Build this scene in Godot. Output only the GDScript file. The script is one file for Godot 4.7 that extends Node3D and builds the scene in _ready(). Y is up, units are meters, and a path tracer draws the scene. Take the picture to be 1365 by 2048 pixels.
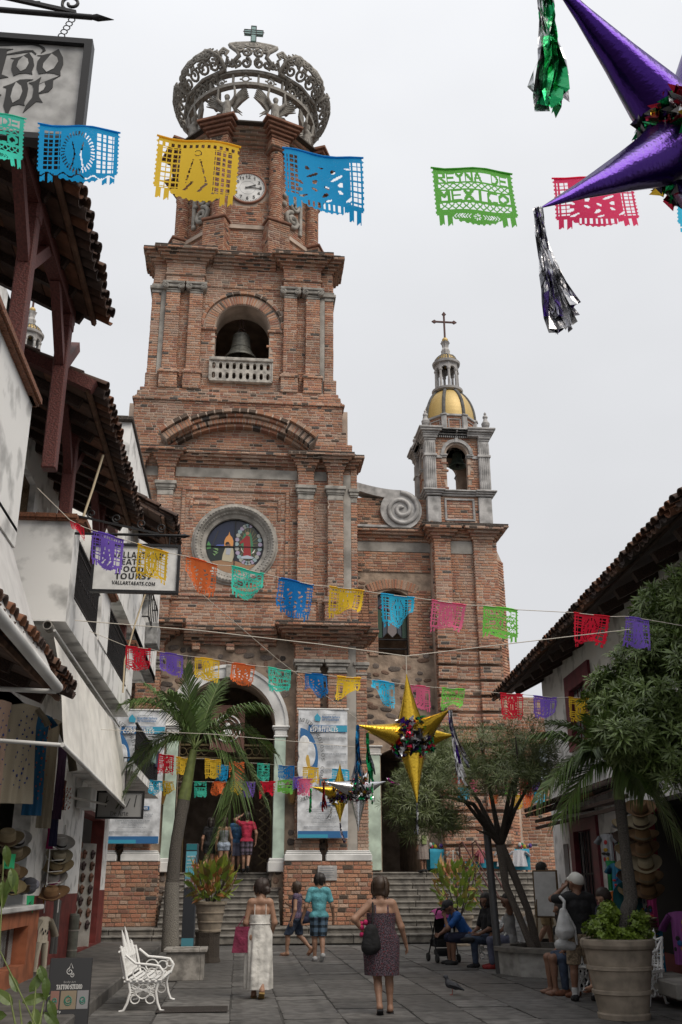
extends Node3D
# A church square under an overcast sky. Metres, y up; the camera looks along -z up the street to the church front.

var rng := RandomNumberGenerator.new()
var taken := {}
var M := {}
var wear := FastNoiseLite.new()
var tex := {}
var unit_brick: ArrayMesh
var unit_stone: ArrayMesh


func _ready() -> void:
	rng.seed = 11
	var cam := Camera3D.new()
	cam.name = "camera"
	cam.position = Vector3(0, 1.6, 0)
	cam.basis = Basis.from_euler(Vector3(deg_to_rad(20.8), deg_to_rad(-5.7), 0)) * Basis(Vector3(0, 0, 1), deg_to_rad(-0.2))
	cam.fov = 55.4
	cam.near = 0.05
	cam.far = 600.0
	add_child(cam)
	cam.current = true
	var we := WorldEnvironment.new()
	we.name = "world"
	var env := Environment.new()
	env.background_mode = Environment.BG_SKY
	env.sky = Sky.new()
	env.sky.sky_material = overcast()
	env.background_energy_multiplier = 1.0
	env.tonemap_mode = Environment.TONE_MAPPER_LINEAR
	env.tonemap_exposure = 1.65
	env.sdfgi_enabled = true
	env.ssao_enabled = true
	env.ssil_enabled = true
	we.environment = env
	add_child(we)
	var sun := DirectionalLight3D.new()
	sun.name = "sun"
	sun.light_energy = 0.5
	sun.light_color = Color(1.0, 0.96, 0.9)
	sun.light_angular_distance = 40.0
	sun.shadow_enabled = true
	sun.basis = Basis.looking_at(Vector3(-0.5, -0.95, -0.62))
	add_child(sun)
	make_textures()
	make_materials()
	setting()
	church()
	crown()
	left_houses()
	right_house()
	left_shop()
	right_shop()
	street_things()
	plants()
	bunting()
	pinatas()
	people()


func overcast() -> PanoramaSkyMaterial:
	# an even cloud deck: brighter overhead than near the horizon, as under any overcast, with soft mottling
	var w := 768
	var h := 384
	var big := FastNoiseLite.new()
	big.seed = 3
	big.frequency = 1.6
	big.fractal_octaves = 5
	var im := Image.create(w, h, false, Image.FORMAT_RGBF)
	for j in h:
		var el := PI / 2 - PI * (j + 0.5) / h
		for i in w:
			var az := TAU * (i + 0.5) / w
			var d := Vector3(cos(el) * cos(az), sin(el), cos(el) * sin(az))
			if el < 0.0:
				im.set_pixel(i, j, Color(0.18, 0.175, 0.17))
				continue
			var n := big.get_noise_3d(d.x * 1.3, d.y * 2.6, d.z * 1.3) * 0.5 + big.get_noise_3d(d.x * 4.0 + 9.0, d.y * 9.0, d.z * 4.0) * 0.22
			var s: float = SKY_LOW + SKY_RISE * pow(sin(el), 3.0)
			s *= 1.0 + 0.1 * n
			im.set_pixel(i, j, Color(s * 0.975, s * 0.99, s * 1.025))
	var m := PanoramaSkyMaterial.new()
	m.panorama = ImageTexture.create_from_image(im)
	return m


const SKY_LOW := 0.44
const SKY_RISE := 0.3


# ---------- naming, grouping

func numbered(called: String) -> String:
	var k: int = taken.get(called, 0)
	taken[called] = k + 1
	return called if k == 0 else "%s_%03d" % [called, k]


func tag(o: Node3D, label: String, category: String, group := "") -> Node3D:
	o.set_meta("label", label)
	o.set_meta("category", category)
	if group != "":
		o.set_meta("group", group)
	return o


func thing(called: String, label: String, category: String, at := Vector3.ZERO, turn := 0.0, group := "") -> Node3D:
	var o := Node3D.new()
	o.name = numbered(called)
	add_child(o)
	o.position = at
	o.rotation.y = turn
	tag(o, label, category, group)
	return o


func put(called: String, g, m, parent: Node, at := Vector3.ZERO) -> MeshInstance3D:
	# one named mesh under a thing, a part or the root
	var o := MeshInstance3D.new()
	o.mesh = g.done() if g is Geo else g
	o.material_override = M[m] if m is String else m
	o.name = numbered(called) if parent == self else called
	parent.add_child(o, true)
	o.position = at
	return o


func structure(called: String, g, m, parent: Node = self) -> MeshInstance3D:
	var o := put(called, g, m, parent)
	o.set_meta("kind", "structure")
	return o


func copy(src: Node3D, label: String, at: Vector3, turn := 0.0, group := "") -> Node3D:
	var o: Node3D = src.duplicate()
	var b: String = src.name
	if b.length() > 4 and b[b.length() - 4] == "_" and b.right(3).is_valid_int():
		b = b.left(b.length() - 4)
	o.name = numbered(b)
	add_child(o)
	o.position = at
	o.rotation.y = turn
	o.set_meta("label", label)
	if group != "":
		o.set_meta("group", group)
	return o


func many(called: String, mesh: Mesh, m, buf: PackedFloat32Array, parent: Node, stuff := true) -> MultiMeshInstance3D:
	# buf: 12 floats of transform and 4 of colour for each copy
	var mm := MultiMesh.new()
	mm.transform_format = MultiMesh.TRANSFORM_3D
	mm.use_colors = true
	mm.mesh = mesh
	mm.instance_count = buf.size() / 16
	mm.buffer = buf
	var o := MultiMeshInstance3D.new()
	o.multimesh = mm
	o.material_override = M[m] if m is String else m
	o.name = numbered(called) if parent == self else called
	parent.add_child(o, true)
	if stuff:
		o.set_meta("kind", "stuff")
	return o


func push(buf: PackedFloat32Array, x: Vector3, y: Vector3, z: Vector3, o: Vector3, c: Color) -> void:
	buf.append_array(PackedFloat32Array([x.x, y.x, z.x, o.x, x.y, y.y, z.y, o.y, x.z, y.z, z.z, o.z, c.r, c.g, c.b, 1.0]))


func V(x: float, y: float, z: float) -> Vector3:
	return Vector3(x, y, z)


func rnd(a: float, b: float) -> float:
	return rng.randf_range(a, b)


# ---------- shapes

class Geo:
	var v := PackedVector3Array()
	var n := PackedVector3Array()
	var c := PackedColorArray()
	var col := Color.WHITE
	var xf := Transform3D()

	func tri(p: Vector3, q: Vector3, r: Vector3) -> void:   # counter-clockwise as seen from outside
		p = xf * p
		q = xf * q
		r = xf * r
		var m := (q - p).cross(r - p)
		if m.length_squared() < 1e-16:
			return
		m = m.normalized()
		v.append(p)
		v.append(r)
		v.append(q)
		for k in 3:
			n.append(m)
			c.append(col)

	func trin(p: Vector3, q: Vector3, r: Vector3, a: Vector3, b: Vector3, d: Vector3) -> void:
		v.append(xf * p)
		v.append(xf * r)
		v.append(xf * q)
		n.append((xf.basis * a).normalized())
		n.append((xf.basis * d).normalized())
		n.append((xf.basis * b).normalized())
		for k in 3:
			c.append(col)

	func quad(p: Vector3, q: Vector3, r: Vector3, s: Vector3) -> void:
		tri(p, q, r)
		tri(p, r, s)

	func quadn(p: Vector3, q: Vector3, r: Vector3, s: Vector3, a: Vector3, b: Vector3, d: Vector3, e: Vector3) -> void:
		trin(p, q, r, a, b, d)
		trin(p, r, s, a, d, e)

	func ext(x0: float, x1: float, y0: float, y1: float, z0: float, z1: float) -> void:
		var a := Vector3(x0, y0, z1)
		var b := Vector3(x1, y0, z1)
		var d := Vector3(x1, y1, z1)
		var e := Vector3(x0, y1, z1)
		var f := Vector3(x0, y0, z0)
		var g := Vector3(x1, y0, z0)
		var h := Vector3(x1, y1, z0)
		var i := Vector3(x0, y1, z0)
		quad(a, b, d, e)
		quad(g, f, i, h)
		quad(b, g, h, d)
		quad(f, a, e, i)
		quad(e, d, h, i)
		quad(f, g, b, a)

	func box(o: Vector3, s: Vector3) -> void:
		ext(o.x - s.x / 2, o.x + s.x / 2, o.y - s.y / 2, o.y + s.y / 2, o.z - s.z / 2, o.z + s.z / 2)

	func cbox(o: Vector3, s: Vector3, e: float) -> void:   # a box with chamfered edges
		var h := s / 2
		var p := func(sx: int, sy: int, sz: int, ax: int) -> Vector3:
			var q := Vector3(sx * (h.x - e), sy * (h.y - e), sz * (h.z - e))
			q[ax] = [sx * h.x, sy * h.y, sz * h.z][ax]
			return o + q
		for ax in 3:
			var b := (ax + 1) % 3
			var d := (ax + 2) % 3
			for s0 in [-1, 1]:
				var k := [0, 0, 0]
				var f: Array[Vector3] = []
				for t in [[-1, -1], [1, -1], [1, 1], [-1, 1]]:
					k[ax] = s0
					k[b] = t[0] * s0
					k[d] = t[1]
					f.append(p.call(k[0], k[1], k[2], ax))
				quad(f[0], f[1], f[2], f[3])
				for s1 in [-1, 1]:
					# edge between faces ax and b
					var g: Array[Vector3] = []
					for t in [[-1, ax], [-1, b], [1, b], [1, ax]]:
						k[ax] = s0
						k[b] = s1
						k[d] = t[0]
						g.append(p.call(k[0], k[1], k[2], t[1]))
					if s0 * s1 > 0:
						quad(g[3], g[0], g[1], g[2])
					else:
						quad(g[0], g[3], g[2], g[1])
		for sx in [-1, 1]:
			for sy in [-1, 1]:
				for sz in [-1, 1]:
					if sx * sy * sz > 0:
						tri(p.call(sx, sy, sz, 0), p.call(sx, sy, sz, 1), p.call(sx, sy, sz, 2))
					else:
						tri(p.call(sx, sy, sz, 0), p.call(sx, sy, sz, 2), p.call(sx, sy, sz, 1))

	func beam(a: Vector3, b: Vector3, w: float, h: float, up := Vector3.UP) -> void:
		var d := (b - a).normalized()
		if absf(d.dot(up)) > 0.98:
			up = Vector3.RIGHT
		var r := d.cross(up).normalized() * w / 2
		var u := r.cross(d).normalized() * h / 2
		var p := [a - r - u, a + r - u, a + r + u, a - r + u]
		var q := [b - r - u, b + r - u, b + r + u, b - r + u]
		quad(p[0], p[1], p[2], p[3])
		quad(q[1], q[0], q[3], q[2])
		for k in 4:
			var m := (k + 1) % 4
			quad(p[m], p[k], q[k], q[m])

	func tube(pts: Array, rad, sides := 8, caps := true, flat := 1.0) -> void:
		# rad: one radius or one for each point; flat squashes the section
		var k := pts.size()
		var t0: Vector3 = (pts[1] - pts[0]).normalized()
		var u := t0.cross(Vector3.UP)
		if u.length() < 0.05:
			u = t0.cross(Vector3.RIGHT)
		u = u.normalized()
		var rings := []
		var norms := []
		for i in k:
			var t: Vector3 = (pts[mini(i + 1, k - 1)] - pts[maxi(i - 1, 0)]).normalized()
			u = (u - t * u.dot(t)).normalized()
			var w := t.cross(u)
			var r: float = rad[i] if rad is Array else rad
			var ring := PackedVector3Array()
			var nn := PackedVector3Array()
			for s in sides:
				var a := TAU * s / sides
				ring.append(pts[i] + (u * cos(a) + w * sin(a) * flat) * r)
				nn.append((u * cos(a) * flat + w * sin(a)).normalized())
			rings.append(ring)
			norms.append(nn)
		for i in k - 1:
			for s in sides:
				var m := (s + 1) % sides
				quadn(rings[i][s], rings[i][m], rings[i + 1][m], rings[i + 1][s], norms[i][s], norms[i][m], norms[i + 1][m], norms[i + 1][s])
		if caps:
			for s in range(1, sides - 1):
				tri(rings[0][0], rings[0][s + 1], rings[0][s])
				tri(rings[k - 1][0], rings[k - 1][s], rings[k - 1][s + 1])

	func lathe(prof: Array, sides := 20, o := Vector3.ZERO, sx := 1.0, sz := 1.0, wob := 0.0, lobes := 0) -> void:
		# prof: Vector2(radius, height) from the bottom up on the outside; smooth round the axis
		for i in prof.size() - 1:
			var p: Vector2 = prof[i]
			var q: Vector2 = prof[i + 1]
			var d := (q - p).normalized()
			for s in sides:
				var a := TAU * s / sides
				var b := TAU * (s + 1) / sides
				var fa := 1.0 + wob * cos(lobes * a)
				var fb := 1.0 + wob * cos(lobes * b)
				var ca := Vector3(cos(a) * sx, 0, -sin(a) * sz)
				var cb := Vector3(cos(b) * sx, 0, -sin(b) * sz)
				var na := (Vector3(cos(a) * d.y, -d.x, -sin(a) * d.y)).normalized()
				var nb := (Vector3(cos(b) * d.y, -d.x, -sin(b) * d.y)).normalized()
				var u := Vector3.UP
				var p0 := o + ca * p.x * fa + u * p.y
				var p1 := o + cb * p.x * fb + u * p.y
				var q1 := o + cb * q.x * fb + u * q.y
				var q0 := o + ca * q.x * fa + u * q.y
				if wob != 0.0:
					quad(p0, p1, q1, q0)
				else:
					if p.x > 1e-5:
						trin(p0, p1, q1, na, nb, nb)
					if q.x > 1e-5:
						trin(p0, q1, q0, na, nb, na)

	func ball(o: Vector3, r: Vector3, seg := 12, rings := 8) -> void:
		for i in rings:
			var t0 := PI * i / rings - PI / 2
			var t1 := PI * (i + 1) / rings - PI / 2
			for s in seg:
				var a := TAU * s / seg
				var b := TAU * (s + 1) / seg
				var e := [Vector3(cos(t0) * cos(a), sin(t0), -cos(t0) * sin(a)), Vector3(cos(t0) * cos(b), sin(t0), -cos(t0) * sin(b)), Vector3(cos(t1) * cos(b), sin(t1), -cos(t1) * sin(b)), Vector3(cos(t1) * cos(a), sin(t1), -cos(t1) * sin(a))]
				if i > 0:
					trin(o + e[0] * r, o + e[1] * r, o + e[2] * r, e[0] / r, e[1] / r, e[2] / r)
				if i < rings - 1:
					trin(o + e[0] * r, o + e[2] * r, o + e[3] * r, e[0] / r, e[2] / r, e[3] / r)

	func poly(p2: PackedVector2Array, z: float, flip := false) -> void:
		var ix := Geometry2D.triangulate_polygon(p2)
		for i in range(0, ix.size(), 3):
			var a := p2[ix[i]]
			var b := p2[ix[i + 1]]
			var d := p2[ix[i + 2]]
			var ccw := (b - a).cross(d - a) > 0.0
			if ccw == flip:
				var t := b
				b = d
				d = t
			tri(Vector3(a.x, a.y, z), Vector3(b.x, b.y, z), Vector3(d.x, d.y, z))

	func prism(p2: PackedVector2Array, z0: float, z1: float) -> void:
		poly(p2, z1)
		poly(p2, z0, true)
		var back := Geometry2D.is_polygon_clockwise(p2)
		for i in p2.size():
			var a := p2[i]
			var b := p2[(i + 1) % p2.size()]
			if back:
				var t := a
				a = b
				b = t
			quad(Vector3(a.x, a.y, z1), Vector3(a.x, a.y, z0), Vector3(b.x, b.y, z0), Vector3(b.x, b.y, z1))

	func grid(f: Callable, nu: int, nv: int) -> void:   # f(u, v) -> point, smooth, one sheet
		var p := []
		for j in nv + 1:
			for i in nu + 1:
				p.append(f.call(float(i) / nu, float(j) / nv))
		var w := nu + 1
		var nn := []
		for j in nv + 1:
			for i in nu + 1:
				var du: Vector3 = p[j * w + mini(i + 1, nu)] - p[j * w + maxi(i - 1, 0)]
				var dv: Vector3 = p[mini(j + 1, nv) * w + i] - p[maxi(j - 1, 0) * w + i]
				nn.append(du.cross(dv).normalized())
		for j in nv:
			for i in nu:
				var k := j * w + i
				quadn(p[k], p[k + 1], p[k + w + 1], p[k + w], nn[k], nn[k + 1], nn[k + w + 1], nn[k + w])

	func merge(o: Geo, t: Transform3D) -> void:
		for i in o.v.size():
			v.append(xf * (t * o.v[i]))
			n.append((xf.basis * (t.basis * o.n[i])).normalized())
			c.append(o.c[i])

	func done() -> ArrayMesh:
		var m := ArrayMesh.new()
		if v.is_empty():
			return m
		var a := []
		a.resize(Mesh.ARRAY_MAX)
		a[Mesh.ARRAY_VERTEX] = v
		a[Mesh.ARRAY_NORMAL] = n
		a[Mesh.ARRAY_COLOR] = c
		m.add_surface_from_arrays(Mesh.PRIMITIVE_TRIANGLES, a)
		return m


func arc2(cx: float, cy: float, r: float, a0: float, a1: float, k: int) -> PackedVector2Array:
	var p := PackedVector2Array()
	for i in k + 1:
		var a := lerpf(a0, a1, float(i) / k)
		p.append(Vector2(cx + cos(a) * r, cy + sin(a) * r))
	return p


func holed_wall(g: Geo, x0: float, x1: float, y0: float, y1: float, z0: float, z1: float, cx: float, half: PackedVector2Array) -> void:
	# half: right half of the opening's outline, from its lowest to its highest point, x relative to cx and >= 0
	for s in [1.0, -1.0]:
		var p := PackedVector2Array()
		var xe: float = x1 if s > 0 else x0
		if half[0].y > y0 + 0.001:
			p.append(Vector2(cx, y0))
		p.append(Vector2(xe, y0))
		p.append(Vector2(xe, y1))
		p.append(Vector2(cx, y1))
		for i in range(half.size() - 1, -1, -1):
			p.append(Vector2(cx + s * half[i].x, half[i].y))
		g.prism(p, z0, z1)


func letters(text: String, width: float, height: float, m, parent: Node, at: Vector3, basis := Basis(), bold := true, serif := false, called := "lettering") -> MeshInstance3D:
	# raised or printed lettering, centred on at
	var f := SystemFont.new()
	f.font_names = PackedStringArray(["Droid Serif" if serif else "Droid Sans"])
	f.font_weight = 700 if bold else 400
	var t := TextMesh.new()
	t.text = text
	t.font = f
	t.font_size = 48
	t.pixel_size = 0.01
	t.depth = 0.02
	t.curve_step = 1.5
	var o := MeshInstance3D.new()
	o.mesh = t
	o.material_override = M[m] if m is String else m
	o.name = called
	parent.add_child(o, true)
	var b := t.get_aabb().size
	var sy: float = height / maxf(b.y, 0.001)
	var sx: float = width / maxf(b.x, 0.001) if width > 0.0 else sy
	var c0 := t.get_aabb().get_center()
	var bb := basis * Basis.from_scale(Vector3(sx, sy, 0.2))
	o.transform = Transform3D(bb, at - bb * c0)
	return o


# ---------- materials

func noise_tex(key: String, freq: float, lo: float, hi: float, oct := 5, seed_ := 1, kind := FastNoiseLite.TYPE_SIMPLEX_SMOOTH, size := 512) -> void:
	var fn := FastNoiseLite.new()
	fn.noise_type = kind
	fn.seed = seed_
	fn.frequency = freq
	fn.fractal_octaves = oct
	var im := fn.get_seamless_image(size, size, false, false, 0.15, true)
	im.convert(Image.FORMAT_L8)
	tex[key + "_h"] = ImageTexture.create_from_image(im)
	var d := im.get_data()
	for i in d.size():
		d[i] = int(clampf(lerpf(lo, hi, d[i] / 255.0), 0, 1) * 255.0)
	tex[key] = ImageTexture.create_from_image(Image.create_from_data(size, size, false, Image.FORMAT_L8, d))


func make_textures() -> void:
	noise_tex("mottle", 0.006, 0.74, 1.06, 6, 2)
	noise_tex("soft", 0.008, 0.88, 1.03, 6, 12)
	noise_tex("stain", 0.008, 0.66, 1.1, 6, 5)
	noise_tex("worn", 0.014, 0.66, 1.4, 7, 31)
	noise_tex("grain", 0.05, 0.6, 1.12, 4, 8)
	noise_tex("cells", 0.02, 0.4, 1.2, 2, 4, FastNoiseLite.TYPE_CELLULAR)
	noise_tex("fine", 0.12, 0.75, 1.05, 3, 9, FastNoiseLite.TYPE_SIMPLEX_SMOOTH, 256)
	# woven print, plaid, camouflage and flower print for clothes
	var specs := {"plaid": 0, "camo": 1, "print": 2, "floral": 3, "dots": 4}
	var fn := FastNoiseLite.new()
	fn.frequency = 0.03
	fn.seed = 21
	for key in specs:
		var im := Image.create(128, 128, false, Image.FORMAT_RGB8)
		for y in 128:
			for x in 128:
				var q := Color.WHITE
				match specs[key]:
					0:
						var a := 0.35 if x % 64 < 26 else 0.75
						var b := 0.35 if y % 64 < 26 else 0.75
						q = Color(a * b * 1.2, a * b * 1.35, a * b * 1.5)
						if x % 64 in [44, 45] or y % 64 in [44, 45]:
							q = Color(0.8, 0.8, 0.8)
					1:
						var s := fn.get_noise_2d(x * 1.2, y * 1.2) + fn.get_noise_2d(x * 3.0 + 50, y * 3.0) * 0.5
						q = Color(0.36, 0.31, 0.25) if s > 0.12 else (Color(0.62, 0.55, 0.46) if s > -0.15 else Color(0.48, 0.42, 0.35))
					2:
						var s2 := fn.get_noise_2d(x * 9.0, y * 9.0)
						q = Color(0.12, 0.1, 0.13) if s2 > -0.05 else Color(0.42, 0.36, 0.4)
						if fn.get_noise_2d(x * 6.0 + 99, y * 6.0) > 0.36:
							q = Color(0.5, 0.12, 0.14)
					3:
						var s3 := fn.get_noise_2d(x * 5.0, y * 5.0)
						q = Color(0.12, 0.15, 0.28)
						if s3 > 0.2:
							q = Color(0.75, 0.7, 0.72)
						elif s3 < -0.3:
							q = Color(0.65, 0.15, 0.25)
					4:
						q = Color(0.85, 0.82, 0.78)
						var s4 := fn.get_noise_2d(x * 6.0 + 7, y * 6.0)
						if s4 > 0.3:
							q = Color(0.5, 0.12, 0.12)
						elif s4 < -0.33:
							q = Color(0.15, 0.3, 0.35)
				im.set_pixel(x, y, q)
		tex[key] = ImageTexture.create_from_image(im)


func mat(key: String, c: Color, rough := 0.85, t := "", per_m := 0.5, bump := 0.0, metal := 0.0, tint := false) -> StandardMaterial3D:
	# c is a linear base colour
	var m := StandardMaterial3D.new()
	m.resource_name = key
	m.albedo_color = c.linear_to_srgb()
	m.roughness = rough
	m.metallic = metal
	m.vertex_color_use_as_albedo = tint
	if t != "":
		m.albedo_texture = tex[t]
		m.uv1_triplanar = true
		m.uv1_world_triplanar = true
		m.uv1_scale = Vector3.ONE * per_m
		if bump > 0.0 and tex.has(t + "_h"):
			m.heightmap_enabled = true
			m.heightmap_texture = tex[t + "_h"]
			m.heightmap_scale = bump
	M[key] = m
	return m


func paint(key: String, c: Color, rough := 0.7) -> String:
	if not M.has(key):
		mat(key, c, rough)
	return key


func make_materials() -> void:
	mat("mortar", Color(0.5, 0.4, 0.33), 0.95, "mottle", 0.35, 1.2)
	mat("brick", Color(1.0, 1.0, 1.0), 0.9, "grain", 1.3, 0.8, 0.0, true)
	mat("rubble", Color(0.36, 0.275, 0.21), 0.95, "mottle", 0.6, 3.0)
	mat("stone", Color(1, 1, 1), 0.92, "grain", 1.1, 1.5, 0.0, true)
	mat("grey_stone", Color(0.36, 0.34, 0.31), 0.9, "stain", 0.7, 1.0)
	mat("cement", Color(0.36, 0.34, 0.31), 0.9, "stain", 0.25, 0.6)
	mat("pale_cement", Color(0.46, 0.45, 0.445), 0.85, "stain", 0.5, 0.4)
	mat("soot", Color(0.085, 0.07, 0.06), 0.95, "grain", 0.8, 2.0)
	mat("white_paint", Color(0.74, 0.74, 0.73), 0.75, "mottle", 0.25, 0.3)
	mat("plaster", Color(0.8, 0.795, 0.78), 0.85, "stain", 0.22, 0.6)
	M["plaster"].albedo_texture = tex["worn"]
	mat("mint", Color(0.55, 0.68, 0.58), 0.7, "mottle", 0.4, 0.3)
	mat("red_paint", Color(0.2, 0.035, 0.03), 0.6, "mottle", 0.8, 0.3)
	mat("wine_paint", Color(0.17, 0.02, 0.035), 0.55, "mottle", 0.8, 0.3)
	mat("terracotta_paint", Color(0.36, 0.12, 0.055), 0.8, "mottle", 0.8, 0.4)
	mat("roof_tile", Color(1, 1, 1), 0.9, "stain", 1.2, 1.5, 0.0, true)
	mat("clay_board", Color(0.17, 0.085, 0.055), 0.9, "stain", 0.9, 1.0, 0.0, true)
	mat("dark_wood", Color(0.06, 0.033, 0.024), 0.8, "grain", 1.5, 0.8)
	mat("red_wood", Color(0.13, 0.03, 0.024), 0.65, "grain", 1.2, 0.5)
	mat("iron", Color(0.012, 0.012, 0.014), 0.5, "", 1, 0, 0.3)
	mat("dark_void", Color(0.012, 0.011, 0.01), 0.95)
	mat("white_iron", Color(0.75, 0.75, 0.74), 0.45)
	mat("gold", Color(0.68, 0.48, 0.17), 0.45, "grain", 1.5, 0.3, 0.2)
	mat("bronze", Color(0.13, 0.13, 0.115), 0.6, "stain", 1.6, 0.6, 0.4)
	mat("green_bronze", Color(0.09, 0.13, 0.11), 0.6, "stain", 1.6, 0.5, 0.3)
	mat("canvas", Color(0.84, 0.82, 0.77), 0.9, "soft", 0.6, 0.0)
	M["canvas"].backlight_enabled = true
	M["canvas"].backlight = Color(0.35, 0.33, 0.3)
	mat("concrete_pot", Color(0.33, 0.275, 0.215), 0.9, "mottle", 1.5, 0.6)
	mat("planter", Color(0.34, 0.32, 0.295), 0.9, "stain", 1.0, 0.8)
	mat("slate", Color(1, 1, 1), 0.62, "stain", 0.9, 1.2, 0.0, true)
	mat("road_bed", Color(0.06, 0.057, 0.053), 0.9, "mottle", 0.8, 0.8)
	mat("step_stone", Color(0.2, 0.185, 0.165), 0.9, "stain", 0.8, 1.2)
	mat("sidewalk", Color(0.115, 0.108, 0.1), 0.85, "stain", 0.5, 0.7)
	mat("earth", Color(0.09, 0.08, 0.065), 0.95, "mottle", 0.3, 1.0)
	mat("bark", Color(0.2, 0.17, 0.145), 0.95, "grain", 2.0, 2.5)
	mat("dark_bark", Color(0.085, 0.068, 0.055), 0.95, "grain", 2.0, 3.0)
	mat("palm_green", Color(0.16, 0.2, 0.06), 0.6, "mottle", 2.0, 0.3)
	mat("soil", Color(0.05, 0.035, 0.025), 1.0, "grain", 3.0, 2.0)
	for k in [["leaf", Color(1, 1, 1), 0.45]]:
		var m := mat(k[0], k[1], k[2], "", 1.0, 0.0, 0.0, true)
		m.backlight_enabled = true
		m.backlight = Color(0.42, 0.5, 0.2)
	var pp := mat("paper", Color(1, 1, 1), 0.8, "", 1.0, 0.0, 0.0, true)
	pp.backlight_enabled = true
	pp.backlight = Color(1.0, 1.0, 1.0)
	mat("tinted", Color(1, 1, 1), 0.8, "", 1.0, 0.0, 0.0, true)
	mat("cloth", Color(1, 1, 1), 0.9, "fine", 5.0, 0.5, 0.0, true)
	mat("straw", Color(1, 1, 1), 0.85, "fine", 7.0, 0.8, 0.0, true)
	var fo := mat("foil", Color(1, 1, 1), 0.24, "", 1.0, 0.0, 0.9, true)
	fo.heightmap_enabled = true
	fo.heightmap_texture = tex["cells_h"]
	fo.heightmap_scale = 0.18
	fo.uv1_triplanar = true
	fo.uv1_scale = Vector3.ONE * 4.0
	mat("skin", Color(0.42, 0.235, 0.155), 0.55, "fine", 3.0)
	mat("brown_skin", Color(0.25, 0.125, 0.078), 0.55, "fine", 3.0)
	mat("black_print", Color(0.012, 0.012, 0.013), 0.6)
	mat("white_print", Color(0.75, 0.75, 0.74), 0.6)
	mat("grey_print", Color(0.2, 0.22, 0.25), 0.6)
	mat("blue_print", Color(0.02, 0.12, 0.3), 0.6)
	mat("teal_print", Color(0.03, 0.28, 0.42), 0.6)
	mat("banner", Color(0.68, 0.7, 0.73), 0.6, "mottle", 0.8, 0.4)
	mat("sign_white", Color(0.72, 0.72, 0.71), 0.6, "soft", 1.2, 0.0)
	mat("sign_grey", Color(0.3, 0.3, 0.3), 0.6)
	mat("rope", Color(0.5, 0.46, 0.4), 0.9)
	var gl := mat("window_glass", Color(0.6, 0.65, 0.66), 0.05)
	gl.transparency = BaseMaterial3D.TRANSPARENCY_ALPHA
	gl.albedo_color.a = 0.22


# ---------- ground, paving, steps

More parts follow.
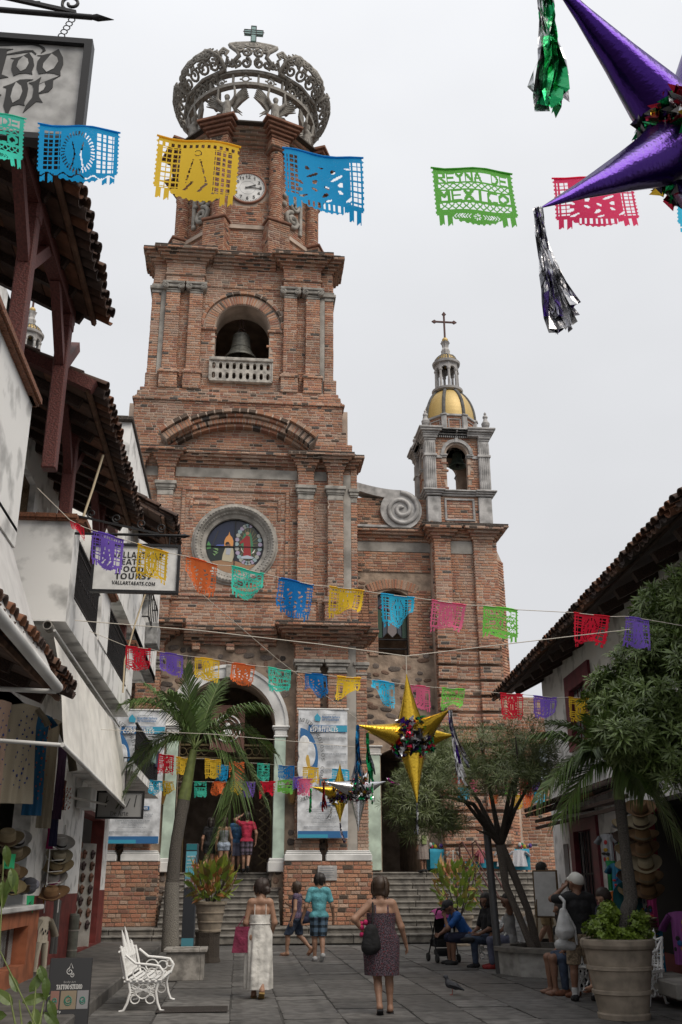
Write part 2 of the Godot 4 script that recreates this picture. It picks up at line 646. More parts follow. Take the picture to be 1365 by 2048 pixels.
func setting() -> void:
	var g := Geo.new()
	g.quad(V(-220, -.06, 220), V(220, -.06, 220), V(220, -.06, -220), V(-220, -.06, -220))
	structure("ground", g, "earth")
	# street of flagstones: each slab a piece, the nearest 300 singly
	g = Geo.new()
	g.ext(-9, 14, -.05, -.012, -29.3, 8)
	var street := structure("street", g, "road_bed")
	var shapes := []
	for k in 5:
		var s := Geo.new()
		s.cbox(Vector3.ZERO, V(1, 1, 1), .03 + .008 * k)
		shapes.append(s.done())
	var buf := PackedFloat32Array()
	var singles := 0
	var z := -11.2
	var tones := []
	for k in 6:
		var m: StandardMaterial3D = M["slate"].duplicate()
		var b: float = [.095, .11, .125, .14, .17, .105][k]
		m.albedo_color = Color(b, b * .965, b * .92).linear_to_srgb()
		m.vertex_color_use_as_albedo = false
		m.resource_name = "flagstone"
		tones.append(m)
	var across := -1.95
	while across < 8.4:
		var w: float = rnd(.62, 1.0)
		z = -10.4 + rnd(-.6, 0.0)
		while z > -29.15:
			var d: float = minf(rnd(.45, 1.3), z + 29.2)
			var t := Basis.from_euler(V(rnd(-.005, .005), rnd(-.012, .012), rnd(-.006, .006))) * Basis.from_scale(V(w - .024, .06, d - .024))
			var o := V(across + w / 2 + rnd(-.01, .01), rnd(-.036, -.026), z - d / 2)
			var k: int = rng.randi() % 6
			if singles < 300 and z < -11.6 and d > .1:
				var s := put("paver", shapes[k % 5], tones[k], street)
				s.transform = Transform3D(t, o)
				singles += 1
			else:
				push(buf, t.x, t.y, t.z, o, Color(.11, .106, .1))
			z -= d
		across += w
	many("pavers", shapes[1], "slate", buf, street)
	# raised pavements
	g = Geo.new()
	g.cbox(V(-3.4, .07, -14.2), V(3.1, .2, 28.2), .02)
	structure("left_sidewalk", g, "sidewalk")
	g = Geo.new()
	g.xf = Transform3D(Basis(Vector3.UP, deg_to_rad(-4.3)), V(7.0, 0, -12.0))
	g.cbox(V(1.3, .06, -1.0), V(3.2, .18, 26.0), .02)
	structure("right_sidewalk", g, "sidewalk")
	# ledges and flights of the church terrace
	var st := Node3D.new()
	st.name = "church_steps"
	add_child(st)
	st.set_meta("kind", "structure")
	var lay := func(x0: float, x1: float, y1: float, z0: float, z1: float) -> void:
		# a course of step stones with a rounded nosing
		var x := x0
		while x < x1 - .05:
			var w: float = minf(rnd(1.0, 1.9), x1 - x)
			if x1 - x - w < .5:
				w = x1 - x
			var h := Geo.new()
			h.cbox(V(x + w / 2, y1 - .12, (z0 + z1) / 2), V(w - .012, .24, z1 - z0), .018)
			h.cbox(V(x + w / 2, y1 - .03, z1 + .008), V(w - .012, .062, .05), .02)
			put("step", h, "step_stone", st)
			x += w
	lay.call(-9.0, 11.0, .26, -29.72, -29.2)
	lay.call(-9.0, 11.0, .42, -31.6, -29.68)
	for k in 9:
		var y := .42 + .1645 * (k + 1)
		var zf := -29.98 - .29 * k
		lay.call(-2.22, 1.22, y, -32.7 if k == 8 else zf - .34, zf)
		lay.call(4.0, 10.4, y, -33.2 if k == 8 else zf - .34, zf)
	g = Geo.new()
	g.ext(-2.2, 1.2, 0.0, 1.88, -39, -32.5)
	g.ext(4.0, 14.0, 0.0, 1.88, -40, -33.1)
	g.ext(10.42, 14.0, 0.0, 1.88, -33.1, -30.2)
	put("terrace_floor", g, "step_stone", st)
	g = Geo.new()
	g.cbox(V(-.56, .01, -14.78) + V(0, 0, 0), V(.95, .012, .62), .004)
	var pl := structure("metal_floor_plate", g, "iron")
	pl.material_override = mat("plate_iron", Color(.06, .05, .045), .7, "grain", 2.0, .5, .4)


# ---------- brickwork

var brick_tones := [Color(.5, .245, .15), Color(.44, .2, .125), Color(.53, .3, .195), Color(.53, .36, .27), Color(.38, .185, .13), Color(.51, .265, .165)]


func weather(c: Color, p: Vector3) -> Color:
	# old stains: broad blotches and streaks, and patches smeared with lime
	var n := wear.get_noise_3d(p.x * 30.0, p.y * 30.0, p.z * 30.0) + .7 * wear.get_noise_3d(p.x * 150.0, p.y * 18.0, p.z * 150.0)
	c *= clampf(1.0 + .5 * n, .55, 1.25)
	if wear.get_noise_3d(p.x * 45.0 + 500.0, p.y * 45.0, p.z * 45.0) > .22:
		c = c.lerp(Color(.5, .4, .33), rnd(.15, .6))
	return c


func brick_tone(dark := 0.0) -> Color:
	var r := rng.randf()
	if r < .022:
		return Color(.1, .088, .082)
	if r < dark:
		return Color(.12, .085, .065) * rnd(.7, 1.2)
	return brick_tones[rng.randi() % 6] * rnd(.86, 1.14)


func brick_field(buf: PackedFloat32Array, o: Vector3, u: Vector3, up: Vector3, nrm: Vector3, w: float, h: float, skip = null, dark := 0.0, course := .1, singles = null, length := .28) -> void:
	var rows := maxi(1, roundi(h / course))
	var ch := h / rows
	for j in rows:
		var x := -rnd(0.0, .3) if w > .5 else -(.15 if j % 2 else 0.0)
		while x < w - .03:
			var l := length * rnd(.82, 1.12) if rng.randf() > .2 else length * .52
			var a := maxf(x, 0.0)
			var b := minf(x + l, w)
			if w - b < .07:
				b = w
			x += l
			if b - a < .05:
				continue
			x = maxf(x, b)
			var mid := Vector2((a + b) / 2, (j + .5) * ch)
			if skip != null and skip.call(mid):
				continue
			var c := weather(brick_tone(dark), o + u * mid.x + up * mid.y)
			var out := rnd(-.004, .007)
			var p := o + u * mid.x + up * (mid.y + rnd(-.004, .004)) + nrm * (out - .041)
			var tilt := rnd(-.012, .012)
			var uu := (u + up * tilt) * (b - a - .02)
			var vv := (up - u * tilt) * (ch - .024 * rnd(.8, 1.4))
			if singles is Node3D:
				var s := put("brick", unit_brick, brick_mat(c), singles)
				s.transform = Transform3D(Basis(uu, vv, nrm * .1), p)
			else:
				push(buf, uu, vv, nrm * .1, p, c)


func brick_mat(c: Color) -> StandardMaterial3D:
	# one of a dozen shared brick materials, the nearest in tone
	var key := "brick_%d" % (int(c.r * 40.0))
	if not M.has(key):
		var m: StandardMaterial3D = M["brick"].duplicate()
		m.vertex_color_use_as_albedo = false
		m.albedo_color = c.linear_to_srgb()
		m.resource_name = "single_brick"
		M[key] = m
	return M[key]


class Part:
	var node: MeshInstance3D
	var g := Geo.new()
	var buf := PackedFloat32Array()


func new_part(called: String, m: String, parent: Node) -> Part:
	var p := Part.new()
	p.node = MeshInstance3D.new()
	p.node.name = called
	p.node.material_override = M[m]
	parent.add_child(p.node, true)
	return p


func close_part(p: Part) -> void:
	p.node.mesh = p.g.done()
	if p.buf.size():
		many("bricks", unit_brick, "brick", p.buf, p.node)


func bb(p: Part, x0: float, x1: float, y0: float, y1: float, z0: float, z1: float, faces := "FLR", dark := 0.0, skip = null, core := true) -> void:
	# a block of brickwork: mortar core with bricks on the named faces
	if core:
		p.g.ext(x0 + .012, x1 - .012, y0 + .001, y1 - .001, z0, z1 - .006)
	if "F" in faces:
		brick_field(p.buf, V(x0, y0, z1), Vector3.RIGHT, Vector3.UP, Vector3.BACK, x1 - x0, y1 - y0, skip, dark)
	if "R" in faces:
		brick_field(p.buf, V(x1, y0, z1), Vector3.FORWARD, Vector3.UP, Vector3.RIGHT, z1 - z0, y1 - y0, null, dark)
	if "L" in faces:
		brick_field(p.buf, V(x0, y0, z0), Vector3.BACK, Vector3.UP, Vector3.LEFT, z1 - z0, y1 - y0, null, dark)
	if "U" in faces:
		brick_field(p.buf, V(x0, y0, z0), Vector3.RIGHT, Vector3.BACK, Vector3.DOWN, x1 - x0, z1 - z0, null, dark)


func cornice(p: Part, x0: float, x1: float, y0: float, z0: float, z1: float, steps: Array, ends := "LR", top := true) -> void:
	# courses corbelled outwards; steps: [height, extra projection]
	var y := y0
	var out := 0.0
	for s in steps:
		out += s[1]
		var dark: float = .12 if y < y0 + .3 else .3
		bb(p, x0 - (out if "L" in ends else 0.0), x1 + (out if "R" in ends else 0.0), y, y + s[0], z0, z1 + out, "FLRU", dark)
		y += s[0]
	if top:
		var k := Geo.new()
		var xa: float = x0 - (out if "L" in ends else 0.0)
		var xb: float = x1 + (out if "R" in ends else 0.0)
		var x := xa
		while x < xb - .01:
			var w: float = minf(rnd(.3, .8), xb - x)
			k.cbox(V(x + w / 2, y + .02, (z0 + z1 + out) / 2), V(w, rnd(.05, .08), z1 + out - z0 + rnd(-.02, .05)), .012)
			x += w
		put("coping", k, "soot", p.node)


func radial_bricks(p: Part, cx: float, cy: float, r0: float, r1: float, a0: float, a1: float, z1: float, depth: float, pitch := .105, dark := .05) -> void:
	var k := maxi(3, roundi(absf(a1 - a0) * (r0 + r1) / 2 / pitch))
	var da := (a1 - a0) / k
	for i in k:
		var a := a0 + da * (i + .5)
		var rad := V(cos(a), sin(a), 0)
		var tan_ := V(-sin(a), cos(a), 0)
		push(p.buf, rad * (r1 - r0 - .015), tan_ * (absf(da) * (r0 + r1) / 2 - .022), Vector3.BACK * depth, V(cx, cy, z1 - depth / 2 + rnd(-.006, .006)) + rad * (r0 + r1) / 2, brick_tone(dark))
	var band := arc2(cx, cy, r1 - .015, a0, a1, 24)
	var inner := arc2(cx, cy, r0 + .015, a1, a0, 24)
	band.append_array(inner)
	p.g.prism(band, z1 - depth, z1 - .015)


func stones(buf: PackedFloat32Array, x0: float, x1: float, y0: float, y1: float, z: float, skip = null, size := .3, fill := .75) -> void:
	var y := y0
	while y < y1:
		var x := x0
		var h := size * rnd(.4, 1.0)
		while x < x1:
			var w := size * rnd(.35, 1.7)
			var mid := Vector2(x + w / 2, y + h / 2 + rnd(-.07, .07))
			x += w + .03
			if rng.randf() > fill or mid.x + w / 2 > x1 or (skip != null and skip.call(mid)):
				continue
			var t: float = rnd(.09, .26)
			var c := Color(t * 1.0, t * .82, t * .72)
			if rng.randf() < .3:
				c = Color(.3, .19, .14) * rnd(.6, 1.2)
			var a := rnd(-.25, .25)
			push(buf, V(cos(a), sin(a), 0) * w * .95, V(-sin(a), cos(a), 0) * h * .92, V(0, 0, rnd(.02, .05)), V(mid.x, mid.y, z + .004), c)
		y += h + .03


func make_unit_shapes() -> void:
	var g := Geo.new()
	g.cbox(Vector3.ZERO, Vector3.ONE, .07)
	unit_brick = g.done()
	g = Geo.new()
	var ring := []
	var r := RandomNumberGenerator.new()
	r.seed = 5
	for k in 9:
		var a := TAU * k / 9
		ring.append(Vector2(cos(a), sin(a)) * r.randf_range(.42, .56))
	for k in 9:
		var a: Vector2 = ring[k]
		var b: Vector2 = ring[(k + 1) % 9]
		g.tri(V(a.x * .72, a.y * .72, .5), V(b.x * .72, b.y * .72, .5), V(0, 0, .58))
		g.quad(V(a.x, a.y, .1), V(b.x, b.y, .1), V(b.x * .72, b.y * .72, .5), V(a.x * .72, a.y * .72, .5))
		g.quad(V(a.x, a.y, -.5), V(b.x, b.y, -.5), V(b.x, b.y, .1), V(a.x, a.y, .1))
	unit_stone = g.done()


func moulding(g: Geo, x0: float, x1: float, y0: float, z0: float, z1: float, prof: Array) -> void:
	# stacked chamfered bands; prof: [height, projection]
	var y := y0
	for s in prof:
		var o: float = s[1]
		g.cbox(V((x0 + x1) / 2, y + s[0] / 2, (z0 + z1 + o) / 2), V(x1 - x0 + 2 * o, s[0] - .002, z1 - z0 + o), minf(.02, s[0] * .3))
		y += s[0]


# ---------- the church

func church() -> void:
	make_unit_shapes()
	var ch := thing("church", "tall red brick church with square bell tower and a smaller domed tower on its right", "church", V(-.5, 0, -31.5))
	door_storey(ch)
	window_storey(ch)
	belfry(ch)
	clock_drum(ch)
	nave(ch)
	side_tower(ch)


func door_storey(ch: Node3D) -> void:
	var p := new_part("door_storey", "rubble", ch)
	var hole := PackedVector2Array([Vector2(1.5, .42)])
	hole.append_array(arc2(0, 6.2, 1.5, 0, PI / 2, 10))
	holed_wall(p.g, -4.3, 4.3, .42, 9.4, -1.2, 0, 0, hole)
	# dark porch behind the doors
	p.g.ext(-2.5, -2.3, 1.9, 9, -7, -1.2)
	p.g.ext(2.3, 2.5, 1.9, 9, -7, -1.2)
	p.g.ext(-2.5, 2.5, 1.9, 9, -7.2, -7)
	p.g.ext(-2.5, 2.5, 8.8, 9, -7, -1.2)
	var sb := PackedFloat32Array()
	var clear := func(q: Vector2) -> bool: return (absf(q.x) < 2.05 and q.y < 6.3) or Vector2(q.x, q.y - 6.2).length() < 2.1
	stones(sb, -2.2, 2.2, 2.4, 8.0, 0.0, clear, .26, .8)
	for s in [-1.0, 1.0]:
		stones(sb, s * 3.04 - .13, s * 3.04 + .13, 2.5, 7.8, 0.0, null, .13, .8)
		stones(sb, s * 1.62 - .22, s * 1.62 + .22, .5, 2.1, 0.0, null, .25, .9)
	stones(sb, -2.0, 2.0, 8.1, 8.75, .02, null, .3, .5)
	many("rubble_stones", unit_stone, "stone", sb, p.node)
	var white := Geo.new()
	var caps := Geo.new()
	for s in [-1.0, 1.0]:
		var X := func(a: float, b: float) -> Array: return [a, b] if s > 0 else [-b, -a]
		# plinth: its bricks stand singly
		var e: Array = X.call(1.85, 4.5)
		p.g.ext(e[0] + .02, e[1] - .02, .42, 2.2, -1.0, .488)
		brick_field(p.buf, V(e[0], .42, .5), Vector3.RIGHT, Vector3.UP, Vector3.BACK, 2.65, 1.78, null, .08, .118, p.node if s > 0 else p.node)
		brick_field(p.buf, V(e[1], .42, .5), Vector3.FORWARD, Vector3.UP, Vector3.RIGHT, 1.5, 1.78)
		brick_field(p.buf, V(e[0], .42, -1.0), Vector3.BACK, Vector3.UP, Vector3.LEFT, 1.5, 1.78)
		for f in [[1.85, 2.98], [3.1, 4.5]]:
			e = X.call(f[0], f[1])
			moulding(white, e[0] + .06, e[1] - .06, 2.2, -.2, .48, [[.2, .06], [.06, .03], [.05, 0.0]])
		e = X.call(1.42, 1.84)
		moulding(white, e[0], e[1], 1.9, -.8, .1, [[.3, .05], [.1, .02]])
		for f in [[2.17, 2.91], [3.17, 3.76]]:
			e = X.call(f[0], f[1])
			bb(p, e[0], e[1], 2.5, 7.9, 0, .4)
			moulding(caps, e[0], e[1], 7.9, 0.0, .42, [[.08, .03], [.14, 0.0], [.09, .07], [.12, .12]])
		e = X.call(3.76, 4.1)
		var strip := Geo.new()
		strip.ext(e[0] + .002, e[1], 2.5, 8.9, -.1, .16)
		put("cement_strip", strip, "cement", p.node)
		e = X.call(4.1, 4.45)
		bb(p, e[0], e[1], 2.5, 8.8, -.9, .12)
		moulding(caps, e[0], e[1], 7.9, -.8, .13, [[.08, .02], [.14, 0.0], [.09, .05], [.12, .09]])
		e = X.call(2.1, 3.82)
		bb(p, e[0], e[1], 8.34, 8.84, 0, .42)
		cornice(p, e[0], e[1], 8.84, -.2, .42, [[.1, .06], [.1, .1], [.08, .16], [.1, .14], [.09, .12], [.09, .1]])
		e = X.call(3.84, 4.3)
		cornice(p, e[0], e[1], 8.84, -.8, .1, [[.1, .06], [.1, .1], [.08, .14], [.1, .12], [.09, .1]], "R" if s > 0 else "L")
	cornice(p, -1.5, 1.5, 8.84, -.2, .1, [[.1, .06], [.1, .1], [.08, .12], [.1, .1], [.09, .08]], "")
	for x in [-1.1, 0.0, 1.1]:
		bb(p, x - .12, x + .12, 8.62, 8.84, 0, .3, "FLR")
	put("plinth_moulding", white, "white_paint", p.node)
	put("capital", caps, "grey_stone", p.node)
	close_part(p)
	# arch of the door: white band on mint jambs
	var g := Geo.new()
	var band := arc2(0, 6.25, 1.92, 0, PI, 28)
	band.append_array(arc2(0, 6.25, 1.52, PI, 0, 28))
	g.prism(band, -.3, .08)
	var lip := arc2(0, 6.25, 1.94, 0, PI, 28)
	lip.append_array(arc2(0, 6.25, 1.84, PI, 0, 28))
	g.prism(lip, .08, .13)
	for s in [-1.0, 1.0]:
		moulding(g, s * 1.7 - .2, s * 1.7 + .2, 5.9, -.3, .1, [[.06, .03], [.17, 0.0], [.06, .04], [.07, .08]])
	var arch := put("door_arch", g, "white_paint", ch)
	g = Geo.new()
	for s in [-1.0, 1.0]:
		g.cbox(V(s * 1.68, 4.1, -.15), V(.36, 3.62, .48), .015)
	put("jamb", g, "mint", arch)
	g = Geo.new()
	g.cbox(V(0, 7.95, .12), V(.22, .42, .2), .02)
	put("keystone", g, "grey_stone", arch)
	# dark open doors with gilded lattice, fanlight, round emblem board
	g = Geo.new()
	var door := put("door", g, "dark_wood", ch)
	mat("old_gilt", Color(.12, .09, .04), .5, "", 1, 0, .4)
	for s in [-1.0, 1.0]:
		g.ext(s * 1.4 - .06, s * 1.4 + .06, 1.9, 5.3, -2.3, -.9)
		var lat := Geo.new()
		for k in 12:
			lat.beam(V(s * 1.38 - .3, 2.1 + k * .27, -.86), V(s * 1.38 + .1, 2.4 + k * .27, -.86), .02, .02)
			lat.beam(V(s * 1.38 + .1, 2.1 + k * .27, -.85), V(s * 1.38 - .3, 2.4 + k * .27, -.85), .02, .02)
		lat.cbox(V(s * 1.36 + .1, 3.7, -.84), V(.03, 3.6, .03), .004)
		put("lattice", lat, "old_gilt", door)
	door.mesh = g.done()
	g = Geo.new()
	for y in [5.35, 5.75]:
		g.cbox(V(0, y, -.8), V(3.0, .07, .08), .01)
	for k in 13:
		g.tube(Vring(-1.4 + k * .233, 5.55, -.8, .11), .014, 5, false)
	put("fanlight_grille", g, "old_gilt", ch)
	g = Geo.new()
	g.cbox(V(V(-.5, 5.76, -31.7).x + .5, 6.25, -.6), V(1.1, 1.5, .06), .01)
	var board := put("emblem_board", g, mat("board_brown", Color(.13, .06, .045), .7), ch)
	g = Geo.new()
	var bc := V(V(-.5, 5.76, -31.7).x + .5, 6.25, -.55)
	g.tube(Vring(bc.x, bc.y, bc.z, .42), .025, 6, false)
	g.tube(Vring(bc.x, bc.y, bc.z, .29), .015, 6, false)
	g.ball(bc + V(0, .05, 0), V(.1, .14, .02))
	g.ball(bc + V(0, -.13, 0), V(.17, .1, .02))
	put("emblem", g, "white_print", board)
	# lanterns are hung beside the door in street_things(); plaque on the plinth
	g = Geo.new()
	g.cbox(V(V(2.64, 1.86, -31).x + .5, V(2.64, 1.86, -31).y, .53), V(.58, .42, .05), .012)
	var pq := put("plaque", g, "pale_cement", ch)
	for k in 5:
		var ln := Geo.new()
		ln.ext(-.22, rnd(.1, .22), 0, .012, 0, .004)
		put("engraved_line", ln, "grey_print", pq, V(V(2.64, 1.86, -31).x + .5, V(2.64, 1.86, -31).y + .14 - k * .065, .556))


func Vring(x: float, y: float, z: float, r: float, k := 20) -> Array:
	var p := []
	for i in k + 1:
		p.append(V(x + cos(TAU * i / k) * r, y + sin(TAU * i / k) * r, z))
	return p


func window_storey(ch: Node3D) -> void:
	var p := new_part("window_storey", "mortar", ch)
	bb(p, -4.2, 4.2, 9.4, 10.5, -1.0, .02, "F")
	p.g.ext(-4.0, 4.0, 9.4, 18.0, -8, -1.0)
	var half := arc2(0, 12.32, 1.3, -PI / 2, PI / 2, 14)
	holed_wall(p.g, -4.08, 4.08, 10.5, 15.6, -1.0, -.006, .02, half)
	var rose := func(q: Vector2) -> bool: return Vector2(q.x - 4.1, q.y - 1.82).length() < 1.42
	brick_field(p.buf, V(-4.08, 10.5, 0), Vector3.RIGHT, Vector3.UP, Vector3.BACK, 8.16, 5.1, rose)
	cornice(p, -2.0, 2.0, 10.35, 0, .02, [[.1, .05], [.1, .05]], "", false)
	var caps := Geo.new()
	var strip := Geo.new()
	var xs := [[2.13, 2.67], [3.16, 3.69]]
	for s in [-1.0, 1.0]:
		for f in xs:
			var a: float = f[0] if s > 0 else -f[1]
			var b: float = f[1] if s > 0 else -f[0]
			bb(p, a - .1, b + .1, 9.5, 10.28, 0, .32)
			cornice(p, a - .1, b + .1, 10.28, 0, .32, [[.1, .05], [.1, -.02]], "LR", false)
			bb(p, a, b, 10.48, 13.95, 0, .25)
			moulding(caps, a, b, 13.95, 0, .26, [[.2, 0.0], [.06, .03], [.12, .06], [.14, .1]])
			bb(p, a, b, 14.47, 15.3, 0, .27)
			cornice(p, a, b, 15.0, 0, .28, [[.1, .03], [.1, .03], [.1, .05], [.1, .07], [.09, .1], [.09, .1]])
		var c0: float = 3.72 if s > 0 else -3.98
		strip.ext(c0, c0 + .26, 10.5, 15.0, 0, .06)
		var d0: float = 3.98 if s > 0 else -4.2
		bb(p, d0, d0 + .22, 9.5, 15.4, -.9, .04)
		moulding(caps, d0, d0 + .22, 13.95, -.9, .06, [[.2, 0.0], [.06, .03], [.12, .05], [.14, .08]])
	strip.ext(-2.1, 2.1, 14.75, 15.1, 0, .03)
	for s in [-1.0, 1.0]:
		strip.ext(s * 2.92 - .22, s * 2.92 + .22, 14.75, 15.1, 0, .03)
	cornice(p, -4.1, 4.1, 15.22, -.9, .08, [[.1, .06], [.1, .1], [.09, .1], [.09, .08]])
	# raised mouldings round the rose window
	for s in [-1.0, 1.0]:
		bb(p, s * 1.78 - .06, s * 1.78 + .06, 10.6, 14.25, 0, .06, "FLR")
		bb(p, s * 1.5 - .05, s * 1.5 + .05, 13.2, 13.95, 0, .05, "FLR")
		bb(p, s * 1.5 - .05, s * 1.5 + .05, 10.7, 11.5, 0, .05, "FLR")
		bb(p, s * 1.05 - .45, s * 1.05 + .45, 13.95, 14.04, 0, .05, "FLR")
		bb(p, s * 1.15 - .3, s * 1.15 + .3, 13.72, 13.8, 0, .05, "FLR")
	bb(p, -1.84, 1.84, 14.25, 14.37, 0, .06, "FLR")
	bb(p, -1.84, 1.84, 10.66, 10.76, 0, .06, "FLR")
	# segmental pediment, stepped attic
	var R := 4.01
	var cy := 13.16
	var am := asin(2.72 / R)
	var a_in := PI / 2 - .46
	radial_bricks(p, .03, cy, R - .14, R, PI / 2 - am, PI / 2 + am, .62, .7, .3, .5)
	radial_bricks(p, .03, cy, R - .26, R - .14, PI / 2 - am, PI / 2 + am, .5, .55, .3, .2)
	radial_bricks(p, .03, cy, R - .44, R - .26, PI / 2 - am, PI / 2 + am, .4, .45, .11, .1)
	radial_bricks(p, .03, cy, R - .56, R - .44, PI / 2 - am, PI / 2 + am, .28, .3, .3, .1)
	for q in [[PI / 2 - am, a_in], [PI - a_in, PI / 2 + am]]:
		radial_bricks(p, .03, cy, R - .1, R + .06, q[0], q[1], .85, .4, .3, .5)
		radial_bricks(p, .03, cy, R - .4, R - .1, q[0], q[1], .72, .5, .11, .1)
	bb(p, -4.05, 4.05, 15.6, 16.2, -1, -.02, "FLR", .1)
	bb(p, -3.85, 3.85, 16.2, 16.7, -1, -.04, "FLR", .1)
	bb(p, -3.7, 3.7, 16.7, 17.6, -1, -.06, "FLR")
	cornice(p, -3.68, 3.68, 17.6, -1, -.08, [[.1, .04], [.1, .06], [.09, -.08]], "LR", false)
	bb(p, -3.66, 3.66, 17.88, 18.15, -1.4, -.2, "FLR", .1)
	put("capital", caps, "grey_stone", p.node)
	put("cement_band", strip, "cement", p.node)
	close_part(p)
	var stone := Geo.new()
	stone.xf = Transform3D(Basis(Vector3.RIGHT, PI / 2), V(.02, 12.32, 0))
	stone.lathe([Vector2(.97, -.32), Vector2(.99, -.12), Vector2(1.1, -.06), Vector2(1.14, 0.0), Vector2(1.19, .03), Vector2(1.24, .12), Vector2(1.32, .16), Vector2(1.38, .13), Vector2(1.42, .05), Vector2(1.46, .04), Vector2(1.46, -.05)], 56)
	for k in 72:
		var a := TAU * k / 72
		stone.ball(V(cos(a) * 1.3, .155, sin(a) * 1.3), V(.035, .03, .035), 6, 4)
		stone.ball(V(cos(a) * 1.15, .01, sin(a) * 1.15), V(.03, .03, .03), 6, 4)
	var ring := put("round_window_surround", stone, "grey_stone", ch)
	stained_glass(ring)


func pane(parent: Node, pts: PackedVector2Array, z: float, c: Color, called := "pane") -> void:
	var g := Geo.new()
	g.prism(pts, z - .02, z)
	var key := "glass_%d" % int(c.to_rgba32() >> 8)
	if not M.has(key):
		mat(key, c, .25)
	put(called, g, key, parent)


func stained_glass(ring: Node3D) -> void:
	# a round picture in coloured panes: orange dome and kneeling man on the left, robed figure in an oval of rays on the right
	var o := Vector2(.02, 12.32)
	var disc := func(a0: float, a1: float) -> PackedVector2Array:
		var q := arc2(o.x, o.y, .99, a0, a1, 10)
		q.append(o)
		return q
	pane(ring, disc.call(0, PI / 2), -.25, Color(.02, .022, .04))
	pane(ring, disc.call(PI / 2, PI), -.25, Color(.014, .02, .05))
	pane(ring, disc.call(PI, PI * 1.5), -.25, Color(.012, .02, .018))
	pane(ring, disc.call(PI * 1.5, TAU), -.25, Color(.02, .02, .03))
	var at := func(pts: Array) -> PackedVector2Array:
		var q := PackedVector2Array()
		for e in pts:
			q.append(o + Vector2(e[0], e[1]))
		return q
	var gnd := PackedVector2Array()
	gnd.append_array(arc2(o.x, o.y, .98, PI * 1.19, PI * 1.78, 12))
	gnd.append_array(at.call([[.3, -.58], [-.2, -.45]]))
	pane(ring, gnd, -.24, Color(.3, .17, .09))
	pane(ring, at.call([[-.36, .02], [-.06, .02], [-.05, .2], [-.1, .34], [-.17, .42], [-.2, .55], [-.23, .42], [-.31, .34], [-.36, .2]]), -.235, Color(.62, .27, .08))
	pane(ring, at.call([[-.7, -.02], [-.36, 0.0], [-.36, .07], [-.6, .06]]), -.235, Color(.08, .12, .4))
	pane(ring, at.call([[-.97, 0.0], [-.9, .18], [-.82, .06], [-.8, -.08], [-.94, -.12]]), -.235, Color(.08, .25, .08))
	pane(ring, at.call([[-.78, .02], [-.74, .02], [-.56, .56], [-.6, .56]]), -.235, Color(.03, .03, .035))
	for k in 6:
		pane(ring, at.call([[-.66 + k * .02, -.34 + k * .05], [-.74 + (k % 2) * .2, -.26 + k * .05], [-.64 + k * .02, -.28 + k * .05]]), -.235, Color(.2, .35, .15))
	# the kneeling man
	pane(ring, at.call([[-.42, -.5], [-.08, -.55], [0.0, -.3], [-.06, -.05], [-.32, -.05], [-.4, -.3]]), -.23, Color(.42, .38, .27))
	pane(ring, at.call([[-.3, -.28], [-.16, -.3], [-.12, -.06], [-.28, -.06]]), -.225, Color(.35, .37, .42))
	pane(ring, arc2(o.x - .22, o.y + .05, .075, 0, TAU * .95, 10), -.225, Color(.2, .1, .06))
	pane(ring, arc2(o.x - .25, o.y + .1, .07, .2, PI + .6, 8), -.22, Color(.015, .012, .012))
	# oval of rays with lobed rim
	var ov := PackedVector2Array()
	for k in 22:
		ov.append(o + Vector2(.46 + .38 * cos(TAU * k / 22), .1 + .66 * sin(TAU * k / 22)))
	pane(ring, ov, -.235, Color(.05, .055, .04))
	for k in 26:
		var a := TAU * k / 26
		var c := o + Vector2(.46 + .4 * cos(a), .1 + .68 * sin(a))
		if (c - o).length() > .93:
			continue
		var t := Color(.3, .34, .36)
		t = t.lerp([Color(.4, .25, .45), Color(.25, .4, .42), Color(.4, .38, .3)][k % 3], .5)
		pane(ring, arc2(c.x, c.y, .075, 0, TAU * .94, 9), -.23, t)
	for k in 20:
		var a := TAU * k / 20 + .1
		var d := Vector2(cos(a) * .32, sin(a) * .58)
		var w := Vector2(-sin(a), cos(a)) * .012
		var b := o + Vector2(.46, .1)
		pane(ring, PackedVector2Array([b + d * .45 - w, b + d - w, b + d + w, b + d * .45 + w]), -.228, Color(.16, .14, .06), "ray")
	pane(ring, at.call([[.34, -.3], [.58, -.3], [.62, .1], [.54, .5], [.42, .58], [.3, .46], [.2, .1], [.24, .02]]), -.225, Color(.05, .2, .1))
	pane(ring, at.call([[.3, -.36], [.56, -.36], [.53, .1], [.5, .38], [.38, .42], [.3, .32], [.16, .16], [.18, .1], [.3, .16]]), -.22, Color(.28, .02, .02))
	pane(ring, arc2(o.x + .42, o.y + .49, .065, 0, TAU * .94, 10), -.215, Color(.35, .2, .13))
	pane(ring, at.call([[.2, 0.0], [.24, -.14], [.31, -.22], [.26, -.12]]), -.215, Color(.75, .74, .68))
	pane(ring, at.call([[.7, -.06], [.66, -.2], [.57, -.24], [.63, -.16]]), -.215, Color(.75, .74, .68))
	pane(ring, at.call([[.22, -.42], [.6, -.42], [.66, -.36], [.44, -.3], [.24, -.34]]), -.215, Color(.4, .45, .52))
	var lead := Geo.new()
	lead.ext(-.012 + o.x, .012 + o.x, o.y - .98, o.y + .98, -.24, -.2)
	lead.ext(o.x - .98, o.x + .98, o.y - .012, o.y + .012, -.241, -.201)
	lead.tube(Vring(o.x, o.y, -.23, .975, 40), .022, 6, false)
	put("glazing_bar", lead, "iron", ring)


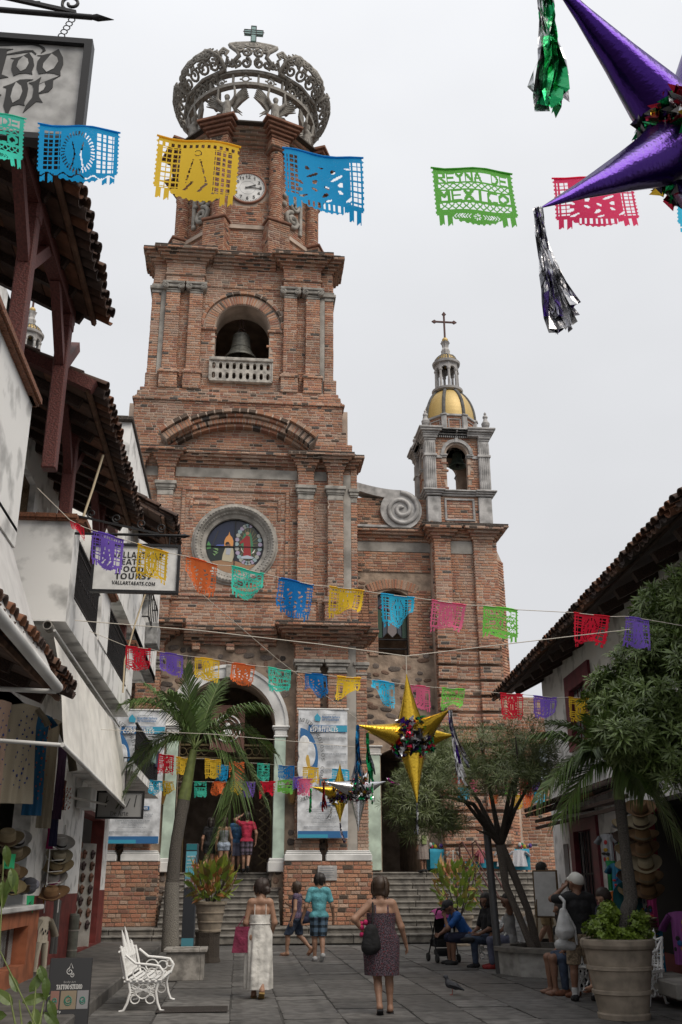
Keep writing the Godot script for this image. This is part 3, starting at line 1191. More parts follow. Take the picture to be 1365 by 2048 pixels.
func belfry(ch: Node3D) -> void:
	var p := new_part("belfry", "mortar", ch)
	var z0 := -.65
	bb(p, -3.6, 3.6, 18.1, 18.4, -1.6, z0 + .24, "FLR", .2)
	var hole := PackedVector2Array([Vector2(1.02, 18.9)])
	hole.append_array(arc2(0, 21.15, 1.02, 0, PI / 2, 10))
	hole.insert(0, Vector2(0, 18.9))
	holed_wall(p.g, -3.4, 3.4, 18.1, 24.6, z0 - 1.0, z0 - .006, 0, hole)
	var skip := func(q: Vector2) -> bool:
		var x := q.x - 3.4
		var y := q.y + 18.1
		return (absf(x) < 1.05 and y > 18.9 and y < 21.2) or Vector2(x, y - 21.15).length() < 1.62 and y > 21.1
	brick_field(p.buf, V(-3.4, 18.1, z0), Vector3.RIGHT, Vector3.UP, Vector3.BACK, 6.8, 6.0, skip)
	# bell chamber: walls and floor
	p.g.ext(-3.4, -2.4, 18.1, 24.6, -7.5, z0 - 1.0)
	p.g.ext(2.4, 3.4, 18.1, 24.6, -7.5, z0 - 1.0)
	p.g.ext(-2.4, 2.4, 18.1, 24.6, -7.5, -6.5)
	p.g.ext(-2.4, 2.4, 23.4, 24.6, -6.5, z0 - 1.0)
	p.g.ext(-2.4, 2.4, 18.1, 18.9, -6.5, z0 - 1.0)
	radial_bricks(p, 0, 21.15, 1.03, 1.42, 0.0, PI, z0 + .05, .5, .1)
	radial_bricks(p, 0, 21.15, 1.45, 1.58, 0.0, PI, z0 + .12, .3, .28, .15)
	var caps := Geo.new()
	for s in [-1.0, 1.0]:
		var X := func(a: float, b: float) -> Array: return [a, b] if s > 0 else [-b, -a]
		var e: Array = X.call(1.02, 1.52)
		cornice(p, e[0], e[1], 21.02, z0 - .3, z0 + .02, [[.09, .06]], "LR", false)
		for f in [[1.54, 2.03], [2.38, 2.9]]:
			e = X.call(f[0], f[1])
			bb(p, e[0] - .07, e[1] + .07, 18.4, 19.0, z0 - .2, z0 + .3)
			cornice(p, e[0] - .07, e[1] + .07, 19.0, z0 - .2, z0 + .3, [[.09, .05], [.09, -.06]], "LR", false)
			bb(p, e[0], e[1], 19.18, 22.46, z0 - .1, z0 + .2)
			# ionic capital: neck, volutes, slab
			moulding(caps, e[0], e[1], 22.46, z0, z0 + .22, [[.1, 0.0], [.05, .03]])
			caps.cbox(V((e[0] + e[1]) / 2, 22.86, z0 + .13), V(e[1] - e[0] + .3, .1, .42), .015)
			for t in [-1.0, 1.0]:
				var vx: float = (e[0] + e[1]) / 2 + t * (e[1] - e[0] + .06) / 2
				caps.tube([V(vx, 22.71, z0), V(vx, 22.71, z0 + .32)], .125, 14)
				caps.tube(spiral(V(vx, 22.71, z0 + .325), .11, .03, 1.6 * -t), .022, 5)
			caps.cbox(V((e[0] + e[1]) / 2, 22.74, z0 + .14), V(e[1] - e[0], .14, .3), .02)
		e = X.call(2.92, 3.1)
		var strip := Geo.new()
		strip.ext(e[0], e[1], 18.5, 23.0, z0 - .1, z0 + .06)
		put("cement_strip", strip, "cement", p.node)
		e = X.call(3.1, 3.43)
		bb(p, e[0], e[1], 18.4, 23.2, z0 - 1.2, z0 + .03)
		bb(p, e[0] - .03, e[1] + .1, 18.4, 19.05, z0 - 1.2, z0 + .12)
		moulding(caps, e[0], e[1], 22.5, z0 - 1.2, z0 + .05, [[.14, .03], [.14, .1], [.12, .04]])
		# entablature breaks forward over each pair
		e = X.call(1.5, 2.94)
		bb(p, e[0], e[1], 22.95, 23.75, z0 - .1, z0 + .24, "FLR")
		cornice(p, e[0], e[1], 23.2, z0 - .1, z0 + .25, [[.09, .04]], "LR", false)
		cornice(p, e[0], e[1], 23.75, z0 - .5, z0 + .24, [[.1, .05], [.1, .09], [.1, .12], [.1, .1], [.1, .1]])
		e = X.call(2.96, 3.4)
		bb(p, e[0], e[1], 22.95, 23.75, z0 - 1.2, z0 + .06, "FLR")
		cornice(p, e[0], e[1], 23.75, z0 - 1.2, z0 + .06, [[.1, .05], [.1, .09], [.1, .1], [.1, .1], [.1, .1]], "R" if s > 0 else "L")
	cornice(p, -1.45, 1.45, 22.9, z0 - .1, z0, [[.1, .04], [.1, -.02]], "", false)
	cornice(p, -1.2, 1.2, 23.75, z0 - .5, z0 + .02, [[.1, .05], [.1, .09], [.1, .1], [.1, .1], [.1, .08]], "")
	p.g.ext(-3.4, 3.4, 24.2, 24.62, -7.5, z0 - .4)
	put("ionic_capitals", caps, "grey_stone", p.node)
	close_part(p)
	# balustrade pierced with two rows of slots
	var g := Geo.new()
	for i in 9:
		for j in 2:
			var cx := -1.0 + .25 * i
			var cyy := 19.06 + .4 * j
			var h := PackedVector2Array()
			h.append_array(arc2(0, cyy - .07, .062, -PI / 2, 0, 4))
			h.append_array(arc2(0, cyy + .07, .062, 0, PI / 2, 4))
			holed_wall(g, cx - .125, cx + .125, cyy - .2, cyy + .2, z0 + 0.0, z0 + .14, cx, h)
	g.cbox(V(0, 19.73, z0 + .08), V(2.36, .14, .26), .02)
	g.cbox(V(0, 18.83, z0 + .08), V(2.3, .06, .2), .02)
	g.cbox(V(-1.15, 19.26, z0 + .075), V(.06, .8, .18), .015)
	g.cbox(V(1.15, 19.26, z0 + .075), V(.06, .8, .18), .015)
	put("balustrade", g, mat("balustrade_stone", Color(.47, .44, .4), .9, "stain", .9, .5), ch)
	# bell and its beam hang in the opening
	bell("large grey bronze bell hanging in the arch of the brick tower", "bronze", V(-.55, 21.84, -33.2) , .62, 1.45)


func spiral(o: Vector3, r0: float, r1: float, turns: float, k := 22, start := PI / 2) -> Array:
	var p := []
	for i in k + 1:
		var t := float(i) / k
		var a := start + TAU * turns * t
		var r := lerpf(r0, r1, t)
		p.append(o + V(cos(a) * r, sin(a) * r, 0))
	return p


func bell(label: String, m: String, top: Vector3, r: float, h: float) -> void:
	var b := thing("bell", label, "bell", top - V(0, h, 0))
	var g := Geo.new()
	g.lathe([Vector2(r * .9, 0.0), Vector2(r, 0.0), Vector2(r * .97, h * .06), Vector2(r * .8, h * .14), Vector2(r * .66, h * .28), Vector2(r * .57, h * .5), Vector2(r * .53, h * .68), Vector2(r * .5, h * .72), Vector2(r * .36, h * .78), Vector2(0.0, h * .8)], 28)
	g.lathe([Vector2(0.0, h * .7), Vector2(r * .4, h * .66), Vector2(r * .5, h * .4), Vector2(r * .75, h * .1), Vector2(r * .9, 0.0)], 24)
	for y in [.3, .62, .66]:
		g.lathe([Vector2(r * .5, h * y), Vector2(r * (.68 if y < .5 else .56), h * y), Vector2(r * (.68 if y < .5 else .56), h * (y + .015)), Vector2(r * .5, h * (y + .02))], 24)
	put("bell_body", g, m, b)
	g = Geo.new()
	for s in [-1.0, 1.0]:
		g.tube([V(s * r * .1, h * .79, 0), V(s * r * .24, h * .86, 0), V(s * r * .16, h * .93, 0), V(0, h * .95, 0)], r * .05, 6)
		g.beam(V(s * .07, h * .9, 0), V(s * .05, h * 1.4, 0), .05, .05)
	put("crown_loop", g, "dark_wood" if r > .5 else m, b)
	g = Geo.new()
	g.beam(V(-r * 1.7, h * 1.32, 0), V(r * 1.7, h * 1.32, 0), .12, .16)
	put("headstock", g, "dark_wood", b)
	g = Geo.new()
	g.tube([V(0, h * .7, 0), V(0, .02, 0)], [.02, .03], 6)
	g.ball(V(0, .02, 0), V(.07, .08, .07))
	put("clapper", g, "iron", b)


func clock_drum(ch: Node3D) -> void:
	var p := new_part("clock_drum", "mortar", ch)
	var zc := -4.07
	var ap := 2.6
	var oct := func(r: float, y0: float, y1: float) -> void:
		p.g.xf = Transform3D(Basis(Vector3.UP, PI / 8), V(0, 0, zc))
		p.g.lathe([Vector2(0, y0), Vector2(r, y0), Vector2(r, y1), Vector2(0, y1)], 8, Vector3.ZERO, 1, 1, 1e-9, 1)
		p.g.xf = Transform3D()
	var cr := 1.0 / cos(PI / 8)
	oct.call((ap - .012) * cr, 24.5, 31.0)
	oct.call((ap + .18) * cr, 24.5, 26.1)
	oct.call((ap + .28) * cr, 26.1, 26.28)
	for k in [-2, -1, 0, 1, 2]:
		var a: float = k * PI / 4
		var n := V(sin(a), 0, cos(a))
		var u := V(cos(a), 0, -sin(a))
		var hw := ap * tan(PI / 8)
		var o := V(0, 0, zc) + n * ap - u * hw
		var skip = null
		if k == 0:
			skip = func(q: Vector2) -> bool: return Vector2(q.x - hw, q.y - 3.55).length() < .8
		brick_field(p.buf, o + V(0, 24.6, 0), u, Vector3.UP, n, hw * 2, 6.0, skip)
		var h2 := (ap + .18) * tan(PI / 8)
		brick_field(p.buf, V(0, 24.5, zc) + n * (ap + .19) - u * h2, u, Vector3.UP, n, h2 * 2, 1.6)
		for j in 5:
			var w: float = ap + .08 + .13 * j
			var h3 := w * tan(PI / 8)
			brick_field(p.buf, V(0, 30.3 + .14 * j, zc) + n * w - u * h3, u, Vector3.UP, n, h3 * 2, .13, null, .12)
			if k == 0:
				oct.call((w - .012) * cr, 30.3 + .14 * j, 30.435 + .14 * j)
	# engaged columns at the corners, on pedestals and under blocks
	var cem := Geo.new()
	for k in 8:
		var a := (k + .5) * PI / 4
		var n := V(sin(a), 0, cos(a))
		var u := V(cos(a), 0, -sin(a))
		var c := V(0, 0, zc) + n * 2.95
		if cos(a) > -.5:
			for j in 32:
				for i in 10:
					var b := a + (i - 4.5) * TAU / 14 + (.22 if j % 2 else 0.0)
					var m := V(sin(b), 0, cos(b))
					push(p.buf, V(cos(b), 0, -sin(b)) * .115, Vector3.UP * .082, m * .06, c + m * .25 + V(0, 26.62 + j * .105, 0), brick_tone())
			for f in [[.46, 24.5, 1.75, 0.0], [.4, 30.1, .34, .1]]:
				for side in [[n, u, 0.0], [u, -n, 1.0], [-u, n, 1.0]]:
					var w: float = f[0]
					brick_field(p.buf, c + side[0] * w - side[1] * w + V(0, f[1], 0), side[1], Vector3.UP, side[0], w * 2, f[2], null, f[3])
		p.g.xf = Transform3D(Basis(u, Vector3.UP, n), c)
		p.g.lathe([Vector2(.255, 26.5), Vector2(.255, 30.1)], 16)
		p.g.ext(-.45, .45, 24.5, 26.26, -.4, .45)
		p.g.ext(-.39, .39, 30.1, 30.45, -.4, .39)
		cem.xf = p.g.xf
		cem.cbox(V(0, 26.33, 0), V(1.06, .13, 1.06), .03)
		cem.cbox(V(0, 26.44, 0), V(.8, .1, .8), .03)
		cem.cbox(V(0, 30.03, 0), V(.66, .12, .66), .03)
		for j in 5:
			cem.cbox(V(0, 30.52 + .14 * j, -.2), V(.86 + .2 * j, .136, 1.3 + .2 * j), .02)
		p.g.xf = Transform3D()
	put("corner_mouldings", cem, mat("brick_moulding", Color(.24, .11, .07), .9, "stain", .8, 1.5), p.node)
	var top := Geo.new()
	top.xf = Transform3D(Basis(Vector3.UP, PI / 8), V(0, 0, zc))
	top.lathe([Vector2(0, 31.0), Vector2(3.42 * cr, 31.0), Vector2(3.42 * cr, 31.07), Vector2(0, 31.2)], 8, Vector3.ZERO, 1, 1, 1e-9, 1)
	put("drum_coping", top, "soot", p.node)
	close_part(p)
	# scrolled stone brackets against the slanting faces
	var sc := Geo.new()
	for s in [-1.0, 1.0]:
		sc.xf = Transform3D(Basis(Vector3.UP, s * PI / 4), V(s * 2.65 * sin(PI / 4) * .98, 27.2, zc + 2.68 * cos(PI / 4)))
		sc.cbox(V(s * .52, .9, 0), V(.16, 2.5, .16), .02)
		sc.tube(spiral(V(0, .1, .05), .42, .06, 1.7 * s), .1, 6)
		sc.tube(spiral(V(.1, .9, .05), .3, .05, -1.5 * s), .08, 6)
		for k in 9:
			sc.ball(V(rnd(-.5, .45), rnd(-.4, 1.3), .02), V(.13, .11, .1), 8, 5)
	put("scroll_relief", sc, "grey_stone", ch)
	# clock
	var g := Geo.new()
	var cc := V(-.52, 28.28, -32.93) + V(.5, 0, 31.5)
	g.tube([cc - V(0, 0, .2), cc + V(0, 0, .02)], .72, 40)
	var clock := put("clock", g, "white_paint", ch)
	g = Geo.new()
	g.tube(Vring(cc.x, cc.y, cc.z, .74, 40), .05, 8, false)
	put("clock_rim", g, mat("rim_brick", Color(.26, .12, .08), .9), clock)
	for k in 12:
		var a := TAU * (k + 1) / 12
		letters(str(k + 1), 0, .15, "black_print", clock, cc + V(sin(a) * .53, cos(a) * .53, .03), Basis(), true, false, "numeral")
	g = Geo.new()
	for k in 60:
		var a := TAU * k / 60
		g.beam(cc + V(sin(a) * .64, cos(a) * .64, .026), cc + V(sin(a) * .68, cos(a) * .68, .026), .018, .008, Vector3.BACK)
	put("minute_marks", g, "black_print", clock)
	g = Geo.new()
	g.tube(Vring(cc.x, cc.y, cc.z + .022, .32, 32), .004, 5, false)
	put("dial_ring", g, "grey_print", clock)
	for q in [[68.0, .36, .05], [93.0, .56, .035]]:
		g = Geo.new()
		var a := deg_to_rad(q[0])
		var d := V(sin(a), cos(a), 0)
		g.beam(cc - d * .1 + V(0, 0, .04 + q[2] * .3), cc + d * q[1] + V(0, 0, .04 + q[2] * .3), q[2], .01, Vector3.BACK)
		put("clock_hand", g, "black_print", clock)


func nave(ch: Node3D) -> void:
	var p := new_part("nave_wall", "rubble", ch)
	var z := -1.5
	# openings one above the other: door and stained window
	var hole := PackedVector2Array([Vector2(0, 8.95), Vector2(.54, 8.95), Vector2(.54, 11.1)])
	hole.append_array(PackedVector2Array([Vector2(.3, 11.25), Vector2(0, 11.3)]))
	holed_wall(p.g, 4.1, 7.2, 6.0, 13.3, z - .9, z, 5.62, hole)
	var door := PackedVector2Array([Vector2(.66, 1.9), Vector2(.66, 5.6), Vector2(0, 5.9)])
	holed_wall(p.g, 4.1, 7.2, .3, 6.0, z - .9, z, 5.75, door)
	p.g.ext(4.9, 5.05, 1.9, 6, z - 5, z - .9)
	p.g.ext(6.45, 6.6, 1.9, 6, z - 5, z - .9)
	p.g.ext(4.9, 6.6, 1.9, 6, z - 5.2, z - 5)
	p.g.ext(4.9, 6.6, 5.9, 6.1, z - 5, z - .9)
	p.g.ext(4.9, 6.4, 8.5, 11.6, z - 2.2, z - 2.0)
	var sb := PackedFloat32Array()
	var skip := func(q: Vector2) -> bool: return absf(q.x - 5.62) < 1.0 and q.y > 8.6 and q.y < 12.0 or absf(q.x - 5.75) < .85 and q.y < 6.1
	stones(sb, 4.2, 7.0, 2.0, 9.3, z, skip, .28, .55)
	stones(sb, 4.2, 7.0, 9.3, 12.2, z, skip, .2, .5)
	many("rubble_stones", unit_stone, "stone", sb, p.node)
	bb(p, 4.1, 7.1, 11.95, 12.7, z, z + .04, "F", .1)
	for s in [[4.75, 5.08], [6.16, 6.5]]:
		bb(p, s[0], s[1], 8.9, 11.3, z - .1, z + .04, "F")
	brick_field(p.buf, V(6.3, 9.0, z + .02), Vector3.RIGHT, Vector3.UP, Vector3.BACK, .7, 2.3)
	brick_field(p.buf, V(4.3, 9.0, z + .02), Vector3.RIGHT, Vector3.UP, Vector3.BACK, .7, 2.3)
	radial_bricks(p, 5.62, 9.6, 1.72, 2.1, PI / 2 - .48, PI / 2 + .48, z + .06, .5)
	var grey := Geo.new()
	grey.ext(4.1, 7.1, 12.72, 13.1, z, z + .05)
	put("cement_band", grey, "cement", p.node)
	cornice(p, 4.1, 7.0, 13.1, z - .3, z + .05, [[.1, .05], [.1, .08], [.1, .1], [.09, .08]], "")
	bb(p, 4.1, 7.0, 13.5, 14.75, z - .3, z + .1, "F", .1)
	close_part(p)
	# swept cement scroll on the wall head
	var g := Geo.new()
	var c := V(5.97, 14.27, z + .2)
	g.tube([c - V(0, 0, .3), c + V(0, 0, .05)], .76, 36)
	g.tube(spiral(c + V(0, 0, .06), .66, .06, -2.1, 60), .085, 8)
	var sw := PackedVector2Array()
	for k in 13:
		var t := k / 12.0
		sw.append(Vector2(lerpf(4.25, 6.0, t), 15.32 - .3 * sin(t * PI / 2) + .02 * t))
	for k in 13:
		var t := 1.0 - k / 12.0
		sw.append(Vector2(lerpf(4.25, 5.7, t), 15.02 - .3 * sin(t * PI / 2)))
	g.prism(sw, z - .3, z + .24)
	g.ext(4.3, 5.8, 13.5, 13.68, z, z + .2)
	put("scroll", g, "pale_cement", ch)
	# stained window of the nave
	var win := new_part("tall_window", "iron", ch)
	for x in [5.09, 6.15]:
		win.g.ext(x - .02, x + .02, 8.95, 11.3, z - .35, z - .25)
	for y in [8.97, 9.22, 9.55]:
		win.g.ext(5.09, 6.15, y, y + .03, z - .34, z - .24)
	var lead: Array = []
	var pn := func(pts: Array, col: Color) -> void:
		var q := PackedVector2Array()
		for e in pts:
			q.append(Vector2(5.62 + e[0], 9.6 + e[1]))
		pane(win.node, q, z - .28, col)
		for k in q.size():
			var a := q[k]
			var b := q[(k + 1) % q.size()]
			win.g.beam(V(a.x, a.y, z - .272), V(b.x, b.y, z - .272), .018, .02, Vector3.BACK)
	var green := Color(.02, .06, .03)
	var pale := Color(.2, .17, .17)
	var red := Color(.16, .03, .05)
	var blue := Color(.05, .06, .08)
	pn.call([[-.52, .02], [-.34, .02], [-.34, 1.05], [-.52, 1.1]], green)
	pn.call([[.34, .02], [.52, .02], [.52, 1.1], [.34, 1.05]], green)
	pn.call([[-.34, .02], [-.18, .22], [-.14, 1.0], [-.34, 1.05]], blue)
	pn.call([[.34, .02], [.34, 1.05], [.14, 1.0], [.18, .22]], blue)
	pn.call([[-.18, .22], [0, .04], [.18, .22], [.14, 1.0], [-.14, 1.0]], pale)
	pn.call([[-.52, 1.1], [-.34, 1.05], [-.14, 1.0], [-.14, 1.2], [-.34, 1.25], [-.45, 1.18]], red)
	pn.call([[.52, 1.1], [.45, 1.18], [.34, 1.25], [.14, 1.2], [.14, 1.0], [.34, 1.05]], red)
	pn.call([[-.14, 1.0], [.14, 1.0], [.14, 1.66], [-.14, 1.66]], pale)
	pn.call([[-.52, 1.1], [-.34, 1.25], [-.14, 1.2], [-.14, 1.66], [-.52, 1.6]], blue)
	pn.call([[.52, 1.1], [.52, 1.6], [.14, 1.66], [.14, 1.2], [.34, 1.25]], blue)
	close_part(win)
	# mint side-door surround beside the doorway
	g = Geo.new()
	g.cbox(V(4.72, 3.75, z + .05), V(.66, 3.6, .16), .02)
	var mint := put("side_door_jamb", g, "mint", ch)
	g = Geo.new()
	moulding(g, 4.35, 5.08, 5.55, z - .05, z + .12, [[.06, .03], [.2, 0.0], [.06, .06]])
	put("cap", g, "white_paint", mint)


func side_tower(ch: Node3D) -> void:
	var p := new_part("side_tower", "mortar", ch)
	var z := -1.0
	p.g.ext(7.02, 9.3, .3, 13.3, -4.4, z - .012)
	brick_field(p.buf, V(7.0, .42, z), Vector3.RIGHT, Vector3.UP, Vector3.BACK, 2.3, 12.9)
	brick_field(p.buf, V(7.0, 13.5, -4.0), Vector3.BACK, Vector3.UP, Vector3.LEFT, 3.0, .3)
	for e in [[7.05, 7.64], [8.48, 9.16]]:
		bb(p, e[0], e[1], 9.2, 12.95, z, z + .16)
		cornice(p, e[0], e[1], 12.95, z, z + .17, [[.1, .02], [.1, .05], [.1, .07], [.1, .1], [.1, .12]])
	# chamfered corner turned towards the right, battered outwards below
	var u := V(cos(.9), 0, -sin(.9))
	var n := V(sin(.9), 0, cos(.9))
	p.g.quad(V(9.28, .3, z), V(9.28, .3, z) + u * .9, V(9.28, 12.4, z) + u * .62, V(9.28, 12.9, z))
	p.g.quad(V(9.28, .3, z) + u * .9, V(9.2, .3, -4.4), V(9.2, 12.9, -4.4), V(9.28, 12.4, z) + u * .62)
	brick_field(p.buf, V(9.3, .42, z) + n * .01, u, Vector3.UP, n, .62, 12.0)
	bb(p, 9.16, 9.34, 9.2, 13.0, z, z + .05)
	# channelled courses below
	var y := 2.2
	while y < 9.1:
		bb(p, 7.0, 9.3, y, y + .42, z, z + .1, "FLR", .1)
		bb(p, 7.02, 7.66, y, y + .42, z, z + .24, "FLR", .1)
		bb(p, 8.46, 9.18, y, y + .42, z, z + .24, "FLR", .1)
		y += .53
	cornice(p, 7.0, 9.3, 13.05, -4.4, z + .04, [[.1, .04], [.1, .08], [.1, .1], [.1, .12], [.08, .08]])
	var grey := Geo.new()
	grey.ext(7.66, 8.46, 12.55, 13.02, z, z + .03)
	put("cement_band", grey, "cement", p.node)
	close_part(p)
	var t := turret(ch)
	t.position = V(8.12, 0, -2.3)
	var far: Node3D = t.duplicate()
	far.name = "domed_turret_001"
	ch.add_child(far, true)
	far.position = V(-8.75, 21.08, -34) + V(.5, -22.0 + .45, 31.5)
	far.position.y = V(-8.75, 21.08, -34).y - 20.5
	bell("small green bronze bell hanging in the arch of the domed tower", "green_bronze", V(7.88, 17.24, -33.8), .34, .72)


func turret(ch: Node3D) -> Node3D:
	# local origin on the tower's axis at ground level
	var t := Node3D.new()
	t.name = "domed_turret"
	ch.add_child(t, true)
	var core := Geo.new()
	var cem := Geo.new()
	var flut := Geo.new()
	var buf := PackedFloat32Array()
	for k in 4:
		var b := Basis(Vector3.UP, k * PI / 2)
		var x := Transform3D(b, Vector3.ZERO)
		core.xf = x
		cem.xf = x
		flut.xf = x
		# pedestal
		core.ext(-.9, .9, 13.6, 15.0, .4, 1.1)
		brick_field(buf, b * V(-.72, 13.7, 1.115), b * Vector3.RIGHT, Vector3.UP, b * Vector3.BACK, 1.44, 1.2)
		moulding(cem, -1.2, -.7, 13.55, .7, 1.2, [[.1, .04], [1.15, 0.0]])
		for s in [-1.0, 1.0]:
			cem.cbox(V(s * .52, 14.3, 1.14), V(.08, .8, .06), .015)
		cem.cbox(V(0, 14.7, 1.14), V(1.12, .08, .06), .015)
		cem.cbox(V(0, 13.9, 1.14), V(1.12, .08, .06), .015)
		moulding(cem, -1.2, 1.2, 14.82, .6, 1.2, [[.08, 0.0], [.07, .06], [.06, .12]])
		moulding(cem, -1.23, -.68, 14.82, .6, 1.25, [[.08, .02], [.07, .08], [.07, .14]])
		# arch face
		var h := PackedVector2Array([Vector2(0, 15.04), Vector2(.4, 15.04)])
		h.append_array(arc2(0, 16.55, .4, 0, PI / 2, 8))
		holed_wall(core, -.85, .85, 15.02, 17.3, .8, 1.06, 0, h)
		var skip := func(q: Vector2) -> bool:
			var w := Vector2(q.x - .82, q.y + 15.03)
			return absf(w.x) < .46 and w.y < 16.55 or Vector2(w.x, w.y - 16.55).length() < .6
		brick_field(buf, b * V(-.82, 15.03, 1.075), b * Vector3.RIGHT, Vector3.UP, b * Vector3.BACK, 1.64, 2.2, skip)
		var band := arc2(0, 16.55, .6, 0, PI, 16)
		band.append_array(arc2(0, 16.55, .48, PI, 0, 16))
		cem.prism(band, .95, 1.14)
		cem.cbox(V(0, 17.1, 1.1), V(.14, .2, .14), .02)
		for s in [-1.0, 1.0]:
			moulding(cem, s * .5 - .09, s * .5 + .09, 16.4, .85, 1.1, [[.06, .02], [.08, .05]])
			cem.cbox(V(s * .72, 16.42, 1.09), V(.3, .12, .06), .01)
		# fluted corner pilaster with a buff capital
		flut.cbox(V(-1.02, 16.05, 1.0), V(.4, 2.05, .4), .01)
		for i in 5:
			flut.tube([V(-1.02 + (i - 2) * .075, 15.15, 1.2), V(-1.02 + (i - 2) * .075, 16.95, 1.2)], .022, 6)
			flut.tube([V(-1.22, 15.15, 1.0 + (i - 2) * .075), V(-1.22, 16.95, 1.0 + (i - 2) * .075)], .022, 6)
		cem.cbox(V(-1.02, 16.44, 1.0), V(.5, .1, .5), .015)
		moulding(cem, -1.22, -.82, 17.05, .8, 1.2, [[.08, .03], [.1, .07]])
		# cornice
		moulding(cem, -1.1, 1.1, 17.22, 0.0, 1.1, [[.08, .04], [.07, .1], [.08, .22], [.07, .26]])
		moulding(cem, -1.25, -.75, 17.22, .4, 1.25, [[.08, .04], [.07, .08], [.08, .16], [.09, .2]])
		for i in 20:
			cem.ext(-.74 + i * .076, -.70 + i * .076, 17.2, 17.26, 1.1, 1.17)
		# urn on the corner
		cem.lathe([Vector2(.17, 17.52), Vector2(.17, 17.58), Vector2(.08, 17.62), Vector2(.15, 17.72), Vector2(.16, 17.82), Vector2(.08, 17.95), Vector2(.07, 18.02), Vector2(.1, 18.07), Vector2(.09, 18.13), Vector2(.04, 18.17), Vector2(.055, 18.24), Vector2(0, 18.32)], 14, V(-1.15, 0, 1.15))
	# octagonal drum, dome with ribs, lantern
	var o8 := Transform3D(Basis(Vector3.UP, PI / 8), Vector3.ZERO)
	core.xf = o8
	core.lathe([Vector2(1.02, 17.4), Vector2(1.02, 18.25), Vector2(0, 18.25)], 8, Vector3.ZERO, 1, 1, 1e-9, 1)
	cem.xf = Transform3D()
	for k in 8:
		var a := k * PI / 4
		var n := V(sin(a), 0, cos(a))
		var u := V(cos(a), 0, -sin(a))
		brick_field(buf, n * .95 - u * .3 + V(0, 17.5, 0), u, Vector3.UP, n, .6, .7)
		cem.xf = Transform3D(Basis(u, Vector3.UP, n), Vector3.ZERO)
		for s in [-1.0, 1.0]:
			cem.cbox(V(s * .22, 17.85, .96), V(.04, .42, .05), .01)
		cem.cbox(V(0, 18.06, .96), V(.46, .04, .05), .01)
		a += PI / 8
		cem.xf = Transform3D(Basis(Vector3.UP, a), Vector3.ZERO)
		cem.cbox(V(0, 17.85, 1.02), V(.2, .72, .14), .015)
		cem.cbox(V(0, 18.24, 1.03), V(.25, .07, .2), .015)
	cem.xf = o8
	cem.lathe([Vector2(1.02, 18.18), Vector2(1.1, 18.2), Vector2(1.1, 18.27), Vector2(.9, 18.3)], 8, Vector3.ZERO, 1, 1, 1e-9, 1)
	cem.xf = Transform3D()
	put("walls", core, "mortar", t)
	many("bricks", unit_brick, "brick", buf, t)
	var dome := Geo.new()
	var prof := []
	for i in 11:
		var e := i / 10.0 * PI / 2 * .78
		prof.append(Vector2(1.0 * cos(e), 18.27 + 1.5 * sin(e)))
	dome.lathe(prof, 40)
	put("dome", dome, "gold", t)
	var ribs := Geo.new()
	for k in 8:
		var a := (k + .5) * PI / 4
		var pts := []
		for q in prof:
			pts.append(V(sin(a) * (q.x + .01), q.y, cos(a) * (q.x + .01)))
		ribs.tube(pts, .07, 6)
	put("ribs", ribs, mat("rib_stone", Color(.13, .13, .13), .9, "stain", 1.0, 1.0), t)
	cem.lathe([Vector2(.5, 19.6), Vector2(.6, 19.64), Vector2(.62, 19.72), Vector2(.5, 19.76), Vector2(0, 19.78)], 24)
	for k in 8:
		var a := k * PI / 4
		var c := V(sin(a) * .43, 0, cos(a) * .43)
		cem.lathe([Vector2(.075, 19.76), Vector2(.06, 19.82), Vector2(.05, 20.5), Vector2(.075, 20.55), Vector2(.08, 20.6)], 10, c)
		var u := V(cos(a + PI / 8), 0, -sin(a + PI / 8))
		var n := V(sin(a + PI / 8), 0, cos(a + PI / 8))
		cem.xf = Transform3D(Basis(u, Vector3.UP, n), Vector3.ZERO)
		var h := arc2(0, 20.58, .12, 0, PI / 2, 5)
		h.insert(0, Vector2(.12, 20.56))
		holed_wall(cem, -.2, .2, 20.56, 20.9, .36, .44, 0, h)
		cem.xf = Transform3D()
	cem.lathe([Vector2(.44, 20.84), Vector2(.54, 20.87), Vector2(.56, 20.96), Vector2(.5, 21.0), Vector2(.44, 21.0)], 24)
	cem.lathe([Vector2(.16, 21.32), Vector2(.15, 21.45), Vector2(.17, 21.58), Vector2(.11, 21.7), Vector2(.13, 21.86), Vector2(.18, 21.96), Vector2(.05, 21.95)], 14, Vector3.ZERO, 1, 1, .12, 7)
	put("stonework", cem, "pale_cement", t)
	put("fluted_pilasters", flut, "pale_cement", t)
	var small := Geo.new()
	small.lathe([Vector2(.46, 21.0), Vector2(.43, 21.12), Vector2(.34, 21.25), Vector2(.16, 21.36)], 24)
	small.ball(V(0, 22.06, 0), V(.125, .125, .125), 16, 10)
	put("gold_cap", small, "gold", t)
	var net := Geo.new()
	for k in 24:
		var a := k * TAU / 24
		var pts := []
		for q in [Vector2(.46, 21.0), Vector2(.43, 21.12), Vector2(.34, 21.25), Vector2(.16, 21.36)]:
			pts.append(V(sin(a) * q.x, q.y, cos(a) * q.x))
		net.tube(pts, .012 if k % 3 else .03, 4, false)
	for y in [[.45, 21.06], [.41, 21.15], [.35, 21.24], [.26, 21.3]]:
		net.lathe([Vector2(y[0] + .008, y[1] - .01), Vector2(y[0] + .008, y[1] + .01)], 24)
	put("tile_joints", net, "rib_stone", t)
	var cr := Geo.new()
	cr.cbox(V(0, 22.72, 0), V(.075, 1.1, .06), .01)
	cr.cbox(V(0, 22.92, 0), V(.8, .075, .058), .01)
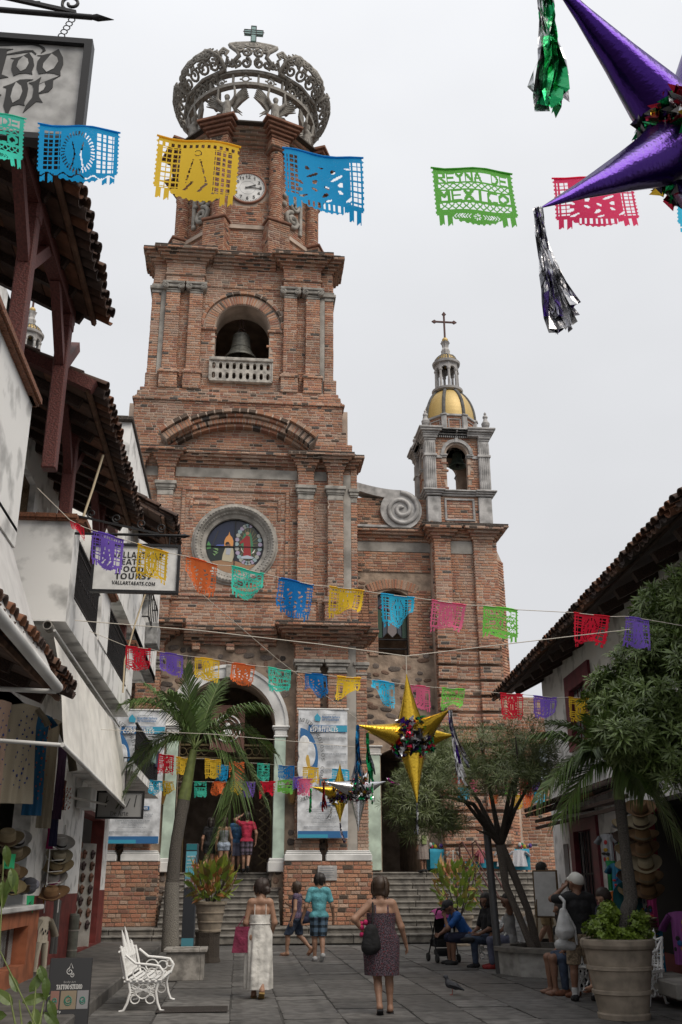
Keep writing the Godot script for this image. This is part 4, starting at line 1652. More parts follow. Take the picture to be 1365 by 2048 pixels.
	for e in [[0, 23.3, 0.0], [-.42, 22.92, PI / 2], [.42, 22.92, -PI / 2]]:
		cr.xf = Transform3D(Basis(Vector3.BACK, e[2]), V(e[0], e[1], 0))
		cr.prism(PackedVector2Array([Vector2(-.09, -.03), Vector2(.09, -.03), Vector2(0, .1)]), -.03, .03)
		cr.cbox(V(0, -.05, 0), V(.12, .04, .07), .008)
	cr.xf = Transform3D()
	put("iron_cross", cr, mat("rust_iron", Color(.075, .03, .026), .7), t)
	return t


# ---------- the crown on the bell tower

func crown() -> void:
	var t := thing("crown", "grey stone openwork crown held up by winged figures on top of the brick bell tower", "crown", V(-.5, 31.1, -35.57))
	var R := 2.78
	mat("crown_stone", Color(.35, .33, .3), .9, "stain", 1.0, .8)
	# two hoops with bars and rosettes between
	var g := Geo.new()
	for y in [2.38, 3.05]:
		g.lathe([Vector2(R - .12, y), Vector2(R + .12, y), Vector2(R + .14, y + .14), Vector2(R - .12, y + .14), Vector2(R - .12, y)], 64)
	for k in 32:
		var a := TAU * (k + .5) / 32
		g.xf = Transform3D(Basis(Vector3.UP, a), V(sin(a) * R, 2.78, cos(a) * R))
		if k % 2 == 0:
			g.cbox(Vector3.ZERO, V(.09, .6, .14), .02)
		else:
			g.tube(Vring(0, 0, .02, .15, 12), .035, 5, false)
			if k % 4 == 1:
				g.ball(Vector3.ZERO, V(.08, .08, .06), 8, 6)
			for s in 4:
				var b := s * PI / 2
				g.beam(V(cos(b) * .16, sin(b) * .16, 0), V(cos(b) * .26, sin(b) * .26, 0), .05, .05)
	g.xf = Transform3D()
	put("hoop", g, "crown_stone", t)
	# openwork fleurons, bent round the hoop and leaning outwards
	var wrap := func(gg: Geo, pts: Array, r, lean: float) -> void:
		var q := []
		for e in pts:
			var rr: float = R + .1 + lean * 2.1 * sin(clampf((e.y + .25) / 1.9, -.3, 1.0) * PI * .85) - lean * .5 + e.z
			var a: float = e.x / R
			q.append(V(sin(a) * rr, 3.18 + e.y * .82, cos(a) * rr))
		gg.tube(q, r if r is Array else r * 1.4, 5)
	var fl := Geo.new()
	for s in [-1.0, 1.0]:
		for c in [[.28, .3, .26, .05, 1.4], [.22, .82, .22, .04, 1.4], [.17, 1.22, .16, .03, 1.2], [.68, .26, .22, .04, -1.4], [.55, .66, .17, .03, 1.3], [.95, .3, .16, .03, 1.3], [.85, .62, .13, .03, -1.2], [.4, 1.08, .1, .02, 1.2]]:
			wrap.call(fl, spiral(V(s * c[0], c[1], 0), c[2], c[3], c[4] * s, 16), .045, .42)
		wrap.call(fl, [V(s * 1.1, .05, 0), V(s * .98, .5, 0), V(s * .7, .85, 0), V(s * .42, 1.2, 0), V(s * .2, 1.45, 0), V(0, 1.62, 0)], .07, .42)
		for k in 16:
			wrap.call(fl, [V(s * rnd(.05, .9), rnd(.1, .8), .02), V(s * rnd(.05, .7), rnd(.3, 1.1), .02)], .035, .42)
		for k in 6:
			var w := k / 5.0
			wrap.call(fl, [V(s * (.98 - w * .8), .5 + w * 1.0, 0), V(s * (1.12 - w * .8), .62 + w * 1.0, 0)], [.07, .03], .42)
	for y in [.35, .75, 1.1, 1.4]:
		wrap.call(fl, Vring(0, y, .03, .09, 10), .035, .42)
	wrap.call(fl, [V(-1.1, .04, 0), V(0, .02, 0), V(1.1, .04, 0)], .07, .42)
	wrap.call(fl, [V(0, 1.5, 0), V(0, 1.75, 0)], [.08, .02], .42)
	for s in [-1.0, 1.0]:
		for c in [[.2, -.3, .18, 1.3], [.16, -.7, .15, -1.3], [.5, -.2, .16, -1.3], [.1, -1.05, .1, 1.2]]:
			wrap.call(fl, spiral(V(s * c[0], c[1], .1), c[2], .03, c[3] * s, 12), .05, .42)
		wrap.call(fl, [V(s * .7, -.05, .1), V(s * .42, -.6, .1), V(s * .2, -1.0, .1), V(0, -1.3, .1)], .05, .42)
	var first: Node3D = null
	for k in range(1, 8):
		var o: MeshInstance3D
		if first == null:
			o = put("fleuron", fl, "crown_stone", t)
			first = o
		else:
			o = first.duplicate()
			o.name = "fleuron_%03d" % (k - 1)
			t.add_child(o, true)
		o.rotation.y = k * PI / 4
	var dm := Geo.new()
	for s in [-1.0, 1.0]:
		wrap.call(dm, [V(0, .1, 0), V(s * .16, .5, 0), V(s * .08, .62, 0), V(s * .2, .8, 0), V(0, 1.12, 0)], .05, .3)
		wrap.call(dm, spiral(V(s * .2, .25, 0), .16, .03, 1.3 * s, 12), .04, .3)
	wrap.call(dm, Vring(0, .78, .02, .07, 8), .035, .3)
	for k in 8:
		var o := put("small_finial", dm, "crown_stone", t)
		o.rotation.y = (k + .5) * PI / 4
	# front panel, flared towards the top, with a rosette
	var fp := Geo.new()
	var out := [V(-.62, .05, 0), V(-.72, .3, 0), V(-.5, .5, 0), V(-.56, .75, 0), V(-.84, 1.25, 0), V(-.92, 1.5, 0), V(-.7, 1.62, 0), V(0, 1.66, 0), V(.7, 1.62, 0), V(.92, 1.5, 0), V(.84, 1.25, 0), V(.56, .75, 0), V(.5, .5, 0), V(.72, .3, 0), V(.62, .05, 0)]
	wrap.call(fp, out, .075, .3)
	for r in [.27, .2, .1]:
		wrap.call(fp, Vring(0, 1.2, .02, r, 16), .035, .3)
	for k in 16:
		var a := TAU * k / 16
		wrap.call(fp, [V(cos(a) * .27, 1.2 + sin(a) * .27, 0), V(clampf(cos(a) * .75, -.8, .8), clampf(1.2 + sin(a) * .5, .7, 1.62), 0)], .03, .3)
	for k in 26:
		var c := V(rnd(-.7, .7), rnd(1.0, 1.55), 0.0)
		if Vector2(c.x, c.y - 1.2).length() > .33 and absf(c.x) < .35 + (c.y - .7) * .55:
			wrap.call(fp, Vring(c.x, c.y, 0.0, rnd(.06, .1), 8), .03, .3)
	for s in [-1.0, 1.0]:
		for c in [[.25, .2, .2, 1.4], [.55, .2, .16, -1.3], [.22, .62, .2, 1.4], [.42, .78, .14, -1.2], [.8, .2, .14, 1.2]]:
			wrap.call(fp, spiral(V(s * c[0], c[1], .03), c[2], .03, c[3] * s, 14), .05, .3)
	put("front_panel", fp, "crown_stone", t)
	# glazed cross on the panel
	var rz := R + .32
	var cg := Geo.new()
	var c0 := V(0, 3.18 + 1.36, rz)
	cg.cbox(c0 + V(0, .42, 0), V(.22, .84, .14), .01)
	cg.cbox(c0 + V(-.26, .5, 0), V(.3, .24, .138), .01)
	cg.cbox(c0 + V(.26, .5, 0), V(.3, .24, .138), .01)
	var cross := put("glass_cross", cg, mat("cross_glass", Color(.25, .38, .37), .2), t)
	cg = Geo.new()
	for x in [-.11, .11]:
		cg.beam(c0 + V(x, 0, .07), c0 + V(x, .84, .07), .03, .03, Vector3.BACK)
	for x in [-.41, .41]:
		cg.beam(c0 + V(x, .38, .07), c0 + V(x, .62, .07), .03, .03, Vector3.BACK)
	for y in [.38, .5, .62]:
		cg.beam(c0 + V(-.46 if y == .5 else -.41, y, .071), c0 + V(.46 if y == .5 else .41, y, .071), .026, .03, Vector3.BACK)
	cg.beam(c0 + V(-.11, .84, .07), c0 + V(.11, .84, .07), .03, .03, Vector3.BACK)
	put("cross_frame", cg, "iron", cross)
	# winged figures standing over the columns, arms raised to the hoop
	var ag := Geo.new()
	var B := func(a: Vector3, b: Vector3, ra: float, rb: float) -> Array: return [a, b, ra, rb]
	var bones := [B.call(V(0, 0.0, 0), V(0, .9, 0), .27, .15), B.call(V(0, .9, 0), V(0, 1.25, .02), .15, .17), B.call(V(-.14, 1.3, .02), V(.14, 1.3, .02), .1, .1), B.call(V(0, 1.35, .02), V(0, 1.5, .03), .06, .06), B.call(V(0, 1.6, .05), V(0, 1.52, .07), .115, .085)]
	for s in [-1.0, 1.0]:
		bones.append(B.call(V(s * .18, 1.32, .02), V(s * .38, 1.5, .12), .075, .06))
		bones.append(B.call(V(s * .38, 1.5, .12), V(s * .33, 1.95, .16), .06, .045))
	sdf_mesh(ag, bones, .035, .05)
	for k in 12:
		var a := TAU * k / 12
		ag.tube([V(cos(a) * .28, -.02, sin(a) * .28), V(cos(a) * .2, .5, sin(a) * .2), V(cos(a) * .15, .95, sin(a) * .15)], [.055, .04, .02], 5)
	ag.lathe([Vector2(.33, -.06), Vector2(.31, .02), Vector2(0, .03)], 14)
	var am: MeshInstance3D = null
	var wg := Geo.new()
	for s in [-1.0, 1.0]:
		for k in 9:
			var w := k / 8.0
			var root := V(s * (.14 + .12 * w), 1.3 - .3 * w, -.12)
			var tip := V(s * lerpf(.75, .95, w), lerpf(2.0, 1.25, w), -.02)
			if k > 6:
				tip = V(s * .6, .95 - (k - 6) * .12, -.08)
			wg.tube([root, root.lerp(tip, .5) + V(0, .06, .03), tip], [.06, .085, .03], 6, true, .45)
	for k in 8:
		var a := (k + .5) * PI / 4
		var o: MeshInstance3D
		if am == null:
			o = put("angel", ag, "crown_stone", t)
			put("wings", wg, "crown_stone", o)
			am = o
		else:
			o = am.duplicate()
			o.name = "angel_%03d" % k
			t.add_child(o, true)
		o.position = V(sin(a) * 2.66, .1, cos(a) * 2.66)
		o.rotation.y = a
		o.scale = V(1.1, 1.17, 1.1)
	# lightning rod inside the crown
	var rod := Geo.new()
	rod.tube([V(0.0, 0, 0), V(0.0, 3.0, 0)], .03, 6)
	for k in 8:
		rod.beam(V(0, .6 + k * .28, 0), V(.12, .7 + k * .28, 0), .02, .02)
	put("rod", rod, "iron", t)


# ---------- smooth bodies: a field of tapered capsules, joined softly, meshed as surface nets

func sdf_mesh(g: Geo, bones: Array, cell: float, k := .03, cuts: Array = []) -> void:
	# bones: [from, to, radius, radius]; cuts: planes, the side above is removed
	var lo := Vector3.INF
	var hi := -Vector3.INF
	for b in bones:
		for e in [[b[0], b[2]], [b[1], b[3]]]:
			var r: Vector3 = Vector3.ONE * (e[1] + cell * 2.0)
			lo = lo.min(e[0] - r)
			hi = hi.max(e[0] + r)
	var nx := int((hi.x - lo.x) / cell) + 2
	var ny := int((hi.y - lo.y) / cell) + 2
	var nz := int((hi.z - lo.z) / cell) + 2
	var f := PackedFloat32Array()
	f.resize(nx * ny * nz)
	f.fill(9.0)
	var pad := k + cell * 2.5
	for b in bones:
		var a0: Vector3 = b[0]
		var ba: Vector3 = b[1] - a0
		var r0: float = b[2]
		var dr: float = b[3] - r0
		var l2 := maxf(ba.length_squared(), 1e-9)
		var blo: Vector3 = (a0 - Vector3.ONE * (r0 + pad)).min(b[1] - Vector3.ONE * (b[3] + pad)) - lo
		var bhi: Vector3 = (a0 + Vector3.ONE * (r0 + pad)).max(b[1] + Vector3.ONE * (b[3] + pad)) - lo
		var i0 := maxi(0, int(blo.x / cell))
		var i1 := mini(nx - 1, int(bhi.x / cell) + 1)
		var j0 := maxi(0, int(blo.y / cell))
		var j1 := mini(ny - 1, int(bhi.y / cell) + 1)
		var m0 := maxi(0, int(blo.z / cell))
		var m1 := mini(nz - 1, int(bhi.z / cell) + 1)
		for m in range(m0, m1 + 1):
			for j in range(j0, j1 + 1):
				var at := (m * ny + j) * nx
				var q := lo + V(i0, j, m) * cell - a0
				for i in range(i0, i1 + 1):
					var h := clampf(q.dot(ba) / l2, 0.0, 1.0)
					var d := (q - ba * h).length() - r0 - dr * h
					q.x += cell
					var e := f[at + i]
					if e < 5.0:
						var w := maxf(k - absf(e - d), 0.0) / k
						d = minf(e, d) - w * w * k * .25
					f[at + i] = d
	for pl: Plane in cuts:
		for m in nz:
			for j in ny:
				var at := (m * ny + j) * nx
				for i in nx:
					if f[at + i] < .3:
						f[at + i] = maxf(f[at + i], pl.distance_to(lo + V(i, j, m) * cell))
	# surface nets
	var ids := {}
	var vs := PackedVector3Array()
	var ns := PackedVector3Array()
	var sx := 1
	var sy := nx
	var sz := nx * ny
	var far := cell * 1.8
	for m in nz - 1:
		for j in ny - 1:
			var at := m * sz + j * sy
			for i in nx - 1:
				var p := at + i
				var v0 := f[p]
				if v0 > far or v0 < -far:
					continue
				var c := [v0, f[p + 1], f[p + sy], f[p + sy + 1], f[p + sz], f[p + sz + 1], f[p + sz + sy], f[p + sz + sy + 1]]
				var neg := 0
				for e in c:
					if e < 0.0:
						neg += 1
				if neg == 0 or neg == 8:
					continue
				var acc := Vector3.ZERO
				var cnt := 0
				for e in [[0, 1], [2, 3], [4, 5], [6, 7], [0, 2], [1, 3], [4, 6], [5, 7], [0, 4], [1, 5], [2, 6], [3, 7]]:
					var fa: float = c[e[0]]
					var fb: float = c[e[1]]
					if (fa < 0.0) != (fb < 0.0):
						var t := fa / (fa - fb)
						var pa := V(e[0] & 1, (e[0] >> 1) & 1, e[0] >> 2)
						var pb := V(e[1] & 1, (e[1] >> 1) & 1, e[1] >> 2)
						acc += pa.lerp(pb, t)
						cnt += 1
				ids[p] = vs.size()
				vs.append(lo + (V(i, j, m) + acc / cnt) * cell)
				ns.append(V(c[1] + c[3] + c[5] + c[7] - c[0] - c[2] - c[4] - c[6], c[2] + c[3] + c[6] + c[7] - c[0] - c[1] - c[4] - c[5], c[4] + c[5] + c[6] + c[7] - c[0] - c[1] - c[2] - c[3]).normalized())
	for p in ids:
		for ax in [[sx, sy, sz], [sy, sz, sx], [sz, sx, sy]]:
			var d: int = ax[0]
			if p + d >= f.size():
				continue
			var fa := f[p]
			var fb := f[p + d]
			if (fa < 0.0) == (fb < 0.0):
				continue
			var q := [p, p - ax[1], p - ax[1] - ax[2], p - ax[2]]
			if not (ids.has(q[1]) and ids.has(q[2]) and ids.has(q[3])):
				continue
			var n := [ids[q[0]], ids[q[1]], ids[q[2]], ids[q[3]]]
			if fa >= 0.0:
				n.reverse()
			g.quadn(vs[n[0]], vs[n[1]], vs[n[2]], vs[n[3]], ns[n[0]], ns[n[1]], ns[n[2]], ns[n[3]])


# ---------- tiled eaves and houses

var tile_mesh: ArrayMesh
var tile_tones := [Color(.1, .055, .04), Color(.075, .046, .036), Color(.13, .07, .045), Color(.06, .042, .036), Color(.2, .085, .045), Color(.09, .06, .05)]


func make_tile() -> void:
	var g := Geo.new()
	for i in 8:
		var a := PI * i / 8
		var b := PI * (i + 1) / 8
		var p := func(t: float, r: float, z: float) -> Vector3: return V(cos(t) * r, sin(t) * r * .85, z)
		var na := V(cos(a), sin(a), 0)
		var nb := V(cos(b), sin(b), 0)
		g.quadn(p.call(a, .098, .2), p.call(a, .08, -.2), p.call(b, .08, -.2), p.call(b, .098, .2), na, na, nb, nb)
		g.quadn(p.call(b, .08, .2), p.call(b, .063, -.2), p.call(a, .063, -.2), p.call(a, .08, .2), -nb, -nb, -na, -na)
		g.quad(p.call(a, .08, .2), p.call(a, .098, .2), p.call(b, .098, .2), p.call(b, .08, .2))
		g.quad(p.call(a, .08, -.2), p.call(a, .063, -.2), p.call(b, .063, -.2), p.call(b, .08, -.2))
	tile_mesh = g.done()


func toned(base: String, c: Color) -> StandardMaterial3D:
	var key := base + "_%d" % int(c.to_rgba32() >> 8)
	if not M.has(key):
		var m: StandardMaterial3D = M[base].duplicate()
		m.vertex_color_use_as_albedo = false
		m.albedo_color = c.linear_to_srgb()
		M[key] = m
	return M[key]


func tiled_eave(house: Node3D, A: Vector3, d: Vector3, L: float, u: Vector3, S: float, boards := true, rafter := .62, singles := true) -> Node3D:
	# A: start of the eave line, d: along it, u: up the slope; tiles above, clay boards on rafters below
	if tile_mesh == null:
		make_tile()
	var roof := Node3D.new()
	roof.name = "roof"
	house.add_child(roof, true)
	var n := u.cross(d).normalized()
	if n.y < 0:
		n = -n
	var deck := Geo.new()
	var p := [A + u * .02, A + d * L + u * .02, A + d * L + u * S, A + u * S]
	var lo := -n * .012
	var hi := n * .02
	deck.quad(p[0] + hi, p[1] + hi, p[2] + hi, p[3] + hi)
	deck.quad(p[3] + lo, p[2] + lo, p[1] + lo, p[0] + lo)
	for k in 4:
		deck.quad(p[k] + lo, p[(k + 1) % 4] + lo, p[(k + 1) % 4] + hi, p[k] + hi)
	put("deck", deck, "dark_wood", roof)
	var buf := PackedFloat32Array()
	var step := .2
	for r in int(S / .33) + 1:
		for c in int(L / step):
			for up in [0, 1]:
				var o: Vector3 = A + d * ((c + .5 + .5 * up) * step + rnd(-.008, .008)) + u * (r * .33 + .1 + rnd(-.03, .03)) + n * ((.09 if up == 0 else .12) + rnd(0, .012))
				if r == 0:
					o -= u * .06
				var b := Basis(d if up else -d, n if up else -n, -u).orthonormalized()
				b = b * Basis(Vector3.UP, rnd(-.05, .05)) * Basis(Vector3.RIGHT, -.045 if up else .045)
				var t: Color = tile_tones[rng.randi() % 6] * rnd(.8, 1.2)
				if up and r == 0 and singles:
					var m := put("roof_tile", tile_mesh, toned("roof_tile", tile_tones[rng.randi() % 6]), roof)
					m.transform = Transform3D(b, o)
				else:
					push(buf, b.x, b.y, b.z, o, t)
	many("roof_tiles", tile_mesh, "roof_tile", buf, roof)
	if not boards:
		return roof
	var k := .12
	while k < L:
		var rb := Geo.new()
		var a := A + d * k + u * .16 - n * .1
		rb.beam(a, a + u * (S - .16), .09, .13, n)
		put("rafter", rb, "dark_wood", roof)
		var q := .08
		while q < S - .2 and k + rafter < L + .2:
			var w := rnd(.3, .36)
			var bd := Geo.new()
			var bw: float = minf(rafter - .1, L - k - .06)
			bd.xf = Transform3D(Basis(d, n, d.cross(n)), A + d * (k + rafter * .5) + u * (q + w / 2) - n * (.03 + rnd(0, .006)))
			bd.cbox(Vector3.ZERO, V(bw, .03, w - .012), .004)
			var t: float = rnd(.6, 1.25)
			put("clay_board", bd, toned("clay_board", [Color(.17, .085, .055), Color(.12, .07, .05), Color(.21, .1, .06), Color(.1, .06, .045)][rng.randi() % 4]), roof)
			q += w
		k += rafter
	var fb := Geo.new()
	fb.beam(A + u * .03 - n * .03, A + d * L + u * .03 - n * .03, .05, .05, n)
	put("eave_board", fb, toned("clay_board", Color(.2, .11, .07)), roof)
	return roof


func wall_holes(g: Geo, s0: float, s1: float, y0: float, y1: float, thick: float, holes: Array) -> void:
	# a wall in the plane of g.xf (x along, y up, z outwards), pierced by holes [s0, s1, y0, y1]
	var xs := [s0, s1]
	var ys := [y0, y1]
	for h in holes:
		xs.append_array([clampf(h[0], s0, s1), clampf(h[1], s0, s1)])
		ys.append_array([clampf(h[2], y0, y1), clampf(h[3], y0, y1)])
	xs.sort()
	ys.sort()
	for i in xs.size() - 1:
		if xs[i + 1] - xs[i] < 1e-4:
			continue
		for j in ys.size() - 1:
			if ys[j + 1] - ys[j] < 1e-4:
				continue
			var mx: float = (xs[i] + xs[i + 1]) / 2
			var my: float = (ys[j] + ys[j + 1]) / 2
			var open := false
			for h in holes:
				if mx > h[0] and mx < h[1] and my > h[2] and my < h[3]:
					open = true
			if not open:
				g.ext(xs[i], xs[i + 1], ys[j], ys[j + 1], -thick, 0)


func railing(parent: Node3D, a: Vector3, b: Vector3, h: float, called := "railing") -> Node3D:
	# iron bars between two rails, with collars; each bar a piece
	var r := Node3D.new()
	r.name = called
	parent.add_child(r, true)
	var g := Geo.new()
	g.beam(a + V(0, h, 0), b + V(0, h, 0), .05, .035)
	g.beam(a + V(0, .06, 0), b + V(0, .06, 0), .035, .02)
	g.beam(a + V(0, h - .12, 0), b + V(0, h - .12, 0), .03, .015)
	put("rail", g, "iron", r)
	g = Geo.new()
	g.beam(Vector3.ZERO, V(0, h, 0), .018, .018)
	var bar := g.done()
	var c := Geo.new()
	c.merge(g, Transform3D())
	c.cbox(V(0, h * .48, 0), V(.035, .05, .035), .006)
	c.cbox(V(0, h * .62, 0), V(.03, .02, .03), .004)
	var knob := c.done()
	var k := maxi(2, roundi((b - a).length() / .105))
	for i in range(1, k):
		put("bar", knob if i % 2 else bar, "iron", r, a.lerp(b, float(i) / k))
	return r


func left_houses() -> void:
	# nearest house: upper floor with red posts and the highest eave, shop below
	var W := Basis(V(0, 0, -1), Vector3.UP, V(1, 0, 0))
	var a := thing("corner_house", "nearest white house, its brown tiled eave highest and a shop of hats below", "house", Vector3.ZERO)
	var g := Geo.new()
	g.xf = Transform3D(W, V(-3.5, 0, 0))
	wall_holes(g, 4.0, 12.4, 4.3, 9.4, .3, [[4.5, 8.6, 5.5, 8.6], [9.2, 12.0, 5.5, 8.4]])
	wall_holes(g, 4.0, 18.3, 0.0, 4.3, .3, [[12.2, 17.6, 1.15, 3.55]])
	g.xf = Transform3D()
	g.ext(-9, -3.5, 4.3, 9.4, -12.4, -12.2)
	g.ext(-2.42, -2.3, 4.86, 6.3, -9.4, -4.0)
	g.ext(-3.5, -2.3, 4.7, 4.9, -9.4, -4.0)
	g.ext(-3.5, -2.42, 4.9, 6.3, -9.4, -9.24)
	put("wall", g, "plaster", a)
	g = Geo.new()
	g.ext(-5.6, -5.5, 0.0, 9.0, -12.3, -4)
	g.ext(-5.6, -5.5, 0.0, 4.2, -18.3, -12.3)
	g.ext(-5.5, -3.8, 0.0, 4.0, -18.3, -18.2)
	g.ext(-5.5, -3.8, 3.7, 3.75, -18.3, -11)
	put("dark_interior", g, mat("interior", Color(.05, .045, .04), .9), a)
	coping(a, V(-2.36, 6.3, -9.44), V(-2.36, 6.3, -4.0), .2)
	coping(a, V(-3.5, 6.3, -9.32), V(-2.26, 6.3, -9.32), .22)
	for q in [[V(-2.45, 6.3, -9.0), 8.5], [V(-2.45, 6.3, -11.2), 8.5]]:
		post(a, q[0], q[1])
	g = Geo.new()
	g.beam(V(-2.45, 8.55, -7.8), V(-2.45, 8.55, -11.4), .16, .2)
	put("beam", g, "red_wood", a)
	var u := V(-1.5, .75, 0).normalized()
	tiled_eave(a, V(-2.12, 8.62, -11.6), V(0, 0, 1), 3.9, u, 1.6)
	# terracotta counter under the shop opening, with a low window
	g = Geo.new()
	g.xf = Transform3D(W, V(-3.28, 0, 0))
	wall_holes(g, 11.5, 17.95, .1, 1.2, .3, [[14.4, 17.15, .42, .98]])
	var counter := put("counter", g, "terracotta_paint", a)
	g = Geo.new()
	g.ext(-3.56, -3.5, .42, .98, -17.15, -14.4)
	put("pane", g, "window_glass", counter)
	g = Geo.new()
	for z in [-16.8, -16.0, -15.3]:
		g.ext(-3.54, -3.49, .42, .98, z, z + .12)
	put("frame", g, "dark_wood", counter)
	g = Geo.new()
	g.cbox(V(-3.42, 1.24, -14.8), V(.44, .08, 6.2), .015)
	put("counter_top", g, "white_paint", counter)
	# small tile canopy over the shop
	tiled_eave(a, V(-2.2, 3.7, -12.1), V(0, 0, 1), 6.0, V(-1.2, .5, 0).normalized(), 1.35, true, .9)
	# balcony house in the middle
	var b := thing("balcony_house", "white house with red posts, iron balcony railings and a tiled eave, mid street", "house")
	g = Geo.new()
	g.xf = Transform3D(W, V(-3.5, 0, 0))
	wall_holes(g, 18.32, 23.4, 0, 1.42, .3, [])
	wall_holes(g, 12.6, 21.2, 3.9, 8.6, .3, [[13.4, 15.2, 5.3, 7.7], [16.2, 18.4, 5.3, 7.7]])
	wall_holes(g, 18.32, 23.4, 1.42, 3.9, .3, [])
	wall_holes(g, 23.4, 26.95, 0, 3.9, .3, [[23.4, 26.95, .12, 3.15]])
	wall_holes(g, 26.95, 28.0, 0, 3.9, .3, [])
	wall_holes(g, 21.2, 28.0, 3.9, 6.8, .3, [[22.2, 23.6, 4.0, 6.1], [25.0, 26.2, 4.0, 6.1]])
	g.xf = Transform3D()
	g.ext(-9, -3.8, 0, 6.7, -28.0, -27.8)
	g.ext(-3.5, -2.4, 4.86, 5.3, -21.0, -12.95)
	g.ext(-2.5, -2.4, 5.3, 6.3, -13.4, -12.95)
	g.ext(-3.5, -2.5, 5.3, 6.3, -13.1, -12.95)
	g.ext(-2.5, -2.38, 5.3, 6.25, -16.9, -15.85)
	g.ext(-2.5, -2.38, 5.3, 6.25, -21.0, -20.2)
	g.ext(-3.5, -2.5, 5.3, 6.3, -21.0, -20.9)
	put("wall", g, "plaster", b)
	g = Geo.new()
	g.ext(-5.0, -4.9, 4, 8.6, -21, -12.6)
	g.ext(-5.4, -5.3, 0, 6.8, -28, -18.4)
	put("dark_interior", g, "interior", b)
	coping(b, V(-3.5, 6.3, -13.0), V(-2.36, 6.3, -13.0), .2)
	coping(b, V(-2.42, 6.3, -13.0), V(-2.42, 6.3, -13.5), .22)
	coping(b, V(-2.42, 6.25, -15.82), V(-2.42, 6.25, -16.95), .22)
	coping(b, V(-2.42, 6.25, -20.15), V(-2.42, 6.25, -21.02), .22)
	railing(b, V(-2.43, 5.3, -13.4), V(-2.43, 5.3, -15.85), .86)
	railing(b, V(-2.43, 5.3, -16.9), V(-2.43, 5.3, -20.2), .86)
	for q in [[V(-2.62, 5.3, -13.3), 7.9], [V(-2.62, 5.3, -16.3), 7.9], [V(-2.62, 5.3, -20.6), 7.9]]:
		post(b, q[0], q[1])
	g = Geo.new()
	g.beam(V(-2.62, 7.98, -12.4), V(-2.62, 7.98, -20.9), .15, .18)
	put("beam", g, "red_wood", b)
	g = Geo.new()
	for z in [-14.0, -14.6, -15.2]:
		g.ext(-3.72, -3.6, 5.3, 7.7, z, z + .08)
	g.ext(-3.72, -3.6, 7.6, 7.7, -15.2, -13.4)
	put("window_frame", g, mat("ochre_wood", Color(.19, .12, .06), .7, "grain", 1.0, .3), b)
	tiled_eave(b, V(-2.14, 7.7, -17.2), V(0, 0, 1), 5.5, V(-1.3, .62, 0).normalized(), 1.75, true, .55)
	g = Geo.new()
	g.beam(V(-2.1, 7.72, -11.72), V(-3.5, 8.36, -11.72), .14, .16)
	put("gable_beam", g, "red_wood", b)
	# red wainscot, shop door with red reveals
	g = Geo.new()
	g.xf = Transform3D(W, V(-3.492, 0, 0))
	wall_holes(g, 18.3, 23.35, .1, 1.4, .02, [])
	wall_holes(g, 26.98, 28.02, .1, 1.44, .02, [])
	g.xf = Transform3D()
	g.ext(-3.8, -3.488, .12, 3.2, -27.02, -26.9)
	g.ext(-3.8, -3.488, 3.1, 3.2, -26.9, -23.4)
	g.ext(-3.8, -3.489, .1, .22, -26.9, -23.4)
	put("wainscot", g, "red_paint", b)
	g = Geo.new()
	g.ext(-4.1, -4.05, .2, 2.95, -26.6, -23.45)
	for k in 9:
		g.ext(-4.05, -4.02, 2.55 + k * .05, 2.585 + k * .05, -26.6, -23.5)
	put("shutter", g, "white_paint", b)
	g = Geo.new()
	g.cbox(V(-3.3, 3.3, -22.3), V(.3, .42, .9), .02)
	put("vent_box", g, "white_paint", b)
	# low balcony beyond
	g = Geo.new()
	g.ext(-3.5, -2.2, 3.72, 3.9, -27.6, -20.6)
	put("low_balcony", g, "plaster", b)
	railing(b, V(-2.26, 3.9, -21.3), V(-2.26, 3.9, -27.5), .88, "low_railing")
	railing(b, V(-2.26, 3.9, -27.52), V(-3.5, 3.9, -27.52), .88, "low_railing")
	# white block at the corner by the church
	var c := thing("corner_block", "plain white upper block with a flat roof edge, next to the church tower", "house")
	g = Geo.new()
	g.xf = Transform3D(W, V(-2.45, 0, 0))
	wall_holes(g, 18.2, 27.0, 6.72, 10.35, .25, [[22.5, 25.0, 7.5, 8.5]])
	wall_holes(g, 21.2, 27.0, 6.72, 6.9, 3.0, [])
	g.xf = Transform3D()
	g.ext(-9, -2.7, 6.9, 10.35, -18.4, -18.2)
	g.ext(-9, -2.7, 6.9, 10.35, -27.0, -26.8)
	g.ext(-9, -2.7, 10.1, 10.3, -26.8, -18.4)
	put("wall", g, "plaster", c)
	g = Geo.new()
	g.cbox(V(-2.56, 10.4, -22.6), V(.3, .1, 9.0), .02)
	g.cbox(V(-5.6, 10.41, -18.3), V(6.2, .1, .4), .02)
	put("coping", g, "soot", c)
	g = Geo.new()
	g.ext(-2.85, -2.8, 7.5, 8.5, -25.0, -22.5)
	put("window", g, "dark_void", c)
	g = Geo.new()
	for k in 6:
		g.beam(V(-2.3, 7.45, -22.6 - k * .45), V(-2.3, 8.2, -22.6 - k * .45), .025, .025)
	for y in [7.45, 8.2]:
		g.beam(V(-2.3, y, -22.6), V(-2.3, y, -24.85), .03, .03)
		for z in [-22.6, -24.85]:
			g.beam(V(-2.45, y, z), V(-2.3, y, z), .03, .03)
	put("window_guard", g, "iron", c)
	g = Geo.new()
	g.cbox(V(-2.3, 7.3, -24.0), V(.3, .55, .8), .02)
	put("vent_box", g, toned("clay_board", Color(.3, .3, .3)), c)
	tiled_eave(c, V(-1.72, 8.55, -20.9), V(0, 0, 1), 2.1, V(-.75, .42, 0).normalized(), .85, true, .7)


